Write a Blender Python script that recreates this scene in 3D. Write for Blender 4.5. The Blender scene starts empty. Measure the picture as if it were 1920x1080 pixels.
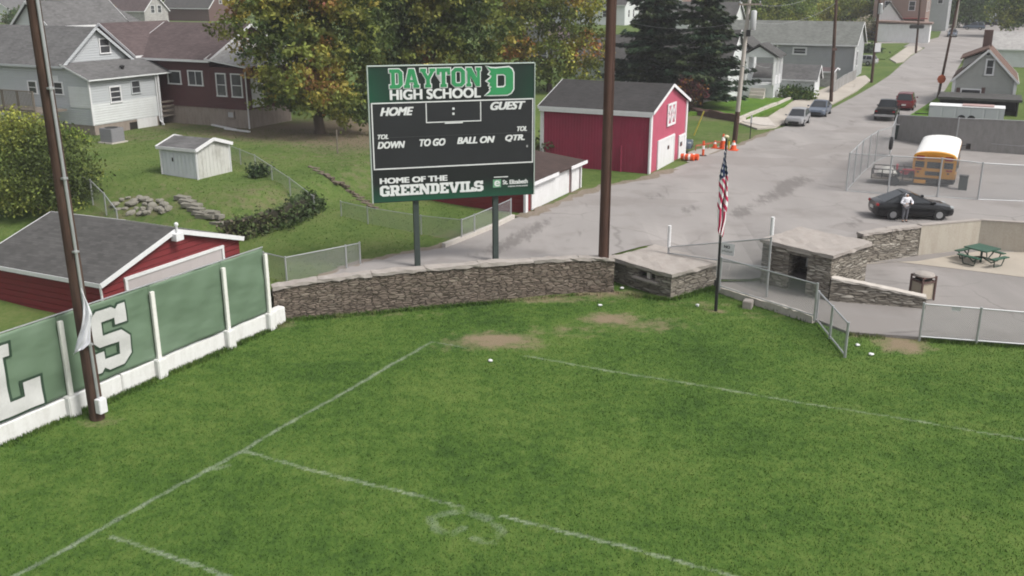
import bpy, bmesh, math, random
import numpy as np
from mathutils import Vector, Matrix
R = math.radians
S = bpy.context.scene
COL = S.collection
rng = np.random.default_rng(7)
random.seed(7)

# ------------------------------------------------------------------ camera, sky, sun, exposure
CAMH, PITCH, FPX = 13.5, R(17.5), 1800.0
cam_d = bpy.data.cameras.new('camera'); cam = bpy.data.objects.new('camera', cam_d); COL.objects.link(cam)
cam.location = (0, 0, CAMH); cam.rotation_euler = (R(90) - PITCH, 0, 0)
cam_d.sensor_width = 36.0; cam_d.lens = 36.0 * FPX / 1920.0; cam_d.clip_end = 4000.0; cam_d.clip_start = 0.1
S.camera = cam
SUN_EL, SUN_AZ = R(52), R(118)          # azimuth clockwise from +Y: light comes from the right, a little behind the camera
world = bpy.data.worlds.new('World'); S.world = world; world.use_nodes = True
wn = world.node_tree; wn.nodes.clear()
sky = wn.nodes.new('ShaderNodeTexSky'); sky.sky_type = 'NISHITA'; sky.sun_disc = False
sky.sun_elevation = SUN_EL; sky.sun_rotation = SUN_AZ; sky.air_density = 1.0; sky.dust_density = 4.0; sky.ozone_density = 1.0
hsv = wn.nodes.new('ShaderNodeHueSaturation'); hsv.inputs['Saturation'].default_value = 0.22
bg = wn.nodes.new('ShaderNodeBackground'); bg.inputs['Strength'].default_value = 0.11
wo = wn.nodes.new('ShaderNodeOutputWorld')
wn.links.new(sky.outputs[0], hsv.inputs['Color']); wn.links.new(hsv.outputs[0], bg.inputs['Color']); wn.links.new(bg.outputs[0], wo.inputs[0])
sun_d = bpy.data.lights.new('sun', 'SUN'); sun_d.energy = 1.5; sun_d.angle = R(15); sun_d.color = (1, 0.96, 0.9)
sun = bpy.data.objects.new('sun', sun_d); COL.objects.link(sun)
_sd = Vector((math.sin(SUN_AZ) * math.cos(SUN_EL), math.cos(SUN_AZ) * math.cos(SUN_EL), math.sin(SUN_EL)))
sun.rotation_euler = _sd.to_track_quat('Z', 'Y').to_euler(); sun.location = (60, -40, 80)
S.view_settings.view_transform = 'Standard'; S.view_settings.look = 'None'; S.view_settings.gamma = 1.0
S.view_settings.exposure = 0.85
S.cycles.filter_width = 1.9
S.cycles.max_bounces = 6; S.cycles.transparent_max_bounces = 16

# ------------------------------------------------------------------ measuring helpers (photo pixels at 1920x1080 -> points in the place)
def ray(px, py):
    u = (px - 960) / FPX; v = (py - 540) / FPX
    return Vector((u, math.cos(PITCH) - v * math.sin(PITCH), -(math.sin(PITCH) + v * math.cos(PITCH))))
CP = Vector((0, 0, CAMH))
def P(px, py, z=0.0):
    d = ray(px, py); return CP + d * ((z - CAMH) / d.z)
def YP(px, py, Y):
    d = ray(px, py); return CP + d * (Y / d.y)
def ZY(px, py, Y): return YP(px, py, Y).z
def plane_hit(px, py, o, n):
    d = ray(px, py); return CP + d * ((o - CP).dot(n) / d.dot(n))
def sst(a, b, x):
    t = min(1.0, max(0.0, (x - a) / (b - a))); return t * t * (3 - 2 * t)
E1 = Vector((math.cos(R(64)), math.sin(R(64)), 0)); E2 = Vector((-math.sin(R(64)), math.cos(R(64)), 0)); UP = Vector((0, 0, 1))
AL0 = P(690, 500, 1.2); ALn = Vector((-.885, .467, 0))
BND = [(-60, -60), (-30.4, -1.1), (-16.1, 26.6), (-10.15, 38.6), (4.2, 42.7), (4.75, 44.1), (7.1, 46.1), (9.5, 43.6), (9.9, 43.4), (11.4, 43.4), (11.8, 43.6), (14.2, 45.7), (17.4, 46.75), (21.0, 48.35), (24.85, 49.75), (27.1, 48.85), (30.1, 47.6), (40, 45), (90, 45), (300, 60)]
def bnd_y(x):
    for (x0, y0), (x1, y1) in zip(BND, BND[1:]):
        if x0 <= x <= x1: return y0 + (y1 - y0) * (x - x0) / (x1 - x0)
    return BND[0][1] if x < BND[0][0] else BND[-1][1]
def zt(x, y):
    d = (x - AL0.x) * ALn.x + (y - AL0.y) * ALn.y
    tl = (x - AL0.x) * .467 + (y - AL0.y) * .885; k = sst(-2.0, 4.0, tl)
    z = 1.2 + (0.35 * sst(1, 8.5, d) + 1.1 * sst(8.6, 11.5, d) + 0.35 * sst(12, 26, d)) * (k * .85 + .15 * sst(-20, -2, tl)) - .35 * sst(1, 6, d) * (1 - k) + 2.6 * sst(95, 230, y)
    w = sst(6.5, 9.3, x) * (1 - sst(12.0, 14.0, x)) * (1 - sst(43, 53, y))
    return z * (1 - w) + 0.16 * w
def G(px, py):
    z = 1.2
    for _ in range(12):
        p = P(px, py, z); z2 = zt(p.x, p.y)
        z = z + (z2 - z) * .7
    p = P(px, py, z); return Vector((p.x, p.y, zt(p.x, p.y)))

# ------------------------------------------------------------------ scene-graph helpers
W = {}
def tag(o, label, cat, group=None):
    o['label'] = label; o['category'] = cat
    if group: o['group'] = group
    return o
def struct(o): o['kind'] = 'structure'; return o
def thing(name, label, cat, loc=(0, 0, 0), group=None):
    o = bpy.data.objects.new(name, None); COL.objects.link(o); o.location = loc; o.empty_display_size = .3
    W[o.name] = Vector(loc)
    return tag(o, label, cat, group)
def dup(root, loc=None, rotz=None, label=None, group=None, mats=None):
    def cp(o, par):
        c = o.copy(); COL.objects.link(c); c.parent = par
        for ch in list(o.children): cp(ch, c)
        return c
    c = cp(root, None)
    if loc is not None: c.location = loc
    if rotz is not None: c.rotation_euler = (0, 0, rotz)
    if label: c['label'] = label
    if group: c['group'] = group
    return c
def V(*a): return Vector(a if len(a) == 3 else a[0])
class MB:
    def __init__(s): s.v = []; s.f = []; s.m = []; s.col = None
    def poly(s, pts, m=0):
        i = len(s.v); s.v += [Vector(p) for p in pts]; s.f.append(tuple(range(i, i + len(pts)))); s.m.append(m)
    def box(s, c, sx, sy, sz, ax=Vector((1, 0, 0)), m=0, ay=None):
        ax = Vector(ax).normalized(); ay = Vector(ay).normalized() if ay is not None else UP.cross(ax).normalized(); az = ax.cross(ay)
        c = Vector(c); hx, hy, hz = ax * sx / 2, ay * sy / 2, az * sz / 2
        p = [c + a * hx + b * hy + d * hz for d in (-1, 1) for b in (-1, 1) for a in (-1, 1)]
        i = len(s.v); s.v += p
        for f in ((0, 2, 3, 1), (4, 5, 7, 6), (0, 1, 5, 4), (2, 6, 7, 3), (0, 4, 6, 2), (1, 3, 7, 5)):
            s.f.append(tuple(i + k for k in f)); s.m.append(m)
        return s
    def beam(s, a, b, w, h, m=0, up=UP):
        a = Vector(a); b = Vector(b); d = b - a
        x = d.normalized()
        y = up.cross(x)
        if y.length < 1e-4: y = Vector((0, 1, 0)).cross(x)
        y.normalize()
        return s.box((a + b) / 2, d.length, w, h, x, m, y)
    def prism(s, pts, dvec, m=0, mside=None):
        pts = [Vector(p) for p in pts]; n = len(pts); d = Vector(dvec); i = len(s.v)
        s.v += pts + [p + d for p in pts]
        s.f.append(tuple(range(i + n - 1, i - 1, -1))); s.m.append(m)
        s.f.append(tuple(range(i + n, i + 2 * n))); s.m.append(m)
        for k in range(n):
            j = (k + 1) % n
            s.f.append((i + k, i + j, i + n + j, i + n + k)); s.m.append(m if mside is None else mside)
        return s
    def tube(s, pts, rad, n=8, m=0, caps=True):
        pts = [Vector(p) for p in pts]
        if not isinstance(rad, (list, tuple)): rad = [rad] * len(pts)
        i0 = len(s.v); ref = None
        for k, p in enumerate(pts):
            t = (pts[min(k + 1, len(pts) - 1)] - pts[max(k - 1, 0)]).normalized()
            if ref is None:
                ref = t.orthogonal().normalized()
            ref = (ref - t * ref.dot(t)).normalized(); b = t.cross(ref)
            for q in range(n):
                a = 2 * math.pi * q / n
                s.v.append(p + (ref * math.cos(a) + b * math.sin(a)) * rad[k])
        for k in range(len(pts) - 1):
            for q in range(n):
                r = (q + 1) % n
                s.f.append((i0 + k * n + q, i0 + k * n + r, i0 + (k + 1) * n + r, i0 + (k + 1) * n + q)); s.m.append(m)
        if caps:
            s.f.append(tuple(i0 + q for q in range(n - 1, -1, -1))); s.m.append(m)
            e = i0 + (len(pts) - 1) * n
            s.f.append(tuple(e + q for q in range(n))); s.m.append(m)
        return s
    def lathe(s, c, prof, n=12, m=0):
        c = Vector(c); i0 = len(s.v)
        for (r, z) in prof:
            for q in range(n):
                a = 2 * math.pi * q / n; s.v.append(c + Vector((r * math.cos(a), r * math.sin(a), z)))
        for k in range(len(prof) - 1):
            for q in range(n):
                r = (q + 1) % n
                s.f.append((i0 + k * n + q, i0 + k * n + r, i0 + (k + 1) * n + r, i0 + (k + 1) * n + q)); s.m.append(m)
        s.f.append(tuple(i0 + q for q in range(n - 1, -1, -1))); s.m.append(m)
        e = i0 + (len(prof) - 1) * n; s.f.append(tuple(e + q for q in range(n))); s.m.append(m)
        return s
    def loft(s, rings, m=0, caps=True):
        n = len(rings[0]); i0 = len(s.v)
        for r in rings: s.v += [Vector(p) for p in r]
        for k in range(len(rings) - 1):
            for q in range(n):
                r = (q + 1) % n
                s.f.append((i0 + k * n + q, i0 + k * n + r, i0 + (k + 1) * n + r, i0 + (k + 1) * n + q)); s.m.append(m)
        if caps:
            s.f.append(tuple(i0 + q for q in range(n - 1, -1, -1))); s.m.append(m)
            e = i0 + (len(rings) - 1) * n; s.f.append(tuple(e + q for q in range(n))); s.m.append(m)
        return s
    def build(s, name, mats, parent=None, smooth=False, fix=True, bevel=0):
        if not isinstance(mats, (list, tuple)): mats = [mats]
        if parent is not None: o0 = W[parent.name]
        else:
            xs = [v.x for v in s.v]; ys = [v.y for v in s.v]
            o0 = Vector(((min(xs) + max(xs)) / 2, (min(ys) + max(ys)) / 2, min(v.z for v in s.v)))
        me = bpy.data.meshes.new(name)
        me.from_pydata([tuple(v - o0) for v in s.v], [], s.f)
        me.polygons.foreach_set('material_index', s.m)
        if fix:
            bm = bmesh.new(); bm.from_mesh(me); bmesh.ops.recalc_face_normals(bm, faces=bm.faces[:])
            if bevel:
                es = [e for e in bm.edges if len(e.link_faces) == 2 and e.calc_face_angle(0) > .6]
                bmesh.ops.bevel(bm, geom=es, offset=bevel, segments=2, affect='EDGES', clamp_overlap=True)
            bm.to_mesh(me); bm.free()
        for m in mats: me.materials.append(m)
        uvs(me, o0)
        if smooth:
            me.polygons.foreach_set('use_smooth', [True] * len(me.polygons))
            if smooth != 'all':
                try: me.set_sharp_from_angle(angle=R(40))
                except Exception: pass
        me.update()
        o = bpy.data.objects.new(name, me); COL.objects.link(o)
        W[o.name] = o0
        if parent is not None: o.parent = parent
        else: o.location = o0
        return o
def uvs(me, o0):
    n = len(me.loops)
    if not n: return
    uv = me.uv_layers.new(name='UVMap')
    out = np.zeros((n, 2)); vs = [v.co + o0 for v in me.vertices]
    for p in me.polygons:
        nn = p.normal
        t = UP.cross(nn)
        if t.length < .15: t = Vector((1, 0, 0)); b = Vector((0, 1, 0))
        else: t.normalize(); b = nn.cross(t)
        for li in p.loop_indices:
            c = vs[me.loops[li].vertex_index]; out[li] = (c.dot(t), c.dot(b))
    uv.data.foreach_set('uv', out.ravel())
def np_mesh(name, verts, faces, mat, parent=None, col=None, o0=None, attrs=None):
    verts = np.asarray(verts, dtype=np.float32); faces = np.asarray(faces, dtype=np.int32)
    if parent is not None: o0 = W[parent.name]
    elif o0 is None: o0 = Vector((0, 0, 0))
    me = bpy.data.meshes.new(name)
    k = faces.shape[1]
    me.vertices.add(len(verts)); me.vertices.foreach_set('co', (verts - np.array(o0, dtype=np.float32)).ravel())
    me.loops.add(faces.size); me.loops.foreach_set('vertex_index', faces.ravel())
    me.polygons.add(len(faces)); me.polygons.foreach_set('loop_start', np.arange(0, faces.size, k, dtype=np.int32))
    me.update(calc_edges=True); me.validate()
    if col is not None:
        a = me.attributes.new('tint', 'FLOAT_COLOR', 'POINT'); a.data.foreach_set('color', np.concatenate([col, np.ones((len(col), 1))], 1).astype(np.float32).ravel())
    for k2, val in (attrs or {}).items():
        a = me.attributes.new(k2, 'FLOAT', 'POINT'); a.data.foreach_set('value', np.asarray(val, dtype=np.float32))
    me.materials.append(mat)
    o = bpy.data.objects.new(name, me); COL.objects.link(o); W[o.name] = Vector(o0)
    if parent is not None: o.parent = parent
    else: o.location = o0
    return o

# ------------------------------------------------------------------ materials
class NT:
    def __init__(s, name):
        s.mat = bpy.data.materials.new(name); s.mat.use_nodes = True; s.t = s.mat.node_tree; s.t.nodes.clear()
        s.out = s.t.nodes.new('ShaderNodeOutputMaterial'); s.p = s.t.nodes.new('ShaderNodeBsdfPrincipled')
        s.t.links.new(s.p.outputs[0], s.out.inputs[0])
    def n(s, typ, props=None, **ins):
        nd = s.t.nodes.new(typ)
        for k, v in (props or {}).items(): setattr(nd, k, v)
        for k, v in ins.items():
            k = k.replace('_', ' ') if k not in nd.inputs and not k.isdigit() else k
            s.set(nd.inputs[int(k)] if k.isdigit() else nd.inputs[k], v)
        return nd
    def set(s, inp, v):
        if isinstance(v, bpy.types.NodeSocket): s.t.links.new(v, inp)
        elif isinstance(v, bpy.types.Node): s.t.links.new(v.outputs[0], inp)
        else:
            if isinstance(v, (tuple, list)) and len(v) == 3 and inp.type == 'RGBA': v = (*v, 1)
            inp.default_value = v
    def math(s, op, a, b=0.0, c=None, clamp=False):
        nd = s.t.nodes.new('ShaderNodeMath'); nd.operation = op; nd.use_clamp = clamp
        s.set(nd.inputs[0], a); s.set(nd.inputs[1], b)
        if c is not None: s.set(nd.inputs[2], c)
        return nd.outputs[0]
    def mix(s, f, a, b, mode='MIX'):
        nd = s.t.nodes.new('ShaderNodeMix'); nd.data_type = 'RGBA'; nd.blend_type = mode
        s.set(nd.inputs[0], f); s.set(nd.inputs[6], a); s.set(nd.inputs[7], b); return nd.outputs[2]
    def coord(s, kind='UV', sc=(1, 1, 1)):
        if kind == 'UV': c = s.n('ShaderNodeUVMap').outputs[0]
        elif kind == 'POS': c = s.n('ShaderNodeNewGeometry').outputs['Position']
        else: c = s.n('ShaderNodeTexCoord').outputs['Object']
        return s.n('ShaderNodeMapping', Vector=c, Scale=sc).outputs[0]
    def noise(s, co, scale, detail=4, rough=.55): return s.n('ShaderNodeTexNoise', Vector=co, Scale=scale, Detail=detail, Roughness=rough).outputs[0]
    def ramp(s, f, stops, interp='LINEAR'):
        nd = s.n('ShaderNodeValToRGB', Fac=f); e = nd.color_ramp; e.interpolation = interp
        while len(e.elements) > len(stops): e.elements.remove(e.elements[-1])
        while len(e.elements) < len(stops): e.elements.new(.5)
        for el, (p, c) in zip(e.elements, stops):
            el.position = p; el.color = (*c, 1) if isinstance(c, (tuple, list)) else (c, c, c, 1)
        return nd.outputs[0]
    def bump(s, h, strength=.3, dist=.02):
        nd = s.n('ShaderNodeBump', Height=h, Strength=strength, Distance=dist); s.t.links.new(nd.outputs[0], s.p.inputs['Normal'])
    def fin(s, col=None, rough=.8, metal=0.0, spec=.3):
        if col is not None: s.set(s.p.inputs['Base Color'], col)
        s.set(s.p.inputs['Roughness'], rough); s.p.inputs['Metallic'].default_value = metal; s.p.inputs['Specular IOR Level'].default_value = spec
        return s.mat
def sc(c, k): return tuple(min(1, x * k) for x in c)
def m_plain(name, c, rough=.75, var=.18, scale=1.5, fine=18, metal=0.0, spec=.3, kind='OBJ', bump=.0):
    t = NT(name); co = t.coord(kind)
    a = t.noise(co, scale, 5); b = t.noise(co, fine, 3)
    f = t.math('MULTIPLY_ADD', b, .45, t.math('MULTIPLY', a, .75))
    col = t.ramp(f, [(.35, sc(c, 1 - var)), (.62, c), (.85, sc(c, 1 + var * .8))])
    if bump: t.bump(b, bump, .02)
    return t.fin(col, rough, metal, spec)
def m_dirty(name, c, dirt, rough=.7, amt=.5, kind='UV', zscale=1.0, scale=1.0, bump=.15, spec=.3):
    """painted surface with streaky weathering"""
    t = NT(name); co = t.coord(kind, (1.6 * scale, .35 * scale * zscale, 1)); co2 = t.coord(kind)
    a = t.noise(co, 2.2, 6, .65); b = t.noise(co2, 9, 4)
    f = t.ramp(t.math('MULTIPLY_ADD', b, .35, t.math('MULTIPLY', a, .8)), [(.5, 0.0), (.82, 1.0)])
    col = t.mix(t.math('MULTIPLY', f, amt), c, dirt)
    col = t.mix(t.math('MULTIPLY', b, .25), col, sc(c, .8))
    t.bump(b, bump, .01)
    return t.fin(col, rough, 0, spec)
def m_siding(name, c, pitch=.16, dirt=(.2, .2, .19), amt=.3, vertical=False, rough=.6):
    t = NT(name); uv = t.n('ShaderNodeUVMap').outputs[0]; sep = t.n('ShaderNodeSeparateXYZ', Vector=uv)
    v = sep.outputs[0 if vertical else 1]
    q = t.math('DIVIDE', v, pitch); fr = t.math('FRACT', q); fl = t.math('FLOOR', q)
    co = t.coord('UV', (.8, .5, 1)); a = t.noise(co, 1.6, 6, .65)
    rnd = t.n('ShaderNodeTexWhiteNoise', {'noise_dimensions': '1D'}, W=fl).outputs[0]
    col = t.mix(t.math('MULTIPLY', t.ramp(a, [(.45, 0.0), (.8, 1.0)]), amt), c, dirt)
    col = t.mix(t.math('MULTIPLY', rnd, .16), col, sc(c, .72))
    h = t.ramp(fr, [(0.0, 0.0), (.12, 1.0), (1.0, .55)]) if not vertical else t.ramp(fr, [(0.0, 0.0), (.1, 1.0), (.9, 1.0), (1.0, 0.0)])
    t.bump(h, .9, .03)
    return t.fin(col, rough, 0, .3)
def m_shingle(name, c, var=.25):
    t = NT(name); co = t.coord('UV')
    br = t.n('ShaderNodeTexBrick', {'offset': .5}, Vector=co, Color1=sc(c, 1 - var), Color2=sc(c, 1 + var), Mortar=sc(c, .8), Scale=1.0)
    br.inputs['Mortar Size'].default_value = .012; br.inputs['Brick Width'].default_value = .35; br.inputs['Row Height'].default_value = .15
    a = t.noise(t.coord('UV', (1.0, .35, 1)), .9, 6, .65); b = t.noise(co, 30, 2)
    col = t.mix(t.ramp(a, [(.35, 0.0), (.75, .55)]), br.outputs[0], sc(c, 1.5))
    col = t.mix(t.ramp(t.noise(co, .5, 4), [(.5, 0.0), (.75, .45)]), col, sc(c, .65))
    t.bump(b, .35, .02)
    return t.fin(col, .9, 0, .2)
def m_stone(name, c1, c2, c3, su=2.6, sv=6.5):
    t = NT(name); co = t.coord('UV', (su, sv, 1))
    w = t.n('ShaderNodeTexNoise', Vector=co, Scale=.9, Detail=2)
    wp = t.n('ShaderNodeVectorMath', {'operation': 'MULTIPLY_ADD'}); t.set(wp.inputs[0], w.outputs[1]); wp.inputs[1].default_value = (.7, .35, 0); t.set(wp.inputs[2], co)
    vo = t.n('ShaderNodeTexVoronoi', {'distance': 'CHEBYCHEV'}, Vector=wp, Scale=1.0, Randomness=.75)
    ve = t.n('ShaderNodeTexVoronoi', {'feature': 'DISTANCE_TO_EDGE'}, Vector=wp, Scale=1.0, Randomness=.75)
    hsv_ = t.n('ShaderNodeSeparateColor', Color=vo.outputs['Color'])
    base = t.ramp(hsv_.outputs[0], [(0, c1), (.35, c2), (.65, sc(c2, .75)), (1, c3)])
    n = t.noise(t.coord('UV'), 14, 5, .7)
    base = t.mix(t.math('MULTIPLY', n, .5), base, sc(c1, .6))
    big = t.noise(t.coord('UV', (.5, 1, 1)), 1.0, 4)
    base = t.mix(t.ramp(big, [(.45, 0.0), (.7, .45)]), base, sc(c2, .55))
    mort = t.ramp(ve.outputs[0], [(.03, 1.0), (.1, 0.0)])
    col = t.mix(t.math('MULTIPLY', mort, .75), base, sc(c1, .45))
    hh = t.math('ADD', t.ramp(ve.outputs[0], [(0, 0.0), (.14, 1.0)]), t.math('MULTIPLY', n, .5))
    t.bump(t.math('ADD', hh, t.math('MULTIPLY', hsv_.outputs[1], .8)), 1.0, .06)
    return t.fin(col, .92, 0, .15)
def m_leaf(name, trans=.25):
    t = NT(name); at = t.n('ShaderNodeAttribute', {'attribute_name': 'tint'})
    col = at.outputs['Color']
    t.fin(col, .65, 0, .25)
    tr = t.n('ShaderNodeBsdfTranslucent', Color=col); mx = t.n('ShaderNodeMixShader', Fac=trans)
    t.t.links.new(t.p.outputs[0], mx.inputs[1]); t.t.links.new(tr.outputs[0], mx.inputs[2]); t.t.links.new(mx.outputs[0], t.out.inputs[0])
    return t.mat
def m_mesh(name, c, pitch=.05, wire=.0045, cover=None, alt=(.5, .5, .5)):
    """chain-link or screen fabric: wires of real width, holes between them"""
    t = NT(name); uv = t.n('ShaderNodeUVMap').outputs[0]; sp = t.n('ShaderNodeSeparateXYZ', Vector=uv)
    if cover is None:
        u, v = sp.outputs[0], sp.outputs[1]
        a = t.math('FRACT', t.math('DIVIDE', t.math('ADD', u, v), pitch * 1.414)); b = t.math('FRACT', t.math('DIVIDE', t.math('SUBTRACT', u, v), pitch * 1.414))
        w = wire * 2.2 / pitch
        al = t.math('MAXIMUM', t.math('LESS_THAN', a, w), t.math('LESS_THAN', b, w))
    else:
        n = t.noise(t.coord('UV', (1.2, .7, 1)), 1.5, 3)
        al = t.math('LESS_THAN', t.n('ShaderNodeTexWhiteNoise', {'noise_dimensions': '2D'}, Vector=t.n('ShaderNodeVectorMath', {'operation': 'FLOOR'}, **{'0': t.coord('UV', (70, 70, 1))}).outputs[0]).outputs[0], t.math('MULTIPLY_ADD', n, .2, cover - .1))
    t.fin(c, .5, .35 if cover is None else 0, .4)
    tr = t.n('ShaderNodeBsdfTransparent'); mx = t.n('ShaderNodeMixShader', Fac=al)
    t.t.links.new(tr.outputs[0], mx.inputs[1]); t.t.links.new(t.p.outputs[0], mx.inputs[2]); t.t.links.new(mx.outputs[0], t.out.inputs[0])
    return t.mat
M = {}
M['white'] = m_dirty('white_paint', (.64, .64, .645), (.38, .36, .33), amt=.45)
M['trim'] = m_dirty('white_trim', (.66, .66, .67), (.44, .43, .41), amt=.35)
M['whitewash'] = m_dirty('whitewashed_concrete', (.66, .66, .645), (.40, .385, .35), amt=.5, rough=.85, bump=.3)
M['whitepost'] = m_dirty('weathered_white_post', (.70, .70, .66), (.40, .38, .32), amt=.45)
M['stone'] = m_stone('rubble_stone', (.175, .140, .114), (.25, .203, .165), (.34, .29, .235), 3.0, 11.0)
M['stone2'] = m_stone('rubble_stone_light', (.22, .195, .165), (.34, .305, .255), (.62, .58, .51), 1.9, 11.0)
M['concrete'] = m_dirty('weathered_concrete', (.48, .445, .405), (.32, .28, .245), amt=.6, rough=.9, bump=.3, zscale=2.5)
M['cap'] = m_dirty('concrete_cap', (.33, .30, .275), (.22, .185, .165), amt=.7, rough=.95, bump=.4, zscale=3, scale=.6)
M['retain'] = m_dirty('concrete_retaining', (.40, .365, .31), (.28, .24, .19), amt=.75, rough=.9, bump=.2, scale=.7)
M['galv'] = m_plain('galvanised_steel', (.42, .43, .44), .45, .12, 3, metal=.55)
M['darkmetal'] = m_plain('dark_green_metal', (.05, .065, .06), .5, .2, 2, metal=.2)
M['black'] = m_plain('black_metal', (.018, .018, .018), .5, .2, 3)
M['rubber'] = m_plain('tyre_rubber', (.02, .02, .021), .85, .2, 3)
M['chain'] = m_mesh('chain_link', (.38, .39, .40), .055, .0038)
M['windscreen'] = m_dirty('privacy_screen', (.25, .243, .236), (.155, .148, .14), amt=.7, rough=.95, bump=.3, zscale=1.5)
M['glass'] = m_plain('dark_glass', (.025, .028, .032), .08, .3, .6, spec=.5)
M['paneglass'] = m_plain('window_glass', (.05, .052, .056), .12, .5, .8, spec=.5)
M['curtain'] = m_plain('pale_curtain', (.35, .35, .36), .6, .3, 1.2)
M['wood'] = m_dirty('weathered_wood', (.17, .145, .12), (.09, .075, .06), amt=.6)
M['leaf'] = m_leaf('leaves')
M['needle'] = m_leaf('needles', .08)
M['bark'] = m_dirty('bark', (.10, .078, .06), (.045, .036, .03), amt=.8, rough=.95, bump=.6)
def m_pole(name, c1, c2, c3):
    t = NT(name); co = t.coord('OBJ', (6, 6, .35)); a = t.noise(co, 1.4, 6, .7); b = t.noise(t.coord('OBJ', (26, 26, 1.2)), 1.5, 3)
    big = t.noise(t.coord('OBJ', (.4, .4, .4)), 1.2, 3)
    col = t.ramp(t.math('MULTIPLY_ADD', big, .5, t.math('MULTIPLY', a, .55)), [(.32, c1), (.5, c2), (.72, c3)])
    t.bump(b, .6, .02); return t.fin(col, .9, 0, .2)
M['poleA'] = m_pole('creosote_pole', (.030, .020, .016), (.062, .038, .029), (.13, .078, .058))
M['poleB'] = m_pole('brown_pole', (.05, .026, .020), (.078, .042, .032), (.11, .062, .05))
M['poleC'] = m_pole('grey_pole', (.27, .245, .21), (.38, .35, .31), (.48, .45, .41))
def m_grass(name, c1, c2, c3, dead, white=True):
    t = NT(name); co = t.coord('POS', (1, 1, 0))
    a = t.noise(co, .22, 4, .6); b = t.noise(co, 1.7, 5, .65); c = t.noise(co, 14, 4, .7)
    b2 = t.noise(t.n('ShaderNodeMapping', Vector=co, Scale=(2.2, 1, 1), Rotation=(0, 0, .5)).outputs[0], 3.4, 5, .65)
    f = t.math('ADD', t.math('MULTIPLY', a, .38), t.math('ADD', t.math('ADD', t.math('MULTIPLY', b, .3), t.math('MULTIPLY', b2, .34)), t.math('MULTIPLY', c, .12)))
    col = t.ramp(f, [(.465, c1), (.555, c2), (.67, c3)])
    dr = t.n('ShaderNodeAttribute', {'attribute_name': 'dirt'}).outputs['Fac']
    dm = t.ramp(t.math('ADD', dr, t.math('MULTIPLY', t.math('SUBTRACT', b, .5), 1.9)), [(.30, 0.0), (1.0, .9)])
    col = t.mix(dm, col, t.mix(c, sc(dead, .7), sc(dead, 1.25)))
    if white:
        pa = t.math('MULTIPLY', t.n('ShaderNodeAttribute', {'attribute_name': 'paint'}).outputs['Fac'], t.ramp(t.noise(co, 1.1, 4, .7), [(.34, .62), (.56, 1.1)]))
        pm = t.ramp(t.math('MULTIPLY', pa, t.math('ADD', t.math('MULTIPLY', c, .9), t.math('MULTIPLY', b, .55))), [(.30, 0.0), (1.0, .46)])
        col = t.mix(pm, col, (.46, .49, .44))
    t.bump(t.math('ADD', c, b), .7, .05)
    return t.fin(col, .95, 0, .1)
M['turf'] = m_grass('turf', (.036, .075, .015), (.061, .115, .021), (.103, .155, .035), (.22, .165, .115))
M['lawn'] = m_grass('lawn', (.052, .086, .022), (.080, .122, .030), (.118, .142, .048), (.15, .115, .085))
M['brightlawn'] = m_grass('bright_lawn', (.05, .115, .015), (.075, .15, .02), (.12, .17, .03), (.2, .15, .1), False)
def m_asphalt(name, c, warm, dark):
    t = NT(name); co = t.coord('POS', (1, 1, 0)); st = t.n('ShaderNodeMapping', Vector=co, Rotation=(0, 0, -R(64)), Scale=(.30, .075, 1)).outputs[0]
    a = t.noise(st, 1.0, 6, .62); b = t.noise(co, .35, 5, .6); cc = t.noise(co, 22, 3, .7)
    col = t.ramp(a, [(.3, sc(c, .88)), (.52, c), (.75, sc(warm, 1.05))])
    col = t.mix(t.ramp(b, [(.52, 0.0), (.68, .6)]), col, dark)
    pv = t.n('ShaderNodeTexVoronoi', {'distance': 'CHEBYCHEV'}, Vector=t.n('ShaderNodeMapping', Vector=co, Rotation=(0, 0, -R(64)), Scale=(.13, .3, 1)).outputs[0], Scale=1.0)
    pc = t.n('ShaderNodeSeparateColor', Color=pv.outputs['Color']).outputs[0]
    col = t.mix(t.ramp(pc, [(.72, 0.0), (.74, .45)], 'CONSTANT'), col, sc(dark, 1.12))
    s2 = t.noise(t.n('ShaderNodeMapping', Vector=co, Rotation=(0, 0, -R(58)), Scale=(.12, .9, 1)).outputs[0], 1.6, 6, .7)
    col = t.mix(t.math('MULTIPLY', t.ramp(s2, [(.60, 0.0), (.70, .8)]), t.ramp(t.noise(co, .09, 3), [(.45, 0.0), (.6, 1.0)])), col, sc(dark, .62))
    w = t.n('ShaderNodeTexNoise', Vector=co, Scale=.8, Detail=3)
    wp = t.n('ShaderNodeVectorMath', {'operation': 'MULTIPLY_ADD'}); t.set(wp.inputs[0], w.outputs[1]); wp.inputs[1].default_value = (1.2, 1.2, 0); t.set(wp.inputs[2], co)
    vo = t.n('ShaderNodeTexVoronoi', {'feature': 'DISTANCE_TO_EDGE'}, Vector=wp, Scale=.16)
    gate = t.ramp(t.noise(co, .12, 3), [(.47, 0.0), (.6, 1.0)])
    cr = t.math('MULTIPLY', t.ramp(vo.outputs[0], [(.004, 1.0), (.015, 0.0)]), gate)
    col = t.mix(t.math('MULTIPLY', cr, .42), col, sc(dark, .45))
    if name == 'asphalt':
        sa_ = t.n('ShaderNodeAttribute', {'attribute_name': 'stain'}).outputs['Fac']
        sm_ = t.ramp(t.math('ADD', sa_, t.math('MULTIPLY', t.math('SUBTRACT', t.noise(st, 9, 6, .75), .5), 1.6)), [(.42, 0.0), (.75, .75)])
        col = t.mix(sm_, col, sc(dark, .6))
    col = t.mix(t.math('MULTIPLY', cc, .25), col, sc(c, 1.25))
    t.bump(cc, .35, .01)
    return t.fin(col, .9, 0, .25)
M['asphalt'] = m_asphalt('asphalt', (.25, .233, .223), (.288, .267, .255), (.165, .149, .14))
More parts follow.
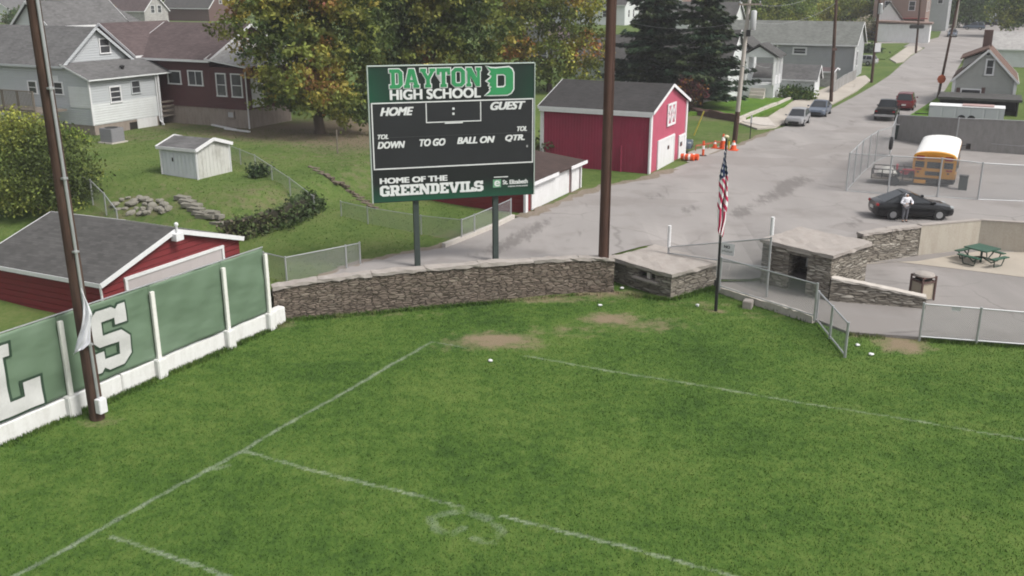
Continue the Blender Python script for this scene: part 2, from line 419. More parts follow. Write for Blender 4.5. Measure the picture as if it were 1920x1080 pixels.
M['path'] = m_asphalt('patio_asphalt', (.215, .20, .19), (.255, .235, .225), (.17, .155, .145))
M['patio'] = m_asphalt('patio_concrete', (.36, .32, .27), (.41, .37, .31), (.28, .245, .20))
M['sidewalk'] = m_asphalt('sidewalk_concrete', (.36, .325, .285), (.42, .385, .34), (.28, .25, .215))
M['gravel'] = m_asphalt('gravel', (.30, .275, .25), (.38, .35, .32), (.2, .18, .16))
# ------------------------------------------------------------------ SETTING: field, terrain, street, paths
def seg_d(x, y, a, b):
    ax, ay, bx, by = a[0], a[1], b[0], b[1]; dx, dy = bx - ax, by - ay
    t = np.clip(((x - ax) * dx + (y - ay) * dy) / (dx * dx + dy * dy), 0, 1)
    return np.hypot(x - ax - t * dx, y - ay - t * dy)
PAINT = [([(-60, 1128), (455, 845), (810, 640)], .09, 1.0), ([(810, 640), (880, 652)], .08, .8), ([(985, 668), (1200, 705), (1500, 755), (1920, 822)], .085, .92),
         ([(455, 845), (620, 890), (868, 952)], .085, 1.0), ([(945, 968), (1000, 983), (1300, 1060), (1500, 1112)], .085, 1.0), ([(210, 1005), (420, 1080), (560, 1130)], .085, 1.0),
         ([(405, 880), (430, 872)], .12, .7),
         ([(808, 972), (815, 990), (845, 1002), (866, 990)], .18, .62), ([(830, 962), (870, 958), (915, 972)], .2, .7), ([(928, 985), (942, 1000), (925, 1016), (890, 1010)], .18, .7)]
PAINT = [([P(*q) for q in pl], w, s) for pl, w, s in PAINT]
DIRT = [((930, 638), 1.7, 1.0, 1.25), ((985, 650), 1.2, .5, .8), ((845, 650), 1.2, .6, .45), ((1145, 598), 1.2, .9, 1.25), ((1215, 610), 1.8, 1.0, .72), ((1060, 620), 2.0, 1.0, .55), ((1130, 550), 2.2, .8, 1.0), ((1010, 562), 3.2, .6, .85), ((700, 590), 3.5, .4, .45), ((1690, 645), 1.0, 1.1, 1.35), ((1650, 628), 1.3, .4, 1.0), ((1310, 570), 2.2, .6, .5), ((1430, 590), 2, .6, .45), ((1345, 583), .5, .4, .9), ((183, 790), .8, .5, .7), ((520, 610), .9, .6, .7)]
DIRT = [(P(*c), rx * .95, ry * .9, s * .85) for c, rx, ry, s in DIRT]
def paint_at(x, y):
    r = np.zeros_like(x); x = x + .018 * np.sin(y * 7 + 1) + .014 * np.sin(y * 19); y = y + .018 * np.sin(x * 6) + .012 * np.sin(x * 17 + 2)
    for pl, w, s in PAINT:
        for a, b in zip(pl, pl[1:]): r = np.maximum(r, s * np.clip(1.6 - seg_d(x, y, a, b) / w, 0, 1))
    return r
def dirt_at(x, y):
    r = np.zeros_like(x)
    for c, rx, ry, s in DIRT:
        q = np.hypot((x - c.x) / rx, (y - c.y) / ry); r = np.maximum(r, s * np.clip(1.25 - .75 * q, 0, 1))
    return r
gx = np.concatenate([[-90, -50, -30], np.arange(-19, 26, .13), [40, 60, 110]]); gy = np.concatenate([[-40, 0, 10], np.arange(17, 44.2, .13), [46, 48]])
X, Y = np.meshgrid(gx, gy); nx, ny = len(gx), len(gy)
Xf, Yf = X.ravel(), Y.ravel()
idx = (np.arange(ny - 1)[:, None] * nx + np.arange(nx - 1)[None, :]).ravel()
fld = np_mesh('field', np.stack([Xf, Yf, .03 * np.sin(Xf * .7) * np.cos(Yf * .9)], 1), np.stack([idx, idx + 1, idx + 1 + nx, idx + nx], 1), M['turf'], attrs={'paint': paint_at(Xf, Yf), 'dirt': dirt_at(Xf, Yf)})
struct(fld)
PATIO = [(9.6, 43.9)] + [tuple(P(1347, 541, .1)[:2]), tuple(P(1400, 561, .1)[:2]), tuple(P(1527, 597, .1)[:2]), tuple(P(1590, 622, .1)[:2]), tuple(P(1700, 630, .1)[:2]), tuple(P(1920, 646, .1)[:2]), (30, 33.5), (60, 30), (60, 60), (27, 60), (9.6, 52)]
_pp = [Vector((x, y, 0)) for x, y in PATIO]
def inpoly(x, y, poly):
    c = np.zeros(len(x), bool); j = len(poly) - 1
    for i in range(len(poly)):
        xi, yi = poly[i][0], poly[i][1]; xj, yj = poly[j][0], poly[j][1]
        c ^= ((yi > y) != (yj > y)) & (x < (xj - xi) * (y - yi) / (yj - yi + 1e-12) + xi); j = i
    return c
# grass blades on the field (nobody could count them)
def grass(name, n, sampler, mat, size, hgt, zfun, dirtcut=True, cols=None):
    x, y = sampler(n); keep = np.ones(len(x), bool)
    d = dirt_at(x, y); keep &= rng.random(len(x)) > d * 1.1
    x, y, d = x[keep], y[keep], d[keep]; n = len(x)
    z = zfun(x, y)
    ang = rng.random(n) * 6.283; lean = rng.normal(0, .55, n); la = rng.random(n) * 6.283
    s = size * (.6 + .8 * rng.random(n)); h = hgt * (.5 + rng.random(n))
    a = np.stack([x - np.cos(ang) * s, y - np.sin(ang) * s, z - .005], 1); b = np.stack([x + np.cos(ang) * s, y + np.sin(ang) * s, z - .005], 1)
    c = np.stack([x + np.cos(la) * lean * h, y + np.sin(la) * lean * h, z + h], 1)
    v = np.stack([a, b, c], 1).reshape(-1, 3); f = np.arange(n * 3).reshape(-1, 3)
    o = np_mesh(name, v, f, mat, attrs={'paint': np.repeat(paint_at(x, y), 3), 'dirt': np.repeat(d, 3)})
    o['kind'] = 'stuff'; return o
def fs(n):
    x = rng.uniform(-24, 34, n); y = 12 + 32 * rng.random(n) ** 1.1
    yb = np.interp(x, [b[0] for b in BND], [b[1] for b in BND])
    k = (y < yb - .15) & ~inpoly(x, y, PATIO) & (np.abs(x) < y * .56 + 9)
    return x[k], y[k]
g = grass('grass', 520000, fs, M['turf'], .015, .042, lambda x, y: .03 * np.sin(x * .7) * np.cos(y * .9))
def fw(n):
    runs = [(P(0, 838), P(537, 604)), (P(516, 602), P(1140, 548)), (P(1150, 548), P(1257, 562)), (P(1257, 562), P(1345, 536)), (P(1349, 545), P(1527, 602)), (P(1590, 626), P(1700, 636)), (P(1724, 636), P(1930, 652))]
    x, y = [], []
    for a, b_ in runs:
        m = int(n * (b_ - a).length / 50); f = rng.random(m); d = (b_ - a).normalized(); o = np.abs(rng.normal(0, .16, m))
        sx = d.y if d.y * d.y > .5 else d.y; x.append(a.x + (b_.x - a.x) * f + d.y * o); y.append(a.y + (b_.y - a.y) * f - d.x * o)
    return np.concatenate(x), np.concatenate(y)
grass('wall_grass', 16000, fw, M['turf'], .02, .13, lambda x, y: 0 * x)
# ground behind the walls, as a sheet that starts on the wall line and reaches the horizon
xs = np.unique(np.concatenate([np.arange(-60, 75, 1.0), np.arange(4, 17, .33), np.arange(-400, -60, 20), np.arange(80, 620, 20), [b[0] for b in BND[1:-1]]]))
ts = np.concatenate([np.arange(0, 12, .45), np.arange(12, 70, .9), np.arange(72, 140, 4), np.arange(150, 420, 15), [500, 700, 1100, 1800]])
vv = []; dd = []
for t in ts:
    for x in xs:
        y = bnd_y(x) + t; vv.append((x, y, zt(x, y)))
        dd.append(0.0)
n1 = len(xs); idx = (np.arange(len(ts) - 1)[:, None] * n1 + np.arange(n1 - 1)[None, :]).ravel()
vv = np.array(vv)
LD = [(P(690, 250, 2.7), 6, 6, 1.5), (P(570, 250, 2.8), 7, 4, 1.4), (P(640, 300, 2.2), 3, 3, .5), (P(690, 330, 2.0), 2.5, 4, .45), (P(490, 370, 2.4), 3, 3, .5), (P(330, 235, 2.9), 2.5, 4, .8), (P(250, 262, 2.9), 2.5, 1.5, .7), (P(500, 300, 2.7), 4, 2.5, .35),
      (P(1000, 385, 1.2), 3, 2, .6), (P(1120, 360, 1.2), 3, 1.0, .9), (P(1340, 275, 1.2), 7, 3, .45), (P(1400, 255, 1.2), 4, 3, .5), (P(880, 440, 1.2), 2, 1.2, .6), (P(1380, 222, 1.2), 8, 2, .7), (P(1720, 225, 1.2), 4, 2, .5), (P(260, 390, 2), 3, 2, .6)]
ld = np.zeros(len(vv))
for c, rx, ry, s in LD:
    q = np.hypot((vv[:, 0] - c.x) / rx, (vv[:, 1] - c.y) / ry); ld = np.maximum(ld, s * np.clip(1.3 - .7 * q, 0, 1))
ter = np_mesh('ground', vv, np.stack([idx, idx + 1, idx + 1 + n1, idx + n1], 1), M['lawn'], attrs={'dirt': ld, 'paint': np.zeros(len(vv))})
struct(ter); ter.data.polygons.foreach_set('use_smooth', [True] * len(ter.data.polygons))
def drape(name, poly, mat, off=.03, cell=1.6, thick=0.0, z=None):
    bm = bmesh.new(); bm.faces.new([bm.verts.new((p[0], p[1], 0)) for p in poly])
    x0, x1 = min(p[0] for p in poly), max(p[0] for p in poly); y0, y1 = min(p[1] for p in poly), max(p[1] for p in poly)
    for ax, a, b in ((0, x0, x1), (1, y0, y1)):
        c = cell; k = math.ceil(a / c) * c
        while k < b:
            no = (1, 0, 0) if ax == 0 else (0, 1, 0)
            bmesh.ops.bisect_plane(bm, geom=bm.verts[:] + bm.edges[:] + bm.faces[:], plane_co=(k, k, 0), plane_no=no); k += c
    bmesh.ops.triangulate(bm, faces=bm.faces[:])
    for v in bm.verts: v.co.z = (zt(v.co.x, v.co.y) if z is None else z) + off
    if thick:
        be = [e for e in bm.edges if e.is_boundary]
        r = bmesh.ops.extrude_edge_only(bm, edges=be)
        for e in r['geom']:
            if isinstance(e, bmesh.types.BMVert): e.co.z -= thick
    bmesh.ops.recalc_face_normals(bm, faces=bm.faces[:])
    if sum(f.normal.z for f in bm.faces) < 0: bmesh.ops.reverse_faces(bm, faces=bm.faces[:])
    me = bpy.data.meshes.new(name); bm.to_mesh(me); bm.free(); me.materials.append(mat); uvs(me, Vector((0, 0, 0)))
    o = bpy.data.objects.new(name, me); COL.objects.link(o); W[o.name] = Vector((0, 0, 0)); return o
def px(*pts): return [G(*p) for p in pts]
_st = px((600, 522), (640, 503), (700, 488), (760, 476), (830, 462), (872, 446), (925, 425), (975, 408), (1020, 392), (1075, 368), (1135, 350), (1218, 334), (1262, 318), (1330, 291), (1396, 268), (1455, 243), (1480, 236), (1515, 217), (1560, 204), (1600, 183), (1640, 160), (1668, 142), (1690, 122), (1708, 106), (1735, 90))
_st += px((1700, 87), (1735, 77), (1760, 70), (1775, 40), (1800, 22), (1925, 22), (1990, 60), (1930, 92), (1850, 96), (1812, 100), (1772, 170), (1745, 196), (1705, 222))
_st += [Vector((40.0, 88.0, 0)), Vector((60, 82, 0)), Vector((75, 75, 0)), Vector((75, 46, 0)), Vector((40, 45.3, 0)), Vector((30.1, 47.9, 0)), Vector((27.1, 49.1, 0)), Vector((24.85, 49.95, 0)), Vector((20.9, 48.55, 0)), Vector((17.3, 46.95, 0)), Vector((14.2, 46.0, 0)), Vector((11.7, 43.7, 0)), Vector((11.3, 43.5, 0)), Vector((9.95, 43.5, 0)), Vector((9.6, 43.75, 0)), Vector((7.1, 46.3, 0)), Vector((4.78, 44.16, 0)), Vector((4.24, 42.78, 0)), Vector((-3, 40.6, 0)), Vector((-7.5, 39.4, 0))]
street = struct(drape('street', _st, M['asphalt'], .06, .7))
STAIN = [((1475, 352), 3.2, .55, 1.0), ((1440, 372), 2.2, .4, .8), ((1390, 398), 1.6, .5, .9), ((1510, 340), 1.5, .4, .7), ((1650, 262), 3, .9, .8), ((1690, 240), 2, .8, .7), ((1290, 395), 1.2, .35, .7), ((960, 455), 2.6, .16, .9), ((1000, 430), 2.4, .14, .8), ((900, 478), 1.5, .5, .5), ((1080, 440), 2.5, .5, .45), ((1600, 420), 1.2, .5, .7), ((1560, 300), 4, .5, .5), ((1600, 230), 4, .3, .6), ((1640, 205), 3, .5, .5), ((1230, 370), 1.2, .3, .6), ((1715, 420), 2.5, .6, .5), ((1790, 340), 2.2, 1.0, .55), ((1700, 150), 5, .4, .5)]
STAIN = [(G(*c), a, b_, s_) for c, a, b_, s_ in STAIN]
sx_ = np.array([v.co[:2] for v in street.data.vertices]); sv_ = np.zeros(len(sx_))
for c, a, b_, s_ in STAIN:
    dx, dy = sx_[:, 0] - c.x, sx_[:, 1] - c.y; u_ = dx * E1.x + dy * E1.y; w_ = dx * E2.x + dy * E2.y
    sv_ = np.maximum(sv_, s_ * np.clip(1.3 - .6 * np.hypot(u_ / a, w_ / max(b_, .5)), 0, 1))
at_ = street.data.attributes.new('stain', 'FLOAT', 'POINT'); at_.data.foreach_set('value', sv_.astype(np.float32))
struct(drape('cross_street', px((1440, 88), (1600, 90), (1700, 88), (1735, 77), (1705, 77), (1600, 80), (1440, 78)), M['asphalt'], .05, 4))
_pat = struct(drape('patio', PATIO, M['path'], 0.0, 2.0, .12, z=.1))
struct(drape('patio_slab', [P(1600, 497, .1), P(1681, 491, .1), P(1790, 504, .1), P(1925, 521, .1), Vector((34, 42, 0)), Vector((40, 50, 0)), Vector((27.1, 48.7, 0)), Vector((24.6, 48.9, 0)), Vector((20.6, 47.0, 0)), Vector((16.5, 46.5, 0))], M['patio'], .015, 2.0, 0, z=.1))
# pavements along the left side of the street, with a kerb
struct(drape('sidewalk', px((1385, 232), (1440, 222), (1478, 196), (1500, 186), (1540, 170), (1580, 152), (1622, 143), (1632, 152), (1606, 172), (1563, 196), (1517, 212), (1480, 229), (1453, 241), (1420, 244)), M['sidewalk'], .15, 1.5, .14))
struct(drape('pavement', px((1668, 112), (1702, 88), (1722, 88), (1730, 92), (1708, 104), (1694, 117), (1680, 119)), M['sidewalk'], .15, 3, .14))
struct(drape('apron', px((1396, 232), (1385, 226), (1400, 222), (1440, 224), (1455, 240), (1425, 238)), M['concrete'], .19, 2))
struct(drape('driveway', px((1288, 305), (1290, 286), (1310, 280), (1395, 270), (1398, 268), (1330, 292), (1300, 306)), M['gravel'], .05, 1.5))
struct(drape('front_lawn', px((1290, 218), (1312, 200), (1345, 193), (1405, 186), (1472, 190), (1486, 192), (1470, 204), (1400, 228), (1330, 214)), M['brightlawn'], .35, 2, .5))
struct(drape('corner_lawn', px((1612, 110), (1600, 82), (1705, 82), (1690, 90), (1660, 112)), M['lawn'], .12, 3, .1))
struct(drape('verge', px((1703, 219), (1745, 192), (1768, 176), (1800, 182), (1790, 230), (1690, 228)), M['brightlawn'], .08, 2, .1))
# kerb stone between the street and the yard fence
kb = px((832, 466), (876, 449), (930, 427), (962, 411)); b = MB()
for p, q in zip(kb, kb[1:]): b.beam(p + V(0, 0, .12), q + V(0, 0, .12), .22, .3)
struct(b.build('kerb', M['concrete']))
def edge_strip(name, pts, w, mat, off=.062):
    a, b_ = [], []
    pts = [p.lerp(q, k / 6) for p, q in zip(pts, pts[1:]) for k in range(6)] + [pts[-1]]
    for p, q in zip(pts, pts[1:] + [pts[-1] * 2 - pts[-2]]):
        d = (q - p).normalized(); nn = UP.cross(d); a.append(p + nn * w * random.uniform(.1, .9)); b_.append(p - nn * w * random.uniform(.1, 1.1))
    return struct(drape(name, a + b_[::-1], mat, off, 1.0))
M['verge_dirt'] = m_dirty('verge_dirt', (.20, .165, .135), (.11, .10, .05), amt=.8, rough=.95, bump=.5, kind='POS')
edge_strip('dirt_edge', px((600, 521), (640, 503), (700, 488), (760, 476), (830, 462), (872, 447)), .45, M['verge_dirt'])
edge_strip('dirt_edge', px((975, 409), (1020, 392), (1075, 368), (1135, 350), (1218, 334), (1262, 318)), .7, M['verge_dirt'])
edge_strip('dirt_edge', px((1330, 291), (1396, 268), (1450, 245)), .5, M['verge_dirt'])
# small worn paint strips on the far road
b = MB()
for (xa, ya, xb, yb) in ((1740, 126, 1763, 126), (1682, 178, 1702, 181)):
    p, q = G(xa, ya), G(xb, yb); d = (q - p).normalized(); nrm = UP.cross(d) * .35
    b.poly([p + nrm + V(0, 0, .05), p - nrm + V(0, 0, .05), q - nrm + V(0, 0, .05), q + nrm + V(0, 0, .05)])
struct(b.build('road_marking', M['trim'], fix=False))
# patch of worn asphalt dips
# ------------------------------------------------------------------ stone wall, booths, concrete wall
def stone_run(name, label, pts, thick, mat, cap=None, capov=.05, hcap=.12, back=0):
    """pts: list of (base point, top z) along the face seen from the field"""
    t = thing(name, label, 'wall', tuple((pts[0][0] + pts[-1][0]) / 2))
    b = MB(); c = MB()
    n = len(pts)
    for (p, zp), (q, zq) in zip(pts, pts[1:]):
        d = Vector((q.x - p.x, q.y - p.y, 0)).normalized(); nb = UP.cross(d) * thick
        P0, Q0 = Vector((p.x, p.y, p.z - .2)), Vector((q.x, q.y, q.z - .2)); P1, Q1 = Vector((p.x, p.y, zp)), Vector((q.x, q.y, zq))
        b.loft([[P0, P0 + nb, P1 + nb, P1], [Q0, Q0 + nb, Q1 + nb, Q1]])
        o = nb.normalized() * capov
        u = V(0, 0, .004); h = V(0, 0, hcap)
        c.loft([[P1 - o + u, P1 + nb + o + u, P1 + nb + o + h, P1 - o + h], [Q1 - o + u, Q1 + nb + o + u, Q1 + nb + o + h, Q1 - o + h]])
    b.build('stonework', mat, t)
    if cap: c.build('coping', cap, t)
    return t
def rough(o, amp, seed=0, cuts=0):
    """uneven hand-laid surface: subdivide and jitter"""
    bm = bmesh.new(); bm.from_mesh(o.data)
    if cuts:
        for _ in range(cuts):
            es = [e for e in bm.edges if e.calc_length() > .35]
            if es: bmesh.ops.subdivide_edges(bm, edges=es, cuts=1, use_grid_fill=True)
    r = random.Random(seed)
    for v in bm.verts: v.co += Vector((r.uniform(-amp, amp), r.uniform(-amp, amp), r.uniform(-amp, amp)))
    bm.to_mesh(o.data); bm.free(); return o
sw = []
for xb, yb, yt in ((516, 602, 545), (600, 593, 530), (700, 584, 518), (800, 575, 509), (900, 566, 500), (1000, 557, 494), (1085, 550, 489), (1150, 548, 489)):
    p = P(xb, yb, 0); sw.append((p, ZY(xb, yt, p.y)))
t = stone_run('stone_wall', 'long low rubble stone retaining wall with brown coping behind the grass, below the scoreboard', sw, .45, M['stone'], M['cap'], .06, .14)
for ch in t.children: rough(ch, .035 if ch.name.startswith('coping') else .02, 3, 4)
b = MB(); p = P(940, 548, 0); b.tube([YP(937, 489, p.y - .1), YP(940, 520, p.y - .12), YP(941, 545, p.y - .12)], .03, 6)
b.build('drain_pipe', M['trim'], t)
def frame_axes(a_deg, b_deg): return Vector((math.cos(R(a_deg)), math.sin(R(a_deg)), 0)), Vector((math.cos(R(b_deg)), math.sin(R(b_deg)), 0))
def wall_holes(mb, o, ax, length, z0, z1, thick_in, holes):
    """a wall from o along ax, with rectangular openings (s0,s1,za,zb); thick towards thick_in"""
    holes = [(h[0], h[1], max(z0, h[2]), min(z1 - .08, h[3])) for h in holes]; ss = sorted({0, length, *[h[0] for h in holes], *[h[1] for h in holes]}); zz = sorted({z0, z1, *[h[2] for h in holes], *[h[3] for h in holes]})
    for s0, s1 in zip(ss, ss[1:]):
        for za, zb in zip(zz, zz[1:]):
            if any(h[0] <= s0 and h[1] >= s1 and h[2] <= za and h[3] >= zb for h in holes): continue
            q = [o + ax * s + V(0, 0, z) for s, z in ((s0, za), (s1, za), (s1, zb), (s0, zb))]
            mb.prism(q, thick_in)
def booth(name, label, C0, ax, ay, la, lb, zb, zr, openings, mat):
    t = thing(name, label, 'ticket booth', tuple(C0))
    b = MB(); th = .3
    o = Vector((C0.x, C0.y, 0))
    wall_holes(b, o, ax, la, zb - .2, zr, ay * th, openings)
    wall_holes(b, o + ay * th, ay, lb - th, zb - .2, zr, ax * th, [])
    wall_holes(b, o + ay * (lb - th) + ax * th, ax, la - th, zb - .2, zr, ay * th, [(la * .25, la * .75 - th, zb + .9, zb + 1.7)])
    wall_holes(b, o + ax * (la - th) + ay * th, ay, lb - 2 * th, zb - .2, zr, ax * th, [])
    w = b.build('stonework', mat, t)
    r = MB(); e = .12
    r.prism([o - ax * e - ay * e + V(0, 0, zr + .004), o + ax * (la + e) - ay * e + V(0, 0, zr + .004), o + ax * (la + e) + ay * (lb + e) + V(0, 0, zr + .004), o - ax * e + ay * (lb + e) + V(0, 0, zr + .004)], V(0, 0, .17))
    rf = r.build('roof_slab', M['cap'], t); rough(rf, .03, 5, 3)
    return t
aL, bL = frame_axes(131, 40)
CL = P(1257, 560, 0); zrL = ZY(1265, 516, CL.y) - .1
def onface(px_, py_, o, ax):
    n = UP.cross(ax); h = plane_hit(px_, py_, o, n); return (h - o).dot(ax), h.z
s1, z1 = onface(1197, 503, CL, aL); s0, z0 = onface(1228, 527, CL, aL)
bl = booth('ticket_booth', 'low flat-roofed stone ticket booth with a small split window, left of the gate', CL, aL, bL, 3.75, 3.2, 0, zrL, [(s0, s1, .62, 1.05)], M['stone2'])
b = MB(); b.box(CL + aL * (s0 + (s1 - s0) * .42) + bL * .1 + V(0, 0, .83), .2, .12, .42, aL); b.build('window_post', M['concrete'], bl)
b = MB(); b.box(CL + aL * (s0 + s1) / 2 - bL * .04 + V(0, 0, .56), s1 - s0 + .5, .3, .09, aL); b.build('window_sill', M['cap'], bl)
aR, bR = frame_axes(131, 43)
CR = P(1552, 563, .1); zrR = ZY(1553, 480, CR.y) - .12
s0, z0 = onface(1516, 480, CR, aR); s1, z1 = onface(1481, 468, CR, aR)
br = booth('ticket_booth', 'tall stone ticket booth with an open doorway, right of the gate', CR, aR, bR, 3.6, 3.3, .1, zrR, [(s0, s1, -.1, zrR - .22)], M['stone2'])
b = MB(); b.box(CR + aR * (s0 + s1) / 2 + bR * .14 + V(0, 0, zrR - .12), s1 - s0 + .3, .34, .14, aR); b.build('lintel', M['concrete'], br)
b = MB(); o = CR + bR * 1.2
b.box(o + aR * (s0 + (s1 - s0) * .72) + V(0, 0, 1.45), .12, .05, 1.1, aR); b.box(o + aR * (s0 + (s1 - s0) * .5) + V(0, 0, .95), .55, .05, .1, aR)
b.build('inner_window_frame', M['trim'], br)
# retaining wall from the right booth: stone, then bare concrete
pA = CR + aR * .0 + bR * 3.3
rw = [(P(1612, 495, .1), ZY(1600, 443, P(1612, 495, .1).y)), (P(1665, 487, .1), ZY(1660, 434, P(1665, 487, .1).y)), (P(1720, 479, .1), ZY(1720, 427, P(1720, 479, .1).y))]
t = stone_run('retaining_wall', 'stone retaining wall running back from the tall ticket booth beside the patio', rw, .4, M['stone2'], M['cap'], .05, .12)
for ch in t.children: rough(ch, .02, 4, 3)
e1 = rw[-1][0] + (rw[-1][0] - rw[-2][0]).normalized() * .01
rc = []
for xb, yb, yt in ((1721, 479, 424), (1832, 466, 414), (1925, 474, 420), (2060, 486, 430)):
    p = P(xb, yb, .1); rc.append((p, ZY(xb, yt, p.y)))
t = stone_run('concrete_wall', 'bare stained concrete retaining wall behind the green picnic table', rc, .3, M['retain'], M['cap'], .02, .06)
lw = [(P(1548, 563, .1) + bR * 0 + V(.12, -.1, 0), ZY(1556, 522, CR.y) - .02), (P(1640, 571, .1), ZY(1642, 541, P(1640, 571, .1).y)), (P(1735, 579, .1), ZY(1735, 561, P(1735, 579, .1).y))]
t = stone_run('low_wall', 'knee-high stone wall with pale coping stepping down from the tall ticket booth', lw, .38, M['stone2'], M['concrete'], .04, .09)
for ch in t.children: rough(ch, .018, 9, 3)
# concrete kerb below the gate fence
kp = [P(1347, 541, .16), P(1400, 559, .16), P(1460, 577, .16), P(1527, 598, .16)]
b = MB()
for p, q in zip(kp, kp[1:]): b.beam(p + V(0, 0, -.02), q + V(0, 0, -.02), .3, .34)
ok = b.build('concrete_kerb', M['concrete']); rough(ok, .02, 2, 3); tag(ok, 'rough pale concrete kerb under the sloping gate fence', 'kerb')
b = MB(); p = P(1402, 576, 0); b.box(p + V(0, 0, .12), .5, .4, .42, E1); o = b.build('concrete_block', M['cap'], bevel=.03); tag(o, 'square concrete block half sunk in grass near the flagpole', 'concrete block')
# ------------------------------------------------------------------ lettering
GLY = {
 'D': ([[(0,0),(7,0),(9.5,2.5),(9.5,11.5),(7,14),(0,14),(0,11.3),(1.3,11.3),(1.3,2.7),(0,2.7)], [(4.2,2.9),(5.8,2.9),(6.4,3.5),(6.4,10.5),(5.8,11.1),(4.2,11.1)]], 9.5),
 'A': ([[(0,0),(4.6,0),(4.6,2.5),(4,2.5),(4.3,4),(6.7,4),(7,2.5),(6.4,2.5),(6.4,0),(11,0),(11,2.5),(10.2,2.5),(7.6,14),(3.4,14),(.8,2.5),(0,2.5)], [(4.8,6.2),(6.2,6.2),(5.5,10)]], 11),
 'Y': ([[(3.2,0),(7.8,0),(7.8,2.5),(7,2.5),(7,6),(10,11.5),(11,11.5),(11,14),(6.5,14),(6.5,11.5),(7,11.5),(5.5,8.8),(4,11.5),(4.5,11.5),(4.5,14),(0,14),(0,11.5),(1,11.5),(4,6),(4,2.5),(3.2,2.5)]], 11),
 'T': ([[(2.6,0),(7.4,0),(7.4,2.5),(6.5,2.5),(6.5,11),(7.5,11),(7.5,9),(10,9),(10,14),(0,14),(0,9),(2.5,9),(2.5,11),(3.5,11),(3.5,2.5),(2.6,2.5)]], 10),
 'O': ([[(2.5,0),(7.5,0),(10,2.5),(10,11.5),(7.5,14),(2.5,14),(0,11.5),(0,2.5)], [(3.9,2.9),(6.1,2.9),(6.8,3.6),(6.8,10.4),(6.1,11.1),(3.9,11.1),(3.2,10.4),(3.2,3.6)]], 10),
 'N': ([[(0,0),(4,0),(4,2.5),(3.2,2.5),(3.2,8),(7.2,0),(10.2,0),(10.2,11.5),(11,11.5),(11,14),(7,14),(7,11.5),(7.8,11.5),(7.8,6.4),(4,14),(0,14),(0,11.5),(.8,11.5),(.8,2.5),(0,2.5)]], 11),
 'G': ([[(2.5,0),(7.8,0),(9.5,1.5),(9.5,7),(5.4,7),(5.4,5),(6.6,5),(6.6,3.2),(6.2,2.9),(3.8,2.9),(3.1,3.6),(3.1,10.4),(3.8,11.1),(6,11.1),(6.6,10.5),(6.6,9.2),(9.5,9.2),(9.5,11.5),(7,14),(2.5,14),(0,11.5),(0,2.5)]], 9.5),
 'R': ([[(0,0),(4.4,0),(4.4,2.5),(3.8,2.5),(3.8,5),(4.7,5),(6.3,0),(10,0),(10,2.5),(9.1,2.5),(8.1,5.6),(9.4,7),(9.4,12),(7.4,14),(0,14),(0,11.5),(1,11.5),(1,2.5),(0,2.5)], [(3.8,7.5),(5.8,7.5),(6.4,8.1),(6.4,10.9),(5.8,11.5),(3.8,11.5)]], 10),
 'E': ([[(0,0),(9,0),(9,4.6),(6.4,4.6),(6.4,2.7),(3.8,2.7),(3.8,5.8),(6,5.8),(6,8.2),(3.8,8.2),(3.8,11.3),(6.4,11.3),(6.4,9.4),(9,9.4),(9,14),(0,14),(0,11.5),(1,11.5),(1,2.5),(0,2.5)]], 9),
 'V': ([[(3.8,0),(7.2,0),(10.2,11.5),(11,11.5),(11,14),(6.8,14),(6.8,11.5),(7.4,11.5),(5.5,4.5),(3.6,11.5),(4.2,11.5),(4.2,14),(0,14),(0,11.5),(.8,11.5)]], 11),
 'I': ([[(0,0),(5,0),(5,2.5),(4,2.5),(4,11.5),(5,11.5),(5,14),(0,14),(0,11.5),(1,11.5),(1,2.5),(0,2.5)]], 5),
 'L': ([[(0,0),(9,0),(9,5.6),(6.2,5.6),(6.2,2.8),(4,2.8),(4,11.5),(5,11.5),(5,14),(0,14),(0,11.5),(1,11.5),(1,2.5),(0,2.5)]], 9),
 'S': ([[(0,0),(1.8,0),(2.5,.9),(3.6,0),(7.4,0),(9.5,2),(9.5,6.2),(7.5,8.2),(3,8.2),(3,11.2),(6.2,11.2),(6.2,9.6),(9.2,9.6),(9.2,14),(7.4,14),(6.7,13.2),(5.6,14),(2,14),(0,12),(0,7.6),(2,5.6),(6.5,5.6),(6.5,2.8),(3,2.8),(3,4.6),(0,4.6)]], 9.5),
}
def outset(pl, d):
    """push a closed outline outwards by d (inwards when negative), with mitred corners"""
    if not d: return pl
    ar = sum(x0 * y1 - x1 * y0 for (x0, y0), (x1, y1) in zip(pl, pl[1:] + pl[:1])); sg = 1 if ar > 0 else -1; out = []
    n = len(pl)
    for i in range(n):
        p0, p1, p2 = pl[i - 1], pl[i], pl[(i + 1) % n]
        a = np.array([p1[0] - p0[0], p1[1] - p0[1]]); b = np.array([p2[0] - p1[0], p2[1] - p1[1]]); a = a / (np.linalg.norm(a) + 1e-9); b = b / (np.linalg.norm(b) + 1e-9)
        na = np.array([a[1], -a[0]]) * sg; nb = np.array([b[1], -b[0]]) * sg; m = na + nb; k = m @ m
        m = m * min(2 / max(k, 1e-6), 1.9); out.append((p1[0] + m[0] * d, p1[1] + m[1] * d))
    return out
def hole_of(polys, i):
    x, y = polys[i][0]; x = np.array([x]); y = np.array([y])
    return any(j != i and bool(inpoly(x, y, q)[0]) for j, q in enumerate(polys))
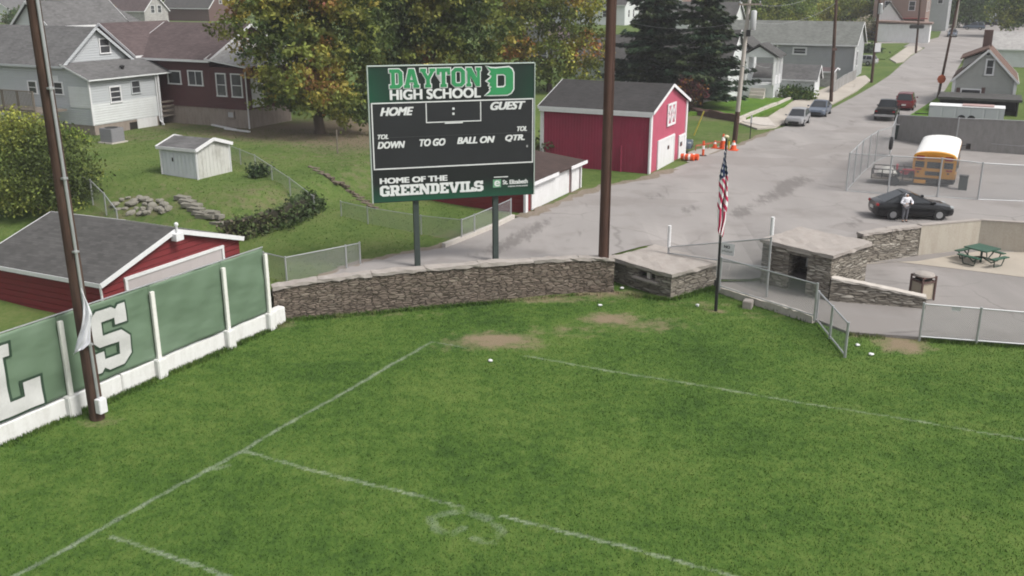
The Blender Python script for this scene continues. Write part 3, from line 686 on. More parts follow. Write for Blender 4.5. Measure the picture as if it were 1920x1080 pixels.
def curve_mesh(polys, offset=0.0, ext=.5):
    cu = bpy.data.curves.new('outline', 'CURVE'); cu.dimensions = '2D'; cu.fill_mode = 'BOTH'; cu.extrude = ext
    for i_, pl in enumerate(polys):
        pl = outset(list(pl), offset if not hole_of(polys, i_) else -offset)
        sp = cu.splines.new('POLY'); sp.points.add(len(pl) - 1); sp.use_cyclic_u = True
        for k, (x, y) in enumerate(pl): sp.points[k].co = (x, y, 0, 1)
    ob = bpy.data.objects.new('outline', cu); COL.objects.link(ob); bpy.context.view_layer.update()
    me = bpy.data.meshes.new_from_object(ob.evaluated_get(bpy.context.evaluated_depsgraph_get()))
    bpy.data.objects.remove(ob); bpy.data.curves.remove(cu); return me
def join_meshes(ms, shifts):
    bm = bmesh.new()
    for m_, (dx, dy, dz) in zip(ms, shifts):
        n0 = len(bm.verts); bm.from_mesh(m_); bm.verts.ensure_lookup_table()
        for v in bm.verts[n0:]: v.co += Vector((dx, dy, dz))
    me = bpy.data.meshes.new('letters'); bm.to_mesh(me); bm.free(); return me
def slab_text(word, gap=1.2, offset=0.0):
    x = 0; ms = []; sh_ = []
    for k, ch in enumerate(word):
        g, w = GLY[ch]; ms.append(curve_mesh(g, offset)); sh_.append((x, 0, .04 * (k % 2))); x += w + gap
    return join_meshes(ms, sh_), (0, x - gap, 0, 14)
def sans_text(body, bold=.02, shear=0.0, space=1.0):
    cu = bpy.data.curves.new('text', 'FONT'); cu.body = body; cu.size = 1; cu.offset = 0.0; cu.shear = shear; cu.extrude = .05; cu.space_character = space
    ob = bpy.data.objects.new('text', cu); COL.objects.link(ob); bpy.context.view_layer.update()
    me = bpy.data.meshes.new_from_object(ob.evaluated_get(bpy.context.evaluated_depsgraph_get()))
    bpy.data.objects.remove(ob); bpy.data.curves.remove(cu)
    d = bold * 1.1; me = join_meshes([me] * 6, [(-d, -d * .5, 0), (d, -d * .5, .004), (-d, d * .5, .008), (d, d * .5, .012), (-d * .35, 0, .016), (d * .35, 0, .020)])
    xs_ = [v.co.x for v in me.vertices]; ys_ = [v.co.y for v in me.vertices]
    return me, (min(xs_), max(xs_), min(ys_), max(ys_))
def put_text(name, mb, mat, parent, o, ax, box, lift, n, thick=.012):
    """lay a flat lettering mesh on a plane: o origin, ax horizontal, box=(s0,s1,z0,z1), n outward"""
    me, (x0, x1, y0, y1) = mb; s0, s1, z0, z1 = box; zc = [v.co.z for v in me.vertices]; za, zb = min(zc), max(zc)
    o0 = W[parent.name]
    me = me.copy()
    for v in me.vertices:
        s = s0 + (v.co.x - x0) / (x1 - x0) * (s1 - s0); z = z0 + (v.co.y - y0) / (y1 - y0) * (z1 - z0)
        k = (v.co.z - za) / max(1e-6, zb - za) * thick
        w = o + ax * s + n * (lift + k); v.co = Vector((w.x, w.y, z)) - o0
    me.materials.clear(); me.materials.append(mat); me.name = name
    ob = bpy.data.objects.new(name, me); COL.objects.link(ob); ob.parent = parent; W[ob.name] = o0; return ob
M['dgreen'] = m_plain('printed_green', (.035, .25, .095), .45, .12, 1.5)
M['dwhite'] = m_plain('printed_white', (.66, .67, .67), .45, .08, 2)
M['board'] = m_plain('scoreboard_black', (.021, .022, .025), .4, .15, .8, spec=.35)
t = NT('scoreboard_print'); M['print'] = t.fin(t.n('ShaderNodeAttribute', {'attribute_name': 'tint'}).outputs['Color'], .4, 0, .35)
# ------------------------------------------------------------------ scoreboard
pl_, pr_ = G(783, 501), G(929, 490)
sb = thing('scoreboard', 'large black and green football scoreboard on two steel posts behind the stone wall', 'scoreboard', tuple((pl_ + pr_) / 2))
bx = Vector((pr_.x - pl_.x, pr_.y - pl_.y, 0)).normalized(); bn = bx.cross(UP)
if bn.y > 0: bn = -bn
bo = Vector((pl_.x, pl_.y, 0)) + bn * .22
def bs(zx, zy):
    h = plane_hit(680 + zx / 3.6, 100 + zy / 3.6, bo, bn); return (h - bo).dot(bx), h.z
sl = (bs(25, 100)[0] + bs(80, 1020)[0]) / 2; sr = (bs(1150, 60)[0] + bs(1158, 942)[0]) / 2
ztop = (bs(25, 100)[1] + bs(1150, 58)[1]) / 2; zbot = (bs(80, 1020)[1] + bs(1158, 942)[1]) / 2
for p in (pl_, pr_):
    b = MB(); zc = (p.z - .3 + ztop - .4) / 2; hh = ztop - .4 - p.z + .3
    for k in (-1, 1): b.box(Vector((p.x, p.y, zc)) + bn * (.02 + k * .1), .24, .03, hh, bx)
    b.box(Vector((p.x, p.y, zc)) + bn * .02, .025, .17, hh, bx)
    b.build('post', M['darkmetal'], sb)
b = MB(); b.box(bo + bx * (sl + sr) / 2 + V(0, 0, (ztop + zbot) / 2) - bn * .05, sr - sl, .16, ztop - zbot, bx); b.build('cabinet', M['board'], sb)
def print_panel(name, z0, z1, fn):
    nx_, nz_ = 40, 12; vs = []; co = []
    for j in range(nz_ + 1):
        for i in range(nx_ + 1):
            u, v = i / nx_, j / nz_; w = bo + bx * (sl + (sr - sl) * u) + bn * .034; vs.append((w.x, w.y, z0 + (z1 - z0) * v)); co.append(fn(u, v))
    ii = [(j * (nx_ + 1) + i) for j in range(nz_) for i in range(nx_)]
    f = [(i, i + 1, i + nx_ + 2, i + nx_ + 1) for i in ii]
    return np_mesh(name, vs, f, M['print'], parent=sb, col=np.array(co))
gk = np.array((.012, .014, .015)); gg = np.array((.012, .075, .042))
zf = bs(600, 322)[1]; zl = bs(600, 760)[1]
print_panel('header_panel', zf, ztop - .03, lambda u, v: gk + (gg - gk) * min(1, max(0, (abs(u - .55) * 1.9) ** 2.6 * .75 * (1.15 - v * .5))))
print_panel('footer_panel', zbot + .03, zl - .06, lambda u, v: gk + (gg - gk) * min(1, max(0, (1 - v * 1.7) * (1.05 - abs(u - .4) * .6))))
def bar(name, z0_, z1_, w, mat, lift=.05):
    b = MB(); (sa, za), (sb_, zb_) = bs(*z0_), bs(*z1_)
    a = bo + bx * sa + bn * lift + V(0, 0, za); c = bo + bx * sb_ + bn * lift + V(0, 0, zb_)
    b.beam(a, c, .02, w) if abs(za - zb_) < abs(sa - sb_) else b.box((a + c) / 2, w, .02, abs(za - zb_), bx)
    return b.build(name, mat, sb)
def rect_lines(name, s0, s1, z0, z1, w, top=True):
    b = MB(); q = lambda s, z: bo + bx * s + bn * .045 + V(0, 0, z)
    if top: b.box(q((s0 + s1) / 2, z1), s1 - s0 + w, .015, w, bx)
    b.box(q((s0 + s1) / 2, z0), s1 - s0 + w, .015, w, bx)
    for s in (s0, s1): b.box(q(s, (z0 + z1) / 2), w, .015, z1 - z0 - w - .004, bx)
    return b.build(name, M['dwhite'], sb)
zfb = (bs(75, 795)[1] + bs(1150, 721)[1]) / 2; zft = (bs(48, 349)[1] + bs(1147, 296)[1]) / 2
rect_lines('border_line', sl + .10, sr - .06, zfb, zft, .05)
rect_lines('clock_box', bs(428, 400)[0], bs(795, 400)[0], (bs(430, 470)[1] + bs(797, 450)[1]) / 2, zft - .03, .04, False)
b = MB(); q = lambda s, z: bo + bx * s + bn * .045 + V(0, 0, z)
b.box(q((bs(553, 467)[0] + bs(675, 462)[0]) / 2, bs(614, 466)[1]), bs(675, 462)[0] - bs(553, 467)[0], .015, .08, bx); b.build('clock_bar', M['dwhite'], sb)
for zy in (373, 407): b = MB(); b.box(q(bs(611, zy)[0], bs(611, zy)[1]), .1, .015, .1, bx); b.build('colon_dot', M['dwhite'], sb, bevel=.006)
b = MB(); b.box(q((sl + sr) / 2, bs(600, 552)[1]), sr - sl - .2, .012, .012, bx); b.build('seam', m_plain('seam_grey', (.07, .07, .075), .5), sb)
b = MB(); b.box(q(bs(932, 833)[0], bs(932, 833)[1]), bs(980, 830)[0] - bs(885, 836)[0], .015, .035, bx); b.build('sponsor_rule', M['dwhite'], sb)
b = MB(); b.box(q(bs(1108, 625)[0], bs(1108, 625)[1]), .07, .02, .1, bx); b.build('indicator', m_plain('indicator_grey', (.3, .3, .3)), sb)
# pale trim round the cabinet
b = MB(); m_ = bo + bn * .0
b.box(bo + bx * (sl + sr) / 2 + V(0, 0, ztop + .02) - bn * .02, sr - sl + .06, .2, .04, bx)
for s in (sl - .02, sr + .02): b.box(bo + bx * s + V(0, 0, (ztop + zbot) / 2) - bn * .02, .04, .2, ztop - zbot - .005, bx)
b.build('edge_trim', m_plain('trim_aluminium', (.40, .46, .42), .5), sb)
def sbox(lb, rt): a = bs(*lb); c = bs(*rt); return (a[0], c[0], a[1], c[1])
bxd = sbox((180, 238), (798, 92)); med, bbd = slab_text('DAYTON', .5)
ko = (bxd[1] - bxd[0]) / (bbd[1] - bbd[0])
put_text('lettering', (slab_text('DAYTON', .5, .5)[0], bbd), M['dwhite'], sb, bo, bx, bxd, .036, bn, .012)
put_text('lettering', (slab_text('DAYTON', .5, -.15)[0], bbd), M['dgreen'], sb, bo, bx, bxd, .052, bn, .012)
for body, lb, rt, bold, shear in (('HIGH SCHOOL', (183, 316), (795, 229), .038, 0), ('HOME', (117, 424), (342, 359), .045, .3), ('GUEST', (860, 383), (1097, 320), .045, .3), ('TOL', (100, 580), (172, 546), .045, .25), ('TOL', (1040, 525), (1108, 490), .045, .25),
        ('DOWN', (100, 645), (284, 590), .045, .25), ('TO GO', (383, 628), (557, 572), .045, .25), ('BALL ON', (636, 612), (890, 556), .045, .25), ('QTR.', (960, 597), (1092, 545), .045, .25), ('HOME OF THE', (115, 882), (570, 820), .045, 0), ('St. Elizabeth', (944, 884), (1112, 846), .035, 0), ('HEALTHCARE', (980, 901), (1112, 886), .04, 0)):
    put_text('lettering', sans_text(body, bold, shear), M['dwhite'], sb, bo, bx, sbox(lb, rt), .038, bn, .014)
mg, bg_ = slab_text('GREENDEVILS', .45, .12); put_text('lettering', (mg, bg_), M['dwhite'], sb, bo, bx, sbox((118, 966), (812, 858)), .038, bn, .014)
EM = [(828, 84), (862, 98), (895, 100), (985, 92), (1005, 105), (1015, 130), (1015, 240), (1000, 265), (975, 278), (860, 281), (822, 285), (850, 265), (862, 250), (857, 236), (868, 226), (850, 215), (858, 200), (836, 186), (862, 165), (868, 150), (850, 140), (862, 122), (850, 106)]
EH = [(902, 141), (948, 139), (963, 151), (963, 214), (950, 227), (902, 229)]
ep = [[bs(*p) for p in EM], [bs(*p) for p in EH]]
for off, mt, lift in ((.05, M['dwhite'], .036), (-.005, M['dgreen'], .052)):
    me = curve_mesh(ep, off, .01); bb = (0, 1, 0, 1); put_text('emblem', (me, bb), mt, sb, bo, bx, (0, 1, 0, 1), lift, bn, .012)
b = MB(); a = bs(878, 905); c = bs(932, 849); b.box(q((a[0] + c[0]) / 2, (a[1] + c[1]) / 2), c[0] - a[0], .015, c[1] - a[1], bx); b.build('sponsor_logo', m_plain('logo_green', (.16, .36, .22), .5, .5, 2), sb)
put_text('sponsor_letter', sans_text('e', .02), M['dwhite'], sb, bo, bx, (a[0] + .06, c[0] - .05, a[1] + .05, c[1] - .05), .055, bn, .01)
# ------------------------------------------------------------------ banner wall on the left
b0 = P(0, 838, 0); b1 = P(537, 604, 0); wx = (b1 - b0).normalized(); wnrm = wx.cross(UP)
if wnrm.x < 0: wnrm = -wnrm
def ws(px_, py_, off=0.0):
    o = b0 + wnrm * off; h = plane_hit(px_, py_, o, wnrm); return (h - o).dot(wx), h.z
WL = (b1 - b0).length; WH = .66
wt = thing('banner_wall', 'low whitewashed concrete wall with white pilasters and posts along the left sideline', 'wall', tuple((b0 + b1) / 2))
b = MB()
segs = [-9, -4.5, 0, ws(230, 720)[0], ws(300, 690)[0], ws(440, 640)[0], WL]
for i, (a, c) in enumerate(zip(segs, segs[1:])):
    h = WH + (.03 if i % 2 else 0)
    b.box(b0 + wx * (a + c) / 2 - wnrm * .18 + V(0, 0, h / 2 - .1), c - a - .012, .36, h + .2, wx)
o = b.build('wall_base', M['whitewash'], wt, bevel=.025); rough(o, .012, 6, 0)
posts = [ws(112, 602, .05)[0], ws(284, 547, .05)[0], ws(418, 502, .05)[0], ws(497, 476, .05)[0]]
pz = [ws(112, 602, .05)[1], ws(284, 547, .05)[1], ws(418, 502, .05)[1], ws(497, 476, .05)[1]]
step = posts[1] - posts[0]
posts = [posts[0] - 2 * step, posts[0] - step] + posts; pz = [pz[0], pz[0]] + pz
for s, z in zip(posts, pz):
    b = MB(); b.box(b0 + wx * s - wnrm * .1 + V(0, 0, .34), .42, .62, .78, wx); o = b.build('pilaster', M['whitewash'], wt, bevel=.03)
    b = MB(); b.box(b0 + wx * s + wnrm * .05 + V(0, 0, (z + .735) / 2), .17, .11, z - .735, wx); b.build('post', M['whitepost'], wt, bevel=.012)
zr = [ws(0, 628, -.02)[1], ws(109, 591, -.02)[1], ws(278, 538, -.02)[1], ws(412, 492, -.02)[1], ws(488, 464, -.02)[1]]
ztb = float(np.mean(zr))
b = MB(); b.tube([b0 + wx * (-9) - wnrm * .06 + V(0, 0, ztb + .03), b0 + wx * posts[-1] - wnrm * .06 + V(0, 0, ztb + .03)], .025, 6); b.build('top_rail', M['galv'], wt)
def rip(s, z):
    return .018 * math.sin(s * 2.1 + z * 1.6) + .014 * math.sin(s * 5.3 - z * 3.1 + 1) + .010 * math.sin(z * 6 + s * 1.7)
t = NT('banner_vinyl'); a = t.noise(t.coord('UV', (.3, .6, 1)), .8, 2, .4); bb_ = t.noise(t.n('ShaderNodeMapping', Vector=t.coord('UV'), Rotation=(0, 0, .7), Scale=(.35, .9, 1)).outputs[0], 1.3, 2)
col = t.ramp(a, [(.3, (.098, .150, .096)), (.55, (.122, .180, .120)), (.75, (.155, .215, .155))])
t.bump(bb_, .8, .12); M['banner'] = t.fin(col, .5, 0, .35)
M['bletter'] = m_plain('banner_grey_print', (.50, .50, .49), .5, .12, 1.2); M['boutline'] = m_plain('banner_dark_outline', (.03, .055, .035), .5, .1)
labels = ['green vinyl banner with a big pale grey letter L at the left frame edge', 'green vinyl banner with a big pale grey letter S behind the leaning white flag', 'plain green vinyl banner panel between the letter S and the narrow end panel', 'narrow plain green vinyl banner at the stone wall end']
ban = []
for i, lab in enumerate(labels):
    s0, s1 = posts[i + 1] , posts[i + 2]
    nu, nv = 40, 22; vs = []
    for j in range(nv + 1):
        for k in range(nu + 1):
            s = s0 + (s1 - s0) * k / nu; z = WH + .06 + (ztb - WH - .06) * j / nv
            w = b0 + wx * s - wnrm * (.06 - rip(s, z) - .012 * math.sin(math.pi * k / nu)); vs.append((w.x, w.y, z))
    ii = [j * (nu + 1) + k for j in range(nv) for k in range(nu)]
    o = np_mesh('banner', vs, [(q_, q_ + 1, q_ + nu + 2, q_ + nu + 1) for q_ in ii], M['banner'], o0=b0 + wx * (s0 + s1) / 2 + V(0, 0, WH))
    uvd = o.data.uv_layers.new(name='UVMap').data
    for l_ in o.data.loops: vi = l_.vertex_index; uvd[l_.index].uv = (s0 + (s1 - s0) * (vi % (nu + 1)) / nu, (vi // (nu + 1)) / nv * 2.4)
    md = o.modifiers.new('thickness', 'SOLIDIFY'); md.thickness = .004; md.offset = -1
    o.data.polygons.foreach_set('use_smooth', [True] * len(o.data.polygons))
    tag(o, lab, 'banner', 'green vinyl banners along the wall'); ban.append(o)
def bfit(o):  # make lettering follow the cloth
    bm = bmesh.new(); bm.from_mesh(o.data)
    bmesh.ops.triangulate(bm, faces=bm.faces[:])
    for _ in range(5):
        es = [e for e in bm.edges if e.calc_length() > .3]
        if not es: break
        bmesh.ops.subdivide_edges(bm, edges=es, cuts=1); bmesh.ops.triangulate(bm, faces=[f for f in bm.faces if len(f.verts) > 3])
    o0 = W[o.parent.name]
    for v in bm.verts:
        w = v.co + o0; s = (w - b0).dot(wx); v.co += wnrm * rip(s, w.z)
    bm.to_mesh(o.data); bm.free()
for word, bi, (s0, s1, z0, z1) in (('L', 0, (ws(82, 744)[0] - 2.0, ws(82, 744)[0], ws(60, 765)[1], ws(28, 638)[1])), ('S', 1, (ws(171, 650)[0], ws(246, 650)[0], ws(190, 700)[1], ws(232, 566)[1]))):
    me0, bb0 = slab_text(word, 1, 0)
    o = put_text('letter_outline', (slab_text(word, 1, .42)[0], bb0), M['boutline'], ban[bi], b0, wx, (s0, s1, z0, z1), -.018, wnrm, .006); bfit(o)
    o = put_text('letter', (slab_text(word, 1, -.06)[0], bb0), M['bletter'], ban[bi], b0, wx, (s0, s1, z0, z1), .006, wnrm, .006); bfit(o)
# ------------------------------------------------------------------ tall light poles, flag pole
def pole_line(base, toppx, H):
    q = YP(*toppx, base.y); d = (q - base); return base + d * (H / d.z)
pb = P(183, 785, 0)
lp = thing('light_pole', 'tall dark creosoted wooden pole with a conduit, in front of the banner wall', 'pole', tuple(pb))
ptop = pole_line(pb, (62, 0), 19)
b = MB(); b.tube([pb + (ptop - pb) * k / 8 + V(0, 0, -.3 if k == 0 else 0) for k in range(9)], [.235 - .009 * k for k in range(9)], 16); b.build('pole', M['poleA'], lp, smooth=True)
cd = Vector((.2, -.16, 0)); b = MB(); b.tube([pb + cd + (ptop - pb) * k for k in (.03, .3, .6, 1)], .05, 8); b.build('conduit', M['galv'], lp, smooth=True)
b = MB(); b.box(pb + V(.26, -.18, .55), .3, .24, .5, wx); b.build('electrical_box', M['trim'], lp, bevel=.02)
for k in (.14, .3, .42, .56): b = MB(); b.box(pb + cd + (ptop - pb) * k + V(0, -.02, 0), .16, .14, .06, wx); b.build('conduit_strap', M['galv'], lp)
# small white flag on a staff leaning on the pole
fy = pb.y - .42
fp = [(153, 543), (161, 562), (171, 584), (174, 600), (166, 625), (174, 645), (160, 655), (148, 664), (138, 660), (146, 636), (152, 612), (156, 590), (157, 568)]
fl = thing('leaning_flag', 'small limp white flag on a short white staff tied to the dark pole', 'flag', tuple(YP(155, 655, fy)))
ctr = [(153, 545, 4), (160, 565, 8), (164, 590, 17), (161, 615, 18), (157, 640, 24), (148, 657, 16), (140, 663, 5)]
vs = []; fs_ = []
for i in range(25):
    k = i / 24 * (len(ctr) - 1); a0 = min(int(k), len(ctr) - 2); fr = k - a0
    cx, cy, cw = [ctr[a0][q_] * (1 - fr) + ctr[a0 + 1][q_] * fr for q_ in range(3)]
    for j in range(7):
        u = j / 6 - .5; p = YP(cx + u * cw, cy + 6 * u * math.sin(i * .5), fy + .09 * math.sin(u * 9 + i * .35) * (cw / 20)); vs.append(p)
fs_ = [(i * 7 + j, i * 7 + j + 1, i * 7 + j + 8, i * 7 + j + 7) for i in range(24) for j in range(6)]
o = np_mesh('cloth', [tuple(v) for v in vs], fs_, m_plain('white_cloth', (.68, .68, .72), .8, .1, 2), parent=fl); uvs(o.data, Vector())
md = o.modifiers.new('thickness', 'SOLIDIFY'); md.thickness = .006; o.data.polygons.foreach_set('use_smooth', [True] * len(o.data.polygons))
b = MB(); b.tube([YP(152, 541, fy - .02), YP(172, 592, fy - .02)], .018, 6); b.build('staff', M['trim'], fl)
pb2 = P(1130, 545, 0)
lp2 = thing('light_pole', 'tall reddish brown wooden pole at the inner corner of the stone wall', 'pole', tuple(pb2))
pt2 = pole_line(pb2, (1146, 0), 21)
b = MB(); b.tube([pb2 + (pt2 - pb2) * k / 8 + V(0, 0, -.3 if k == 0 else 0) for k in range(9)], [.25 - .011 * k for k in range(9)], 16); b.build('pole', M['poleB'], lp2, smooth=True)
b = MB(); b.tube([pb2 + V(.2, -.18, 0) + (pt2 - pb2) * k for k in (.01, .5, 1)], .022, 6); b.build('ground_wire', M['poleB'], lp2)
pb3 = P(1342, 583, 0); pt3 = YP(1362, 259, pb3.y)
fp3 = thing('flagpole', 'slim black flagpole with a pale ball on top, in front of the gate fence', 'flagpole', tuple(pb3))
b = MB(); b.tube([pb3 + V(0, 0, -.2), pb3 + (pt3 - pb3) * .5, pt3], [.075, .06, .042], 10); b.build('pole', M['black'], fp3, smooth=True)
b = MB(); b.lathe(pt3, [(.02, -.02), (.08, .01), (.12, .06), (.08, .11), (.02, .13)], 12); b.build('finial', m_plain('pale_gold', (.62, .56, .36), .35, .1), fp3, smooth='all')
b = MB(); b.tube([pb3 + (pt3 - pb3) * k + V(-.06, -.03, 0) for k in (.2, .97)], .007, 5); b.build('halyard', M['trim'], fp3)
b = MB(); b.box(pb3 + (pt3 - pb3) * .17 + V(-.09, 0, 0), .1, .1, .26); b.build('cleat', M['black'], fp3)
# US flag hanging limp
t = NT('flag_cloth'); uv = t.n('ShaderNodeUVMap').outputs[0]; sp = t.n('ShaderNodeSeparateXYZ', Vector=uv); u_, v_ = sp.outputs[0], sp.outputs[1]
d_ = t.math('ADD', v_, t.math('MULTIPLY', u_, -.16)); st = t.math('LESS_THAN', t.math('FRACT', t.math('MULTIPLY', d_, 8.2)), .5)
low = t.math('GREATER_THAN', v_, .70); st2 = t.math('LESS_THAN', t.math('FRACT', t.math('ADD', t.math('MULTIPLY', u_, 2.3), t.math('MULTIPLY', v_, 2.0))), .52)
fst = t.mix(low, t.mix(st, (.75, .73, .74), (.48, .03, .09)), t.mix(st2, (.75, .73, .74), (.48, .03, .09)))
cant = t.math('LESS_THAN', t.math('ADD', v_, t.math('MULTIPLY', u_, .12)), .37)
vo = t.n('ShaderNodeTexVoronoi', Vector=t.n('ShaderNodeMapping', Vector=uv, Scale=(3.0, 15, 1)).outputs[0], Scale=1.0, Randomness=.15)
cc = t.mix(t.math('LESS_THAN', vo.outputs[0], .30), (.02, .032, .085), (.62, .62, .64))
t.fin(t.mix(cant, fst, cc), .75, 0, .2); M['usflag'] = t.mat
prof = [(284, 1359.6, 3), (296, 1359, 6), (310, 1358.5, 10), (330, 1357, 13), (350, 1356.5, 16), (372, 1356, 19), (384, 1354, 18), (396, 1353.5, 13), (410, 1353, 14), (424, 1352, 13), (434, 1351, 14), (442, 1351, 8)]
nu, nv = 28, 48; vs = []; uvl = []
for j in range(nv + 1):
    yy = 284 + (442 - 284) * j / nv; cx = np.interp(yy, [p[0] for p in prof], [p[1] for p in prof]); cw = np.interp(yy, [p[0] for p in prof], [p[2] for p in prof])
    for i in range(nu + 1):
        u = i / nu
        xo = (u - .5) * 2; fold = math.sin(u * math.pi * 3.2 + j * .06) * .5 + .25 * math.sin(u * 17 + j * .13)
        p = YP(cx + xo * cw * .52 + 1.2 * math.sin(j * .3 + u * 4), yy + 3 * xo, pb3.y - .1 + fold * .12 * cw / 18); vs.append(tuple(p)); uvl.append((u, j / nv))
ii = [j * (nu + 1) + i for j in range(nv) for i in range(nu)]
o = np_mesh('american_flag', vs, [(q_, q_ + 1, q_ + nu + 2, q_ + nu + 1) for q_ in ii], M['usflag'], o0=Vector(vs[-nu // 2]))
uvd = o.data.uv_layers.new(name='UVMap').data
for lp_ in o.data.loops: uvd[lp_.index].uv = uvl[lp_.vertex_index]
o.data.polygons.foreach_set('use_smooth', [True] * len(o.data.polygons)); md = o.modifiers.new('thickness', 'SOLIDIFY'); md.thickness = .005
tag(o, 'American flag hanging limp from the black flagpole', 'flag')
# ------------------------------------------------------------------ houses: corner G nearest the camera; E1 runs up the street, E2 to the left and away
def window(parent, o, ax, n, s0, s1, z0, z1, fr=.09, rails=1, mull=0, pane='paneglass', frame='trim', name='window'):
    m = MB(); q = lambda s, z, d=.03: o + ax * s + n * d + V(0, 0, z); w = s1 - s0; h = z1 - z0
    m.box(q((s0 + s1) / 2, z0 + fr / 2), w + .06, .1, fr, ax); m.box(q((s0 + s1) / 2, z1 - fr / 2), w + .02, .08, fr, ax)
    for s in (s0 + fr / 2, s1 - fr / 2): m.box(q(s, (z0 + z1) / 2), fr, .08, h - 2 * fr - .004, ax)
    for k in range(rails): m.box(q((s0 + s1) / 2, z0 + h * (k + 1) / (rails + 1), .02), w - 2 * fr - .004, .05, .05, ax)
    for k in range(mull): m.box(q(s0 + w * (k + 1) / (mull + 1), (z0 + z1) / 2, .022), .05, .045, h - 2 * fr - .006, ax)
    f = m.build(name, M[frame], parent)
    p = MB(); p.box(q((s0 + s1) / 2, (z0 + z1) / 2, .006), w - fr, .02, h - fr, ax); p.build('pane', M[pane], f)
    return f
def wpx(parent, o, ax, n, x0, y0, x1, y1, **k):
    """window given by its picture corners, put on the wall plane it belongs to"""
    xm, ym = (x0 + x1) / 2, (y0 + y1) / 2
    def on(px_, py_): h = plane_hit(px_, py_, o, n); return (h - o).dot(ax), h.z
    sa, sb_ = sorted((on(x0, ym)[0], on(x1, ym)[0])); za, zb = sorted((on(xm, y0)[1], on(xm, y1)[1]))
    return window(parent, Vector((o.x, o.y, 0)), ax, n, sa, sb_, za, zb, **k)
def gable(parent, C, la, lb, z0, ze, rise, ridge, wall, roof, trim, oh=.3, oe=.3, th=.14, part=('wall', 'roof', 'fascia'), found=None, zf=None):
    """gabled block: C corner, la along E1, lb along E2; ridge 'a' (along E1) or 'b' (along E2)"""
    A, B = (E1, E2)
    pt = lambda a, b_, z: Vector((C.x, C.y, 0)) + A * a + B * b_ + V(0, 0, z)
    m = MB(); zz = zf if zf is not None else z0
    if ridge == 'b':
        m.prism([pt(0, 0, zz), pt(la, 0, zz), pt(la, 0, ze), pt(la / 2, 0, ze + rise), pt(0, 0, ze)], B * lb); hw = la / 2
        line = lambda x, z, e: (pt(x, -e, z), pt(x, lb + e, z)); half = la / 2
    else:
        m.prism([pt(0, 0, zz), pt(0, lb, zz), pt(0, lb, ze), pt(0, lb / 2, ze + rise), pt(0, 0, ze)], A * la)
        line = lambda x, z, e: (pt(-e, x, z), pt(la + e, x, z)); half = lb / 2
    w = m.build(part[0], wall, parent)
    if found is not None:
        f = MB(); f.box(pt(la / 2, lb / 2, (z0 + zf) / 2 - .2), la - .06, lb - .06, zf - z0 + .4 - .01, A); f.build('foundation', found, parent)
    sl_ = rise / half; r = MB(); tr = MB()
    nx_ = Vector((0, 0, th))
    for sgn in (-1, 1):
        x0 = half + sgn * (half + oh); zlow = ze - oh * sl_ + .01; z_top = ze + rise + .01
        a0, a1 = line(x0, zlow, oe); c0, c1 = line(half, z_top, oe)
        r.prism([a0, a1, c1, c0], nx_)
        # trim: eave board and the two rakes
        xo = half + sgn * (half + oh + .015); b0_, b1_ = line(xo, zlow + th * .35, oe)
        tr.beam(b0_, b1_, .03, .17)
        for e in (-1, 1):
            p = line(x0, zlow + th * .35, oe + .018)[0 if e < 0 else 1]; q_ = line(half, z_top + th * .35, oe + .018)[0 if e < 0 else 1]
            tr.beam(p, q_, .03, .2)
    rf = r.build(part[1], roof, parent); tr.build(part[2], trim, parent)
    return w, rf
def shed_roof(parent, pts, th, mat, trim=None, name='roof'):
    m = MB(); m.prism(pts, V(0, 0, th)); o = m.build(name, mat, parent)
    if trim is not None:
        b = MB()
        for p, q in zip(pts, pts[1:] + pts[:1]): b.beam(p + V(0, 0, th * .4), q + V(0, 0, th * .4), .05, th * .8)
        b.build('fascia', trim, parent)
    return o
def roof_h(C, ax, off, apex, ze):
    h = plane_hit(*apex, C, UP.cross(ax).normalized()); return h.z - ze
F1 = -E2   # outward normal of the street-side face (spanned by E1)
F2 = -E1   # outward normal of the camera-side face (spanned by E2)
M['side_grey'] = m_siding('siding_pale_grey', (.43, .45, .465), .18, (.34, .35, .36))
M['side_white'] = m_siding('siding_white', (.60, .62, .62), .18, (.42, .42, .40), .35)
M['side_maroon'] = m_siding('siding_maroon', (.085, .034, .036), .14, (.05, .028, .028), .5)
M['side_mid'] = m_siding('siding_mid_grey', (.33, .338, .345), .16, (.2, .2, .2), .3)
M['side_sage'] = m_siding('siding_sage_grey', (.33, .34, .32), .17, (.22, .22, .2), .35)
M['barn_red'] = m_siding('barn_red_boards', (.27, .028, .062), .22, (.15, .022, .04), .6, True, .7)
M['barn_red_lit_front'] = m_siding('barn_red_lit_front', (.43, .085, .135), .22, (.28, .06, .09), .45, True, .7)  # barn red lightened: light falling on the street-side gable is put into the colour
M['gar_red'] = m_siding('garage_red', (.17, .022, .026), .25, (.12, .022, .024), .6, False, .7)
M['brick_brown'] = m_dirty('brown_brick', (.25, .18, .155), (.18, .13, .11), amt=.5, rough=.9)
M['brick_dark'] = m_dirty('dark_brick', (.115, .07, .062), (.08, .05, .045), amt=.5, rough=.9)
M['roof_grey'] = m_shingle('roof_grey', (.105, .103, .103)); M['roof_dark'] = m_shingle('roof_dark', (.040, .038, .038)); M['roof_maroon'] = m_shingle('roof_maroon', (.082, .062, .062))
M['roof_brown'] = m_shingle('roof_brown', (.115, .072, .058)); M['roof_green'] = m_shingle('roof_greengrey', (.13, .135, .125)); M['roof_char'] = m_shingle('roof_charcoal', (.068, .066, .064)); M['roof_pale'] = m_shingle('roof_pale', (.30, .29, .28)); M['roof_rust'] = m_shingle('roof_rust', (.055, .038, .034))
M['block'] = m_dirty('foundation_block', (.27, .23, .20), (.16, .12, .10), amt=.8, rough=.95, bump=.4)
M['darkvoid'] = m_plain('dark_void_shade', (.02, .018, .016), .9)  # near-black colour standing in for shade inside hollow places
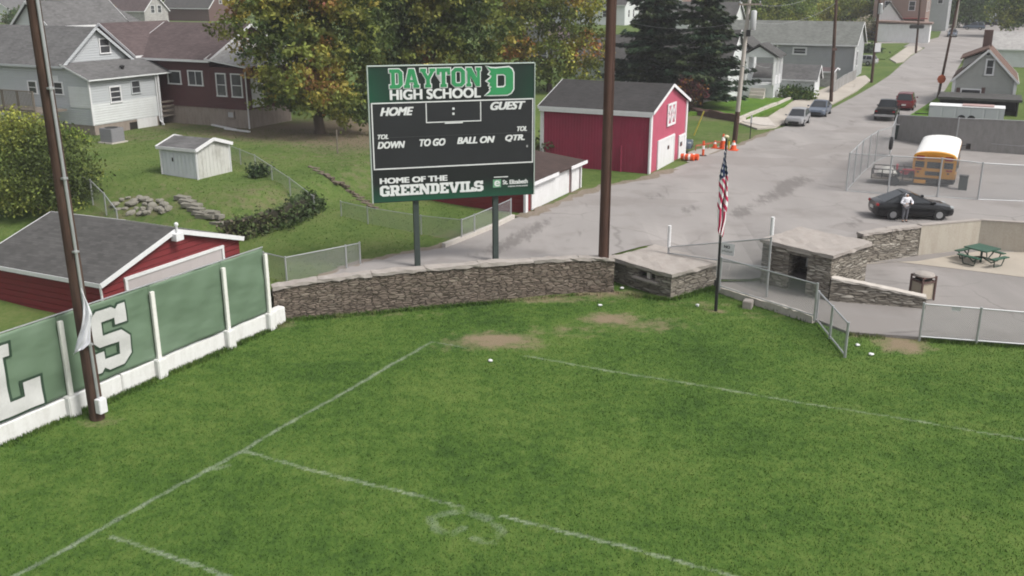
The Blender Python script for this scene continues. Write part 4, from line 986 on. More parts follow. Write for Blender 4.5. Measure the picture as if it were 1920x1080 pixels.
# --- grey weatherboard house, far left
zg = 2.9; C = P(179, 257, zg); zb = ZY(178, 236, C.y); ze = ZY(170, 153, C.y) + .05
la = 6.3; bump = 2.45
h1 = thing('house', 'pale grey weatherboard house with white patched boards and grey roofs, behind the dark pole', 'house', tuple(C))
CM = C + E2 * bump
zem = plane_hit(129, 124, C, E1).z + .02
apex = plane_hit(192, 53, CM, E2)
w, rf = gable(h1, CM, la, 15.5, zg, zem, apex.z - zem, 'b', M['side_grey'], M['roof_grey'], M['side_grey'], .25, .3, found=M['block'], zf=zb)
pt = lambda a, b_, z: Vector((C.x, C.y, 0)) + E1 * a + E2 * b_ + V(0, 0, z)
m = MB(); m.prism([pt(0, 0, zb), pt(0, bump - .01, zb), pt(0, bump - .01, zem - .02), pt(0, 0, ze)], E1 * la); m.build('wall', M['side_grey'], h1)
m = MB(); m.box(pt(la / 2, bump / 2, (zg + zb) / 2 - .2), la - .1, bump - .02, zb - zg + .39, E1); m.build('foundation', M['block'], h1)
shed_roof(h1, [pt(-.25, bump - .03, zem + .03), pt(-.25, -.35, ze - .02), pt(la + 2.2, -.35, ze - .02), pt(la + 2.2, bump * .6, zem - .25), pt(la + .25, bump - .03, zem + .03)], .12, M['roof_grey'], M['side_white'])
for (sa, sb_, za, zb_, nm) in ((0.03, la - .03, zb + .03, zb + 1.55, 'white_boards'),):
    m = MB(); m.box(pt((sa + sb_) / 2, -.012, (za + zb_) / 2), sb_ - sa, .03, zb_ - za, E1); m.build(nm, M['side_white'], h1)
m = MB(); m.box(pt(-.012, 1.1, zb + 2.0), .03, 2.1, 1.5, E1); m.build('white_boards', M['side_white'], h1)
m = MB(); m.box(pt(-.012, 3.9, zb + 3.2), .03, 1.6, .5, E1); m.build('white_boards', M['side_white'], h1)
for c in (pt(-.02, -.02, (zb + ze) / 2), pt(la + .0, -.02, (zb + ze) / 2)):
    m = MB(); m.box(c, .12, .12, ze - zb - .02, E1); m.build('corner_board', M['trim'], h1)
wpx(h1, CM, E1, F1, 185, 71, 206, 101)
wpx(h1, C, E1, F1, 205, 161, 227, 193, rails=2); wpx(h1, C, E1, F1, 245, 150, 263, 176, rails=1, frame='side_grey')
wpx(h1, C, E2, F2, 101, 153, 119, 178); wpx(h1, C, E2, F2, 53, 151, 70, 176)
m = MB(); m.box(pt(la * .66, -.005, zg + .35), 1.7, .03, .6, E1); m.build('basement_opening', M['darkvoid'], h1)  # flat dark sheet, shade of a basement opening painted onto the foundation
m = MB(); m.box(pt(la * .80, -.02, zg + .4), 2.0, .05, .85, E1); m.build('basement_door', M['white'], h1)
m = MB(); m.tube([pt(la - .05, -.1, ze - .1), pt(la - .05, -.1, zg + .5), pt(la - .02, -.5, zg + .15)], .06, 6); m.build('downspout', M['trim'], h1)
pr = MB()
m = MB(); m.box(pt(la + 1.1, .6, zb - .05), 2.1, 1.7, .12, E1); porch = m.build('porch', M['wood'], h1)
for a, b_ in ((la + 2.0, -.2), (la + 2.0, 1.4), (la + .1, -.2)):
    m = MB(); m.beam(pt(a, b_, zg), pt(a, b_, ze + .05), .12, .12); m.build('post', M['trim'], porch)
for k in range(3): m = MB(); m.beam(pt(la + .1, -.24, zb + .35 + .35 * k), pt(la + 2.0, -.24, zb + .35 + .35 * k), .05, .14); m.build('rail', M['wood'], porch)
m = MB(); q = YP(247, 133, (pt(la * .55, .6, 0)).y); m.lathe(pt(la * .62, .75, ze + .35), [(.1, -.1), (.12, .3), (.2, .34), (.2, .42), (.05, .48)], 8); m.build('roof_vent', M['black'], h1)
# house right behind it
C2 = YP(92, 47, 88); zr2 = C2.z; C2 = Vector((C2.x, C2.y, zg))
h1b = thing('house', 'grey-roofed house with a white gable end showing above the pale grey weatherboard house', 'house', tuple(C2))
gable(h1b, C2, 8.5, 4.4, zg, zr2, 1.9, 'a', M['side_white'], M['roof_grey'], M['trim'], .3, .35)
shed_roof(h1b, [C2 + E1 * 8.8 + E2 * -.3 + V(0, 0, zr2 - zg - .1), C2 + E1 * 12 - E2 * .3 + V(0, 0, zr2 - zg - .8), C2 + E1 * 12 + E2 * 4.5 + V(0, 0, zr2 - zg - .6), C2 + E1 * 8.8 + E2 * 2.2 + V(0, 0, zr2 - zg + 1.75)], .12, M['roof_grey'])
# --- maroon house
C = P(468, 244, 2.9); ze = ZY(463, 128, C.y); zb = ZY(468, 207, C.y)
h2 = thing('house', 'dark maroon sided house with white windows and a brown hipped roof beside the big trees', 'house', tuple(C))
lb = 12.0; la = 5.2
zeb = plane_hit(395, 115, C, E1).z + .15
pt = lambda a, b_, z: Vector((C.x, C.y, 0)) + E1 * a + E2 * b_ + V(0, 0, z)
sA = (plane_hit(395, 160, C, E1) - C).dot(E2)
m = MB(); m.box(pt(la / 2 + .0, sA / 2, (zb + ze) / 2), la, sA - .02, ze - zb, E1); m.build('wall', M['side_maroon'], h2)
m = MB(); m.box(pt(la / 2, lb / 2, (2.9 + zb) / 2 - .15), la - .1, lb - .1, zb - 2.9 + .29, E1); m.build('foundation', M['block'], h2)
Cb = C + E2 * sA; gable(h2, Cb, 9.5, lb - sA, 2.9, zeb, 2.35, 'b', M['side_maroon'], M['roof_maroon'], M['trim'], .4, .35, zf=zb)
shed_roof(h2, [pt(-.35, -.35, ze + .02), pt(la + 4, -.35, ze + .02), pt(la + 4, sA + .1, ze + 1.7), pt(la * .6, sA + .1, ze + 1.9), pt(-.35, sA + .1, ze + .5)], .12, M['roof_pale'], M['trim'])
Cx = C + E2 * (lb - 1.5) - E1 * .5; ax_ = plane_hit(212, 47, Cx, E1)
gable(h2, Cx, 6.5, 6.4, 2.9, zeb + .2, max(1.5, ax_.z - zeb - .2), 'a', M['side_maroon'], M['roof_maroon'], M['trim'], .35, .4, zf=zb)
for bx_ in ((406, 137, 425, 181), (434, 138, 455, 183)): wpx(h2, C, E2, F2, *bx_)
wpx(h2, C, E2, F2, 353, 132, 381, 161, rails=0, mull=1); wpx(h2, C, E2, F2, 315, 132, 340, 158, rails=0)
wpx(h2, C, E2, F2, 426, 208, 440, 222, rails=0, pane='curtain', frame='block')
m = MB(); m.tube([pt(-.06, -.06, ze), pt(-.06, -.06, zb), pt(-.06, -.06, 2.95)], .06, 6); m.build('downspout', M['trim'], h2)
m = MB(); m.box(pt(1.2, -.03, zb + 1.25), 1.3, .06, 2.2, E1); m.build('door', M['trim'], h2)
m = MB(); m.box(pt(3.3, -.03, zb + 1.4), 1.5, .06, 1.8, E1); m.build('panel', M['curtain'], h2)
# --- background houses on the left
def bg_house(label, px_, py_, z, la, lb, he, rise, ridge, wall, roof, trim='trim', wins=(), yoff=0):
    C = P(px_, py_, z); C.z = min(z, zt(C.x, C.y))
    t = thing('house', label, 'house', tuple(C)); gable(t, C, la, lb, C.z, C.z + he, rise, ridge, M[wall], M[roof], M[trim], .3, .35)
    for face, s, zz, w, h in wins:
        ax, n = (E1, F1) if face == 'a' else (E2, F2)
        window(t, Vector((C.x, C.y, 0)), ax, n, s, s + w, C.z + zz, C.z + zz + h)
    return t
hs = []
hs.append(bg_house('brown-roofed house with a pinkish front gable and two narrow windows, top left', 275, 66, 3.0, 7.0, 13, 5.2, 3.4, 'b', 'roof_pale', 'roof_maroon', wins=(('a', 1.9, 4.6, 1.2, 1.7), ('a', 3.9, 4.6, 1.2, 1.7))))
hs.append(bg_house('dark brick house with a white-trimmed charcoal roof at the top edge, left of the trees', 395, 62, 3.0, 8, 14, 5.6, 4.0, 'b', 'brick_dark', 'roof_char', wins=(('a', 3.6, 6.4, .9, 1.6),)))
hs.append(bg_house('small grey-roofed house at the top left corner with white eaves', 30, 62, 3.2, 8, 12, 4.6, 3.0, 'a', 'side_white', 'roof_grey', wins=(('b', 2, 2, 1, 1.5),)))
hs.append(bg_house('mint green house far back at the top left', 122, 40, 3.4, 10, 12, 5.4, 2.6, 'a', 'side_mint' if 'side_mint' in M else 'side_white', 'roof_grey', wins=(('b', 2, 2.4, 1.1, 1.6), ('b', 6, 2.4, 1.1, 1.6))))
hs.append(bg_house('white house half hidden behind the shrubs at the top, above the maroon house', 235, 36, 3.4, 9, 12, 5.6, 3, 'a', 'side_white', 'roof_maroon', wins=(('b', 2, 3, 1, 1.6), ('b', 7, 3, 1, 1.6))))
# --- deck at the left edge
d0 = P(74, 264, 2.9); dk = thing('deck', 'grey weathered timber deck with slatted railing at the left edge', 'deck', tuple(d0))
zd = ZY(75, 212, d0.y); zr_ = ZY(72, 172, d0.y)
pt = lambda a, b_, z: Vector((d0.x, d0.y, 0)) + E1 * a + E2 * b_ + V(0, 0, z)
m = MB(); m.box(pt(1.3, 3.2, zd - .06), 2.6, 6.6, .14, E1); m.build('floor', M['wood'], dk)
for b_ in (0, 1.6, 3.2, 4.8, 6.4): m = MB(); m.beam(pt(0, b_, 2.6), pt(0, b_, zr_ + .03), .11, .11); m.build('post', M['wood'], dk)
m = MB(); m.beam(pt(-.02, -.05, zr_), pt(-.02, 6.5, zr_), .13, .06); m.build('handrail', M['wood'], dk)
m = MB(); m.beam(pt(-.02, -.05, zd + .12), pt(-.02, 6.5, zd + .12), .05, .12)
for k in range(44): m.beam(pt(-.06, .1 + k * .145, zd + .05), pt(-.06, .1 + k * .145, zr_ - .04), .04, .04)
m.build('railing', M['wood'], dk)
# --- red garage behind the banners
C = P(195, 600, 1.0); ze = ZY(192, 535, C.y)
gr = thing('garage', 'low red garage with a dark grey roof behind the green banners', 'garage', tuple(C))
apex = plane_hit(345, 428, C, E2)
lbg = (plane_hit(97, 390, C + E1 * 3.95, E1) - C).dot(E2) - .2; lbg = min(14, max(7, lbg))
gable(gr, C, 7.9, lbg, .8, ze, apex.z - ze, 'b', M['gar_red'], M['roof_char'], M['trim'], .12, .2)
m = MB(); o = Vector((C.x, C.y, 0)); n = F1
s0 = (plane_hit(236, 520, C, E2) - C).dot(E1); s1 = (plane_hit(413, 470, C, E2) - C).dot(E1); zd1 = plane_hit(325, 495, C, E2).z
m.box(o + E1 * (s0 + s1) / 2 + n * .03 + V(0, 0, (zd1 + 1) / 2), s1 - s0, .08, zd1 - 1, E1); m.build('garage_door', m_dirty('door_pinkish', (.42, .38, .385), (.34, .30, .30), amt=.4), gr)
m = MB()
m.box(o + E1 * (s0 + s1) / 2 + n * .06 + V(0, 0, zd1 + .06), s1 - s0 + .3, .1, .12, E1)
for s in (s0 - .08, s1 + .08): m.box(o + E1 * s + n * .06 + V(0, 0, (zd1 + 1) / 2), .12, .1, zd1 - 1.004, E1)
m.build('door_frame', M['trim'], gr)
m = MB(); c_ = o + E1 * 3.95 + n * .3 + V(0, 0, apex.z - .05); m.box(c_ + V(0, 0, -.12), .42, .3, .3, E1); m.lathe(c_ + V(0, 0, .05), [(.03, 0), (.05, .3), (.09, .32), (.09, .4), (.02, .45)], 8); m.build('floodlight', M['trim'], gr)
m = MB(); m.tube([o - E1 * .1 + n * .15 + V(0, 0, ze - .05), o - E1 * .02 + n * .08 + V(0, 0, ze - .4), o - E1 * .02 + n * .08 + V(0, 0, .8)], .05, 6); m.build('downspout', M['trim'], gr)
# --- big red barn
C = P(1216, 326, 1.2); ze = ZY(1222, 212, C.y)
bn_ = thing('barn', 'tall raspberry red barn with white trim and dark roof beside the street', 'barn', tuple(C))
la = (P(1290, 188, ze) - Vector((C.x, C.y, ze))).dot(E1); sB = (plane_hit(1017, 215, C, E1) - C).dot(E2)
apex = plane_hit(1257, 161, C, E2)
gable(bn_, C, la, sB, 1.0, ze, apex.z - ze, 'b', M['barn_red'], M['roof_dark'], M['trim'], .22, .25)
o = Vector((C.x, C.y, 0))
m = MB(); m.prism([o + F1 * .012 + V(0, 0, 1.2), o + E1 * la + F1 * .012 + V(0, 0, 1.2), o + E1 * la + F1 * .012 + V(0, 0, ze), o + E1 * la / 2 + F1 * .012 + V(0, 0, apex.z - .04), o + F1 * .012 + V(0, 0, ze)], F1 * .02); m.build('lit_front_boards', M['barn_red_lit_front'], bn_)  # sheet over the gable wall, its paler red paints in the light
def fpx(x, y): h = plane_hit(x, y, C, E2); return (h - C).dot(E1), h.z
def panel(name, x0, y0, x1, y1, mat, d=.06, par=bn_, fr=None):
    xm, ym = (x0 + x1) / 2, (y0 + y1) / 2; sa, sb_ = fpx(x0, ym)[0], fpx(x1, ym)[0]; za, zb_ = fpx(xm, y1)[1], fpx(xm, y0)[1]
    m = MB(); m.box(o + E1 * (sa + sb_) / 2 + F1 * d + V(0, 0, (za + zb_) / 2), sb_ - sa, .06, zb_ - za, E1); ob = m.build(name, mat, par)
    if fr:
        m = MB(); w = .16
        m.box(o + E1 * (sa + sb_) / 2 + F1 * (d + .02) + V(0, 0, zb_ + w / 2), sb_ - sa + 2 * w, .08, w, E1)
        for s in (sa - w / 2, sb_ + w / 2): m.box(o + E1 * s + F1 * (d + .02) + V(0, 0, (za + zb_) / 2), w, .08, zb_ - za - .004, E1)
        m.build('door_frame', M['trim'], ob)
    return ob, sa, sb_, za, zb_
gd, *_g = panel('garage_door', 1232, 262, 1260, 314, M['white'], fr=True)
sd, sa, sb_, za, zb_ = panel('side_door', 1271, 256, 1280, 301, M['white'], fr=True)
m = MB(); m.box(o + E1 * (sa + (sb_ - sa) * .3) + F1 * .12 + V(0, 0, za + (zb_ - za) * .72), .4, .05, .3, E1); m.build('pane', M['paneglass'], sd)
m = MB(); m.box(o + E1 * (_g[0] + (_g[1] - _g[0]) * .62) + F1 * .12 + V(0, 0, _g[2] + (_g[3] - _g[2]) * .7), .3, .04, .26, E1); m.build('pane', M['paneglass'], gd)
lo, sa, sb_, za, zb_ = panel('loft_shutter', 1250, 195, 1264, 232, M['barn_red_lit_front'], d=.05)
m = MB(); q = lambda s, z: o + E1 * s + F1 * .1 + V(0, 0, z); w = .16
for s in (sa, (sa + sb_) / 2, sb_): m.box(q(s, (za + zb_) / 2), w, .06, zb_ - za, E1)
for z in (za, zb_): m.box(q((sa + sb_) / 2, z), sb_ - sa + w, .068, w, E1)
sm = (sa + sb_) / 2
for s_a, s_b in ((sa, sm), (sm, sb_)): m.beam(q(s_a, za), q(s_b, zb_), .05, .13); m.beam(q(s_a, zb_), q(s_b, za), .054, .13)
m.build('shutter_trim', M['trim'], lo)
for c in ((0, .0), (la, .0)):
    m = MB(); m.box(o + E1 * c[0] + F1 * .04 + V(0, 0, (ze + 1.1) / 2), .34, .12, ze - 1.1, E1); m.build('corner_board', M['trim'], bn_)
m = MB(); m.box(o + E2 * sB + F2 * .04 + V(0, 0, (ze + 1.1) / 2), .12, .25, ze - 1.1, E1); m.build('corner_board', M['trim'], bn_)
m = MB(); m.box(o + E2 * sB / 2 + F2 * .2 + V(0, 0, ze - .12), .08, sB + .3, .3, E1); m.build('eave_board', M['trim'], bn_)
m = MB(); m.tube([o + E2 * 2.0 + F2 * .12 + V(0, 0, 1.2), o + E2 * 2.0 + F2 * .12 + V(0, 0, 3.0)], .07, 6); m.build('pipe', M['barn_red'], bn_)
# --- low garage behind the scoreboard
C = P(984, 400, 1.2); ze = ZY(985, 348, C.y)
lg = thing('garage', 'small low garage with a white street door and brown roof, behind the scoreboard', 'garage', tuple(C))
la = 8.2; lb = 6.4; o = Vector((C.x, C.y, 0)); pt = lambda a, b_, z: o + E1 * a + E2 * b_ + V(0, 0, z)
m = MB(); m.prism([pt(0, .02, 1.0), pt(0, lb, 1.0), pt(0, lb, ze + .7), pt(0, .02, ze)], E1 * la); m.build('wall', M['gar_red'], lg)
shed_roof(lg, [pt(-.35, -.3, ze + .0), pt(la + .4, -.3, ze + .0), pt(la + .4, lb + .3, ze + .78), pt(-.35, lb + .3, ze + .78)], .1, M['roof_rust'])
m = MB(); m.box(pt(.7 + 5.6 / 2 + .05, -.03, (1.2 + ze) / 2), 5.5, .07, ze - 1.25, E1); m.build('garage_door', M['white'], lg)
m = MB(); m.box(pt(.0, -.06, (1.0 + ze) / 2), .3, .14, ze - 1.0, E1); m.build('corner_board', M['trim'], lg)
m = MB(); m.box(pt(7.2, -.06, (1.0 + ze) / 2), 1.2, .1, ze - 1.0, E1); m.build('side_panel', M['white'], lg)
m = MB(); m.box(pt(8.1, -.08, (1.0 + ze) / 2), .16, .12, ze - 1.0, E1); m.build('corner_board', M['trim'], lg)
m = MB(); m.box(pt(1.9, -.33, ze + .02), 4.3, .05, .2, E1); m.build('fascia', M['trim'], lg)
m = MB(); m.box(pt(7.3, -.33, ze + .02), 2.6, .05, .2, E1); m.build('fascia', M['trim'], lg)
# --- white shed on the lawn
C = P(372, 336, 2.75); C.z = zt(C.x, C.y); ze = ZY(372, 281, C.y)
sh = thing('shed', 'weathered white garden shed with a grey metal roof on the sloping lawn', 'shed', tuple(C))
la = 2.75; lb = 2.75
M['shedwhite'] = m_siding('shed_white', (.60, .62, .66), .3, (.40, .42, .45), .4, True); M['sheddirty'] = m_siding('shed_dirty', (.50, .50, .47), .3, (.24, .23, .20), .95, True)
gable(sh, C, la, lb, C.z, ze, .42, 'b', M['sheddirty'], M['roof_grey'], M['trim'], .18, .15, .05)
m = MB(); m.box(C + E2 * lb / 2 + F2 * .015 + V(0, 0, (ze - C.z) / 2), .03, lb - .1, ze - C.z - .05, E1); m.build('side_panel', M['shedwhite'], sh)
m = MB(); m.box(C + E2 * lb * .66 + F2 * .04 + V(0, 0, (ze - C.z) * .6), .05, .08, .22, E1); m.build('latch', M['black'], sh)
for c in (C + F2 * .02 + F1 * .02, C + E2 * lb + F2 * .02, C + E1 * la + F1 * .02):
    m = MB(); m.beam(c, c + V(0, 0, ze - C.z - .02), .09, .09); m.build('corner_board', M['trim'], sh)
# --- houses along the street
def px_house(name, label, cat, base, z, top, apex, la, lb, rise, ridge, wall, roof, trim, face=None, **kw):
    C = P(*base, z); ze = ZY(*top, C.y); t = thing(name, label, cat, tuple(C))
    if apex is not None: rise = plane_hit(*apex, C, E2 if ridge == 'b' else E1).z - ze
    gable(t, C, la, lb, z - .3, ze, rise, ridge, M[wall], M[roof], M[trim], **kw); return t, C, ze
t, C, ze = px_house('house', 'white house with a columned front porch behind the wooden utility pole', 'house', (1362, 190), 1.7, (1372, 116), None, 7.0, 9, 3.0, 'b', 'side_white', 'roof_char', 'trim')
wpx(t, C, E1, F1, 1392, 150, 1404, 172)
o = Vector((C.x, C.y, 0)); pt = lambda a, b_, z: o + E1 * a + E2 * b_ + V(0, 0, z)
zp = ZY(1440, 172, pt(8, -4, 0).y) ; P0 = G(1448, 190); pb_ = (P0 - o).dot(E1); pb2_ = (P0 - o).dot(E2)
q = lambda a, b_, z: o + E1 * (pb_ + a) + E2 * (pb2_ + b_) + V(0, 0, z); zf_ = P0.z + 1.6
zf_ = ZY(1448, 160, P0.y); zt_ = ZY(1450, 108, P0.y)
m = MB(); m.box(q(1.9, 1.6, (P0.z + zf_) / 2), 3.6, 3.2, zf_ - P0.z, E1); pch = m.build('porch', M['side_white'], t)
for a, b_ in ((0, 0.05), (1.8, .05), (3.6, .05), (0, 3.1)): m = MB(); m.beam(q(a, b_, zf_), q(a, b_, zt_), .3, .3); m.build('column', M['trim'], pch)
m = MB(); m.beam(q(0, .05, zf_ + .9), q(3.6, .05, zf_ + .9), .12, .1); m.beam(q(0, .05, zf_ + .45), q(3.6, .05, zf_ + .45), .06, .8); m.build('railing', M['trim'], pch)
m = MB(); m.prism([q(-.4, -.4, zt_), q(4, -.4, zt_), q(4, 1.8, zt_ + 1.3), q(-.4, 1.8, zt_ + 1.3)], V(0, 0, .15)); m.prism([q(-.4, 4, zt_), q(4, 4, zt_), q(4, 1.8, zt_ + 1.3), q(-.4, 1.8, zt_ + 1.3)], V(0, 0, .15)); m.build('porch_roof', M['roof_char'], pch)
m = MB(); m.prism([q(-.1, -.1, zt_), q(-.1, 3.7, zt_), q(-.1, 1.8, zt_ + 1.1)], E1 * 3.9); m.build('porch_gable', M['side_white'], pch)
m = MB(); m.prism([q(.2, 3.2, P0.z - .3), q(.2, 6.5, P0.z - .3), q(.2, 6.5, zt_ + .9), q(.2, 3.2, zt_ + .9)], E1 * 5); m.build('wing', M['side_white'], t)
m = MB(); m.prism([q(0, 2.6, zt_ + .9), q(5.4, 2.6, zt_ + .9), q(5.4, 5, zt_ + 2.6), q(0, 5, zt_ + 2.6)], V(0, 0, .14)); m.prism([q(0, 7.2, zt_ + .9), q(5.4, 7.2, zt_ + .9), q(5.4, 5, zt_ + 2.6), q(0, 5, zt_ + 2.6)], V(0, 0, .14)); m.build('wing_roof', M['roof_char'], t)
m = MB(); m.prism([q(.25, 3.2, zt_ + .9), q(.25, 6.6, zt_ + .9), q(.25, 5, zt_ + 2.55)], E1 * 5); m.build('wing_gable', M['side_white'], t)
for k in range(4): m = MB(); m.box(q(-.35 - .3 * k, 1.6, P0.z + zf_ * 0 + (zf_ - P0.z) * (1 - (k + 1) / 5) / 2), .3, 1.6, (zf_ - P0.z) * (1 - (k + 1) / 5), E1); m.build('step', M['concrete'], pch)
t, C, ze = px_house('house', 'long grey sided house with a green-grey roof and two square white windows', 'house', (1597, 152), 1.5, (1600, 84), (1604, 46), 9.5, 23, 3.4, 'b', 'side_mid', 'roof_green', 'trim', oh=.35)
wpx(t, C, E2, F2, 1486, 88, 1513, 103, rails=1, fr=.2); wpx(t, C, E2, F2, 1442, 82, 1459, 95, rails=1, fr=.2)
window(t, Vector((C.x, C.y, 0)), E1, F1, 2.2, 3.4, 3.2, 5.2)
m = MB(); m.box(C + F1 * .05 + V(0, 0, (ze - 1.5) / 2), .5, .12, ze - 1.6, E1); m.build('corner_board', M['trim'], t)
t, C, ze = px_house('shed', 'small bright white shed with a grey roof against the long grey house', 'shed', (1577, 152), 1.4, (1579, 110), None, 3.0, 5.2, 1.3, 'b', 'white', 'roof_grey', 'trim', oh=.2)
t, C, ze = px_house('garage', 'little white garage with a grey gable roof beside the porch house', 'garage', (1525, 186), 1.3, (1526, 150), None, 3.4, 7.2, 1.4, 'b', 'side_white', 'roof_grey', 'trim', oh=.2)
t, C, ze = px_house('garage', 'low tan-walled garage with a flat brown roof between the small sheds', 'garage', (1557, 166), 1.3, (1558, 136), None, 4.5, 7.5, .3, 'b', 'roof_pale', 'roof_maroon', 'trim', oh=.15)
# grey house on the right
C = P(1897, 204, 1.3); ze = ZY(1910, 152, C.y)
t = thing('house', 'sage grey house with a brown roof, dormer and white attic window at the right edge', 'house', tuple(C))
lb = (plane_hit(1789, 152, C, E1) - C).dot(E2); apex = plane_hit(1855, 95, C, E1)
gable(t, C, 12, lb, 1.0, ze, apex.z - ze, 'a', M['side_sage'], M['roof_brown'], M['trim'], .3, .3)
wpx(t, C, E2, F2, 1847, 110, 1865, 142, fr=.16); wpx(t, C, E2, F2, 1800, 166, 1840, 182, fr=.14, rails=0)
wpx(t, C, E2, F2, 1849, 98, 1857, 105, rails=0, fr=.05)
o = Vector((C.x, C.y, 0)); pt = lambda a, b_, z: o + E1 * a + E2 * b_ + V(0, 0, z)
for s in (1796, 1843): w_ = (plane_hit(s, 174, C, E1) - C).dot(E2); m = MB(); m.box(o + E2 * w_ + F2 * .05 + V(0, 0, plane_hit(s, 174, C, E1).z), .06, .35, 1.1, E1); m.build('shutter', M['brick_dark'], t)
dm = MB(); rz = apex.z; hb = lb / 2
dm.prism([pt(.8, hb, rz - .1), pt(.8, lb - .6, ze + 1.0), pt(.8, lb - .6, rz - 1.0), ], E1 * 7); dorm = dm.build('dormer', M['side_sage'], t)
dm = MB(); dm.prism([pt(.5, hb, rz + .12), pt(8, hb, rz + .12), pt(8, lb - .3, rz - 1.0), pt(.5, lb - .3, rz - 1.0)], V(0, 0, .14)); dm.build('dormer_roof', M['roof_brown'], dorm)
m = MB(); m.box(pt(7, hb + .3, rz + .7), .9, .9, 2.2, E1); m.build('chimney', M['brick_dark'], t)
for b_ in (0, lb): m = MB(); m.box(o + E2 * b_ + F2 * .03 + V(0, 0, (ze + 1.2) / 2), .12, .3, ze - 1.3, E1); m.build('corner_board', M['trim'], t)
bg2 = bg_house('pale-roofed bungalow behind the sage grey house at the right edge', 1972, 128, 2.0, 9, 9, 2.6, 2.2, 'b', 'side_white', 'roof_pale')
# brick building and its garage
C = G(1741, 78)
t = thing('building', 'two-storey pinkish brick building with white trim at the far corner of the street', 'building', tuple(C))
pt = lambda a, b_, z: Vector((C.x, C.y, 0)) + E1 * a + E2 * b_ + V(0, 0, z + C.z)
m = MB(); m.box(pt(8, 6, 4.6), 13, 9.5, 10, E1); m.build('wall', M['brick_brown'], t)
m = MB(); m.prism([pt(1.2, 1, 9.6), pt(14.8, 1, 9.6), pt(14.8, 6, 12), pt(1.2, 6, 12)], V(0, 0, .2)); m.prism([pt(1.2, 11, 9.6), pt(14.8, 11, 9.6), pt(14.8, 6, 12), pt(1.2, 6, 12)], V(0, 0, .2)); m.build('roof', M['roof_maroon'], t)
m = MB(); m.prism([pt(1.5, 1.25, 9.6), pt(1.5, 10.75, 9.6), pt(1.5, 6, 11.9)], E1 * .3); m.build('gable', M['brick_brown'], t)
o = Vector((C.x, C.y, 0)) + E1 * 1.5
for s, z, w, h in ((3.2, 5.6, 1.2, 1.8), (7.6, 5.6, 1.2, 1.8)): window(t, o, E2, F2, s, s + w, C.z + z, C.z + z + h)
o = Vector((C.x, C.y, 0)) + E2 * 1.25
for s in (3.5, 8.5): window(t, o, E1, F1, s, s + 1.2, C.z + 5.4, C.z + 7.4)
m = MB(); m.box(pt(.75, 3.2, 4.2), 1.4, 5, .15, E1); m.build('canopy', m_plain('rust_red', (.22, .05, .045)), t)
t = thing('garage', 'long white-fronted garage below the pinkish brick building at the corner', 'garage', tuple(C)); 
m = MB(); m.box(pt(-2.4, 4.4, 1.5), 4.6, 9.2, 3.6, E1); m.build('wall', M['white'], t)
m = MB(); m.prism([pt(-5, -.5, 3.32), pt(.2, -.5, 3.32), pt(.2, 9.3, 3.6), pt(-5, 9.3, 3.6)], V(0, 0, .3)); m.build('roof', M['brick_brown'], t)
m = MB(); m.prism([pt(-.3, 5.2, 3.7), pt(-.3, 10.4, 3.7), pt(-.3, 7.8, 7.0)], E1 * 1.2); m.build('gable', M['white'], t)
m = MB(); m.prism([pt(-.5, 4.9, 3.7), pt(1, 4.9, 3.7), pt(1, 7.8, 7.2), pt(-.5, 7.8, 7.2)], V(0, 0, .2)); m.build('gable_roof', M['roof_char'], t)
bg_house('pale grey three-storey house right of the brick building at the top edge', 1772, 60, 3.6, 14, 7, 10.5, 2.6, 'b', 'side_mid', 'roof_grey', wins=(('b', 1.2, 6, 1.1, 1.8), ('b', 4, 6, 1.1, 1.8), ('a', 3, 6, 1.1, 1.8)))
bg_house('white building with dark openings far down the street at the top right', 1868, 42, 3.8, 12, 12, 7.5, 2.6, 'b', 'side_white', 'roof_grey', wins=(('b', 2, 4, 1.5, 2), ('b', 6, 4, 1.5, 2), ('a', 4, 4, 1.5, 2)))
bg_house('far white house between the dark trees at the top right', 1905, 26, 3.8, 12, 12, 7, 3, 'b', 'side_white', 'roof_pale', wins=(('b', 3, 4, 1.4, 2), ('b', 8, 4, 1.4, 2)))
bg_house('white house with a shallow pale roof among the trees behind the long grey house', 1546, 52, 2.6, 8, 12, 4.6, 2.2, 'a', 'white', 'roof_pale', wins=(('b', 3, 1.2, 1.6, 2.2),))
bg_house('white house showing through the gap beside the brown pole, near the top edge', 1170, 70, 3.0, 9, 12, 6.6, 3, 'b', 'side_white', 'roof_char', wins=(('a', 2, 4, 1, 1.6), ('a', 5, 4, 1, 1.6), ('b', 4, 4, 1, 1.6)))
bg_house('pale house low behind the spruces, above the red barn roof', 1262, 178, 1.6, 7, 12, 3.6, 2.6, 'b', 'side_grey', 'roof_char', wins=(('b', 3, 1.4, 1, 1.4),))
bg_house('tan house glimpsed through the thin tree right of the scoreboard', 1050, 132, 2.0, 8, 10, 3.8, 2.6, 'a', 'roof_pale', 'roof_maroon', wins=(('b', 2, 1.2, 1, 1.5),))
bg_house('white gabled house in the gap behind the drooping spruce', 1372, 88, 2.6, 8, 11, 5.0, 2.8, 'b', 'side_white', 'roof_char', wins=(('b', 3, 2.4, 1.1, 1.6), ('b', 6.5, 2.4, 1.1, 1.6)))
bg_house('tan house with a rust roof far behind the tall spruce', 1290, 62, 3.2, 9, 12, 6.0, 3.0, 'a', 'roof_pale', 'roof_brown', wins=(('b', 3, 3, 1.1, 1.6), ('b', 7, 3, 1.1, 1.6)))
bg_house('pale grey house behind the top of the thin yellowing tree', 1110, 66, 3.2, 9, 11, 6.4, 2.8, 'b', 'side_grey', 'roof_char', wins=(('a', 3, 3.4, 1.1, 1.6), ('b', 4, 3.4, 1.1, 1.6)))
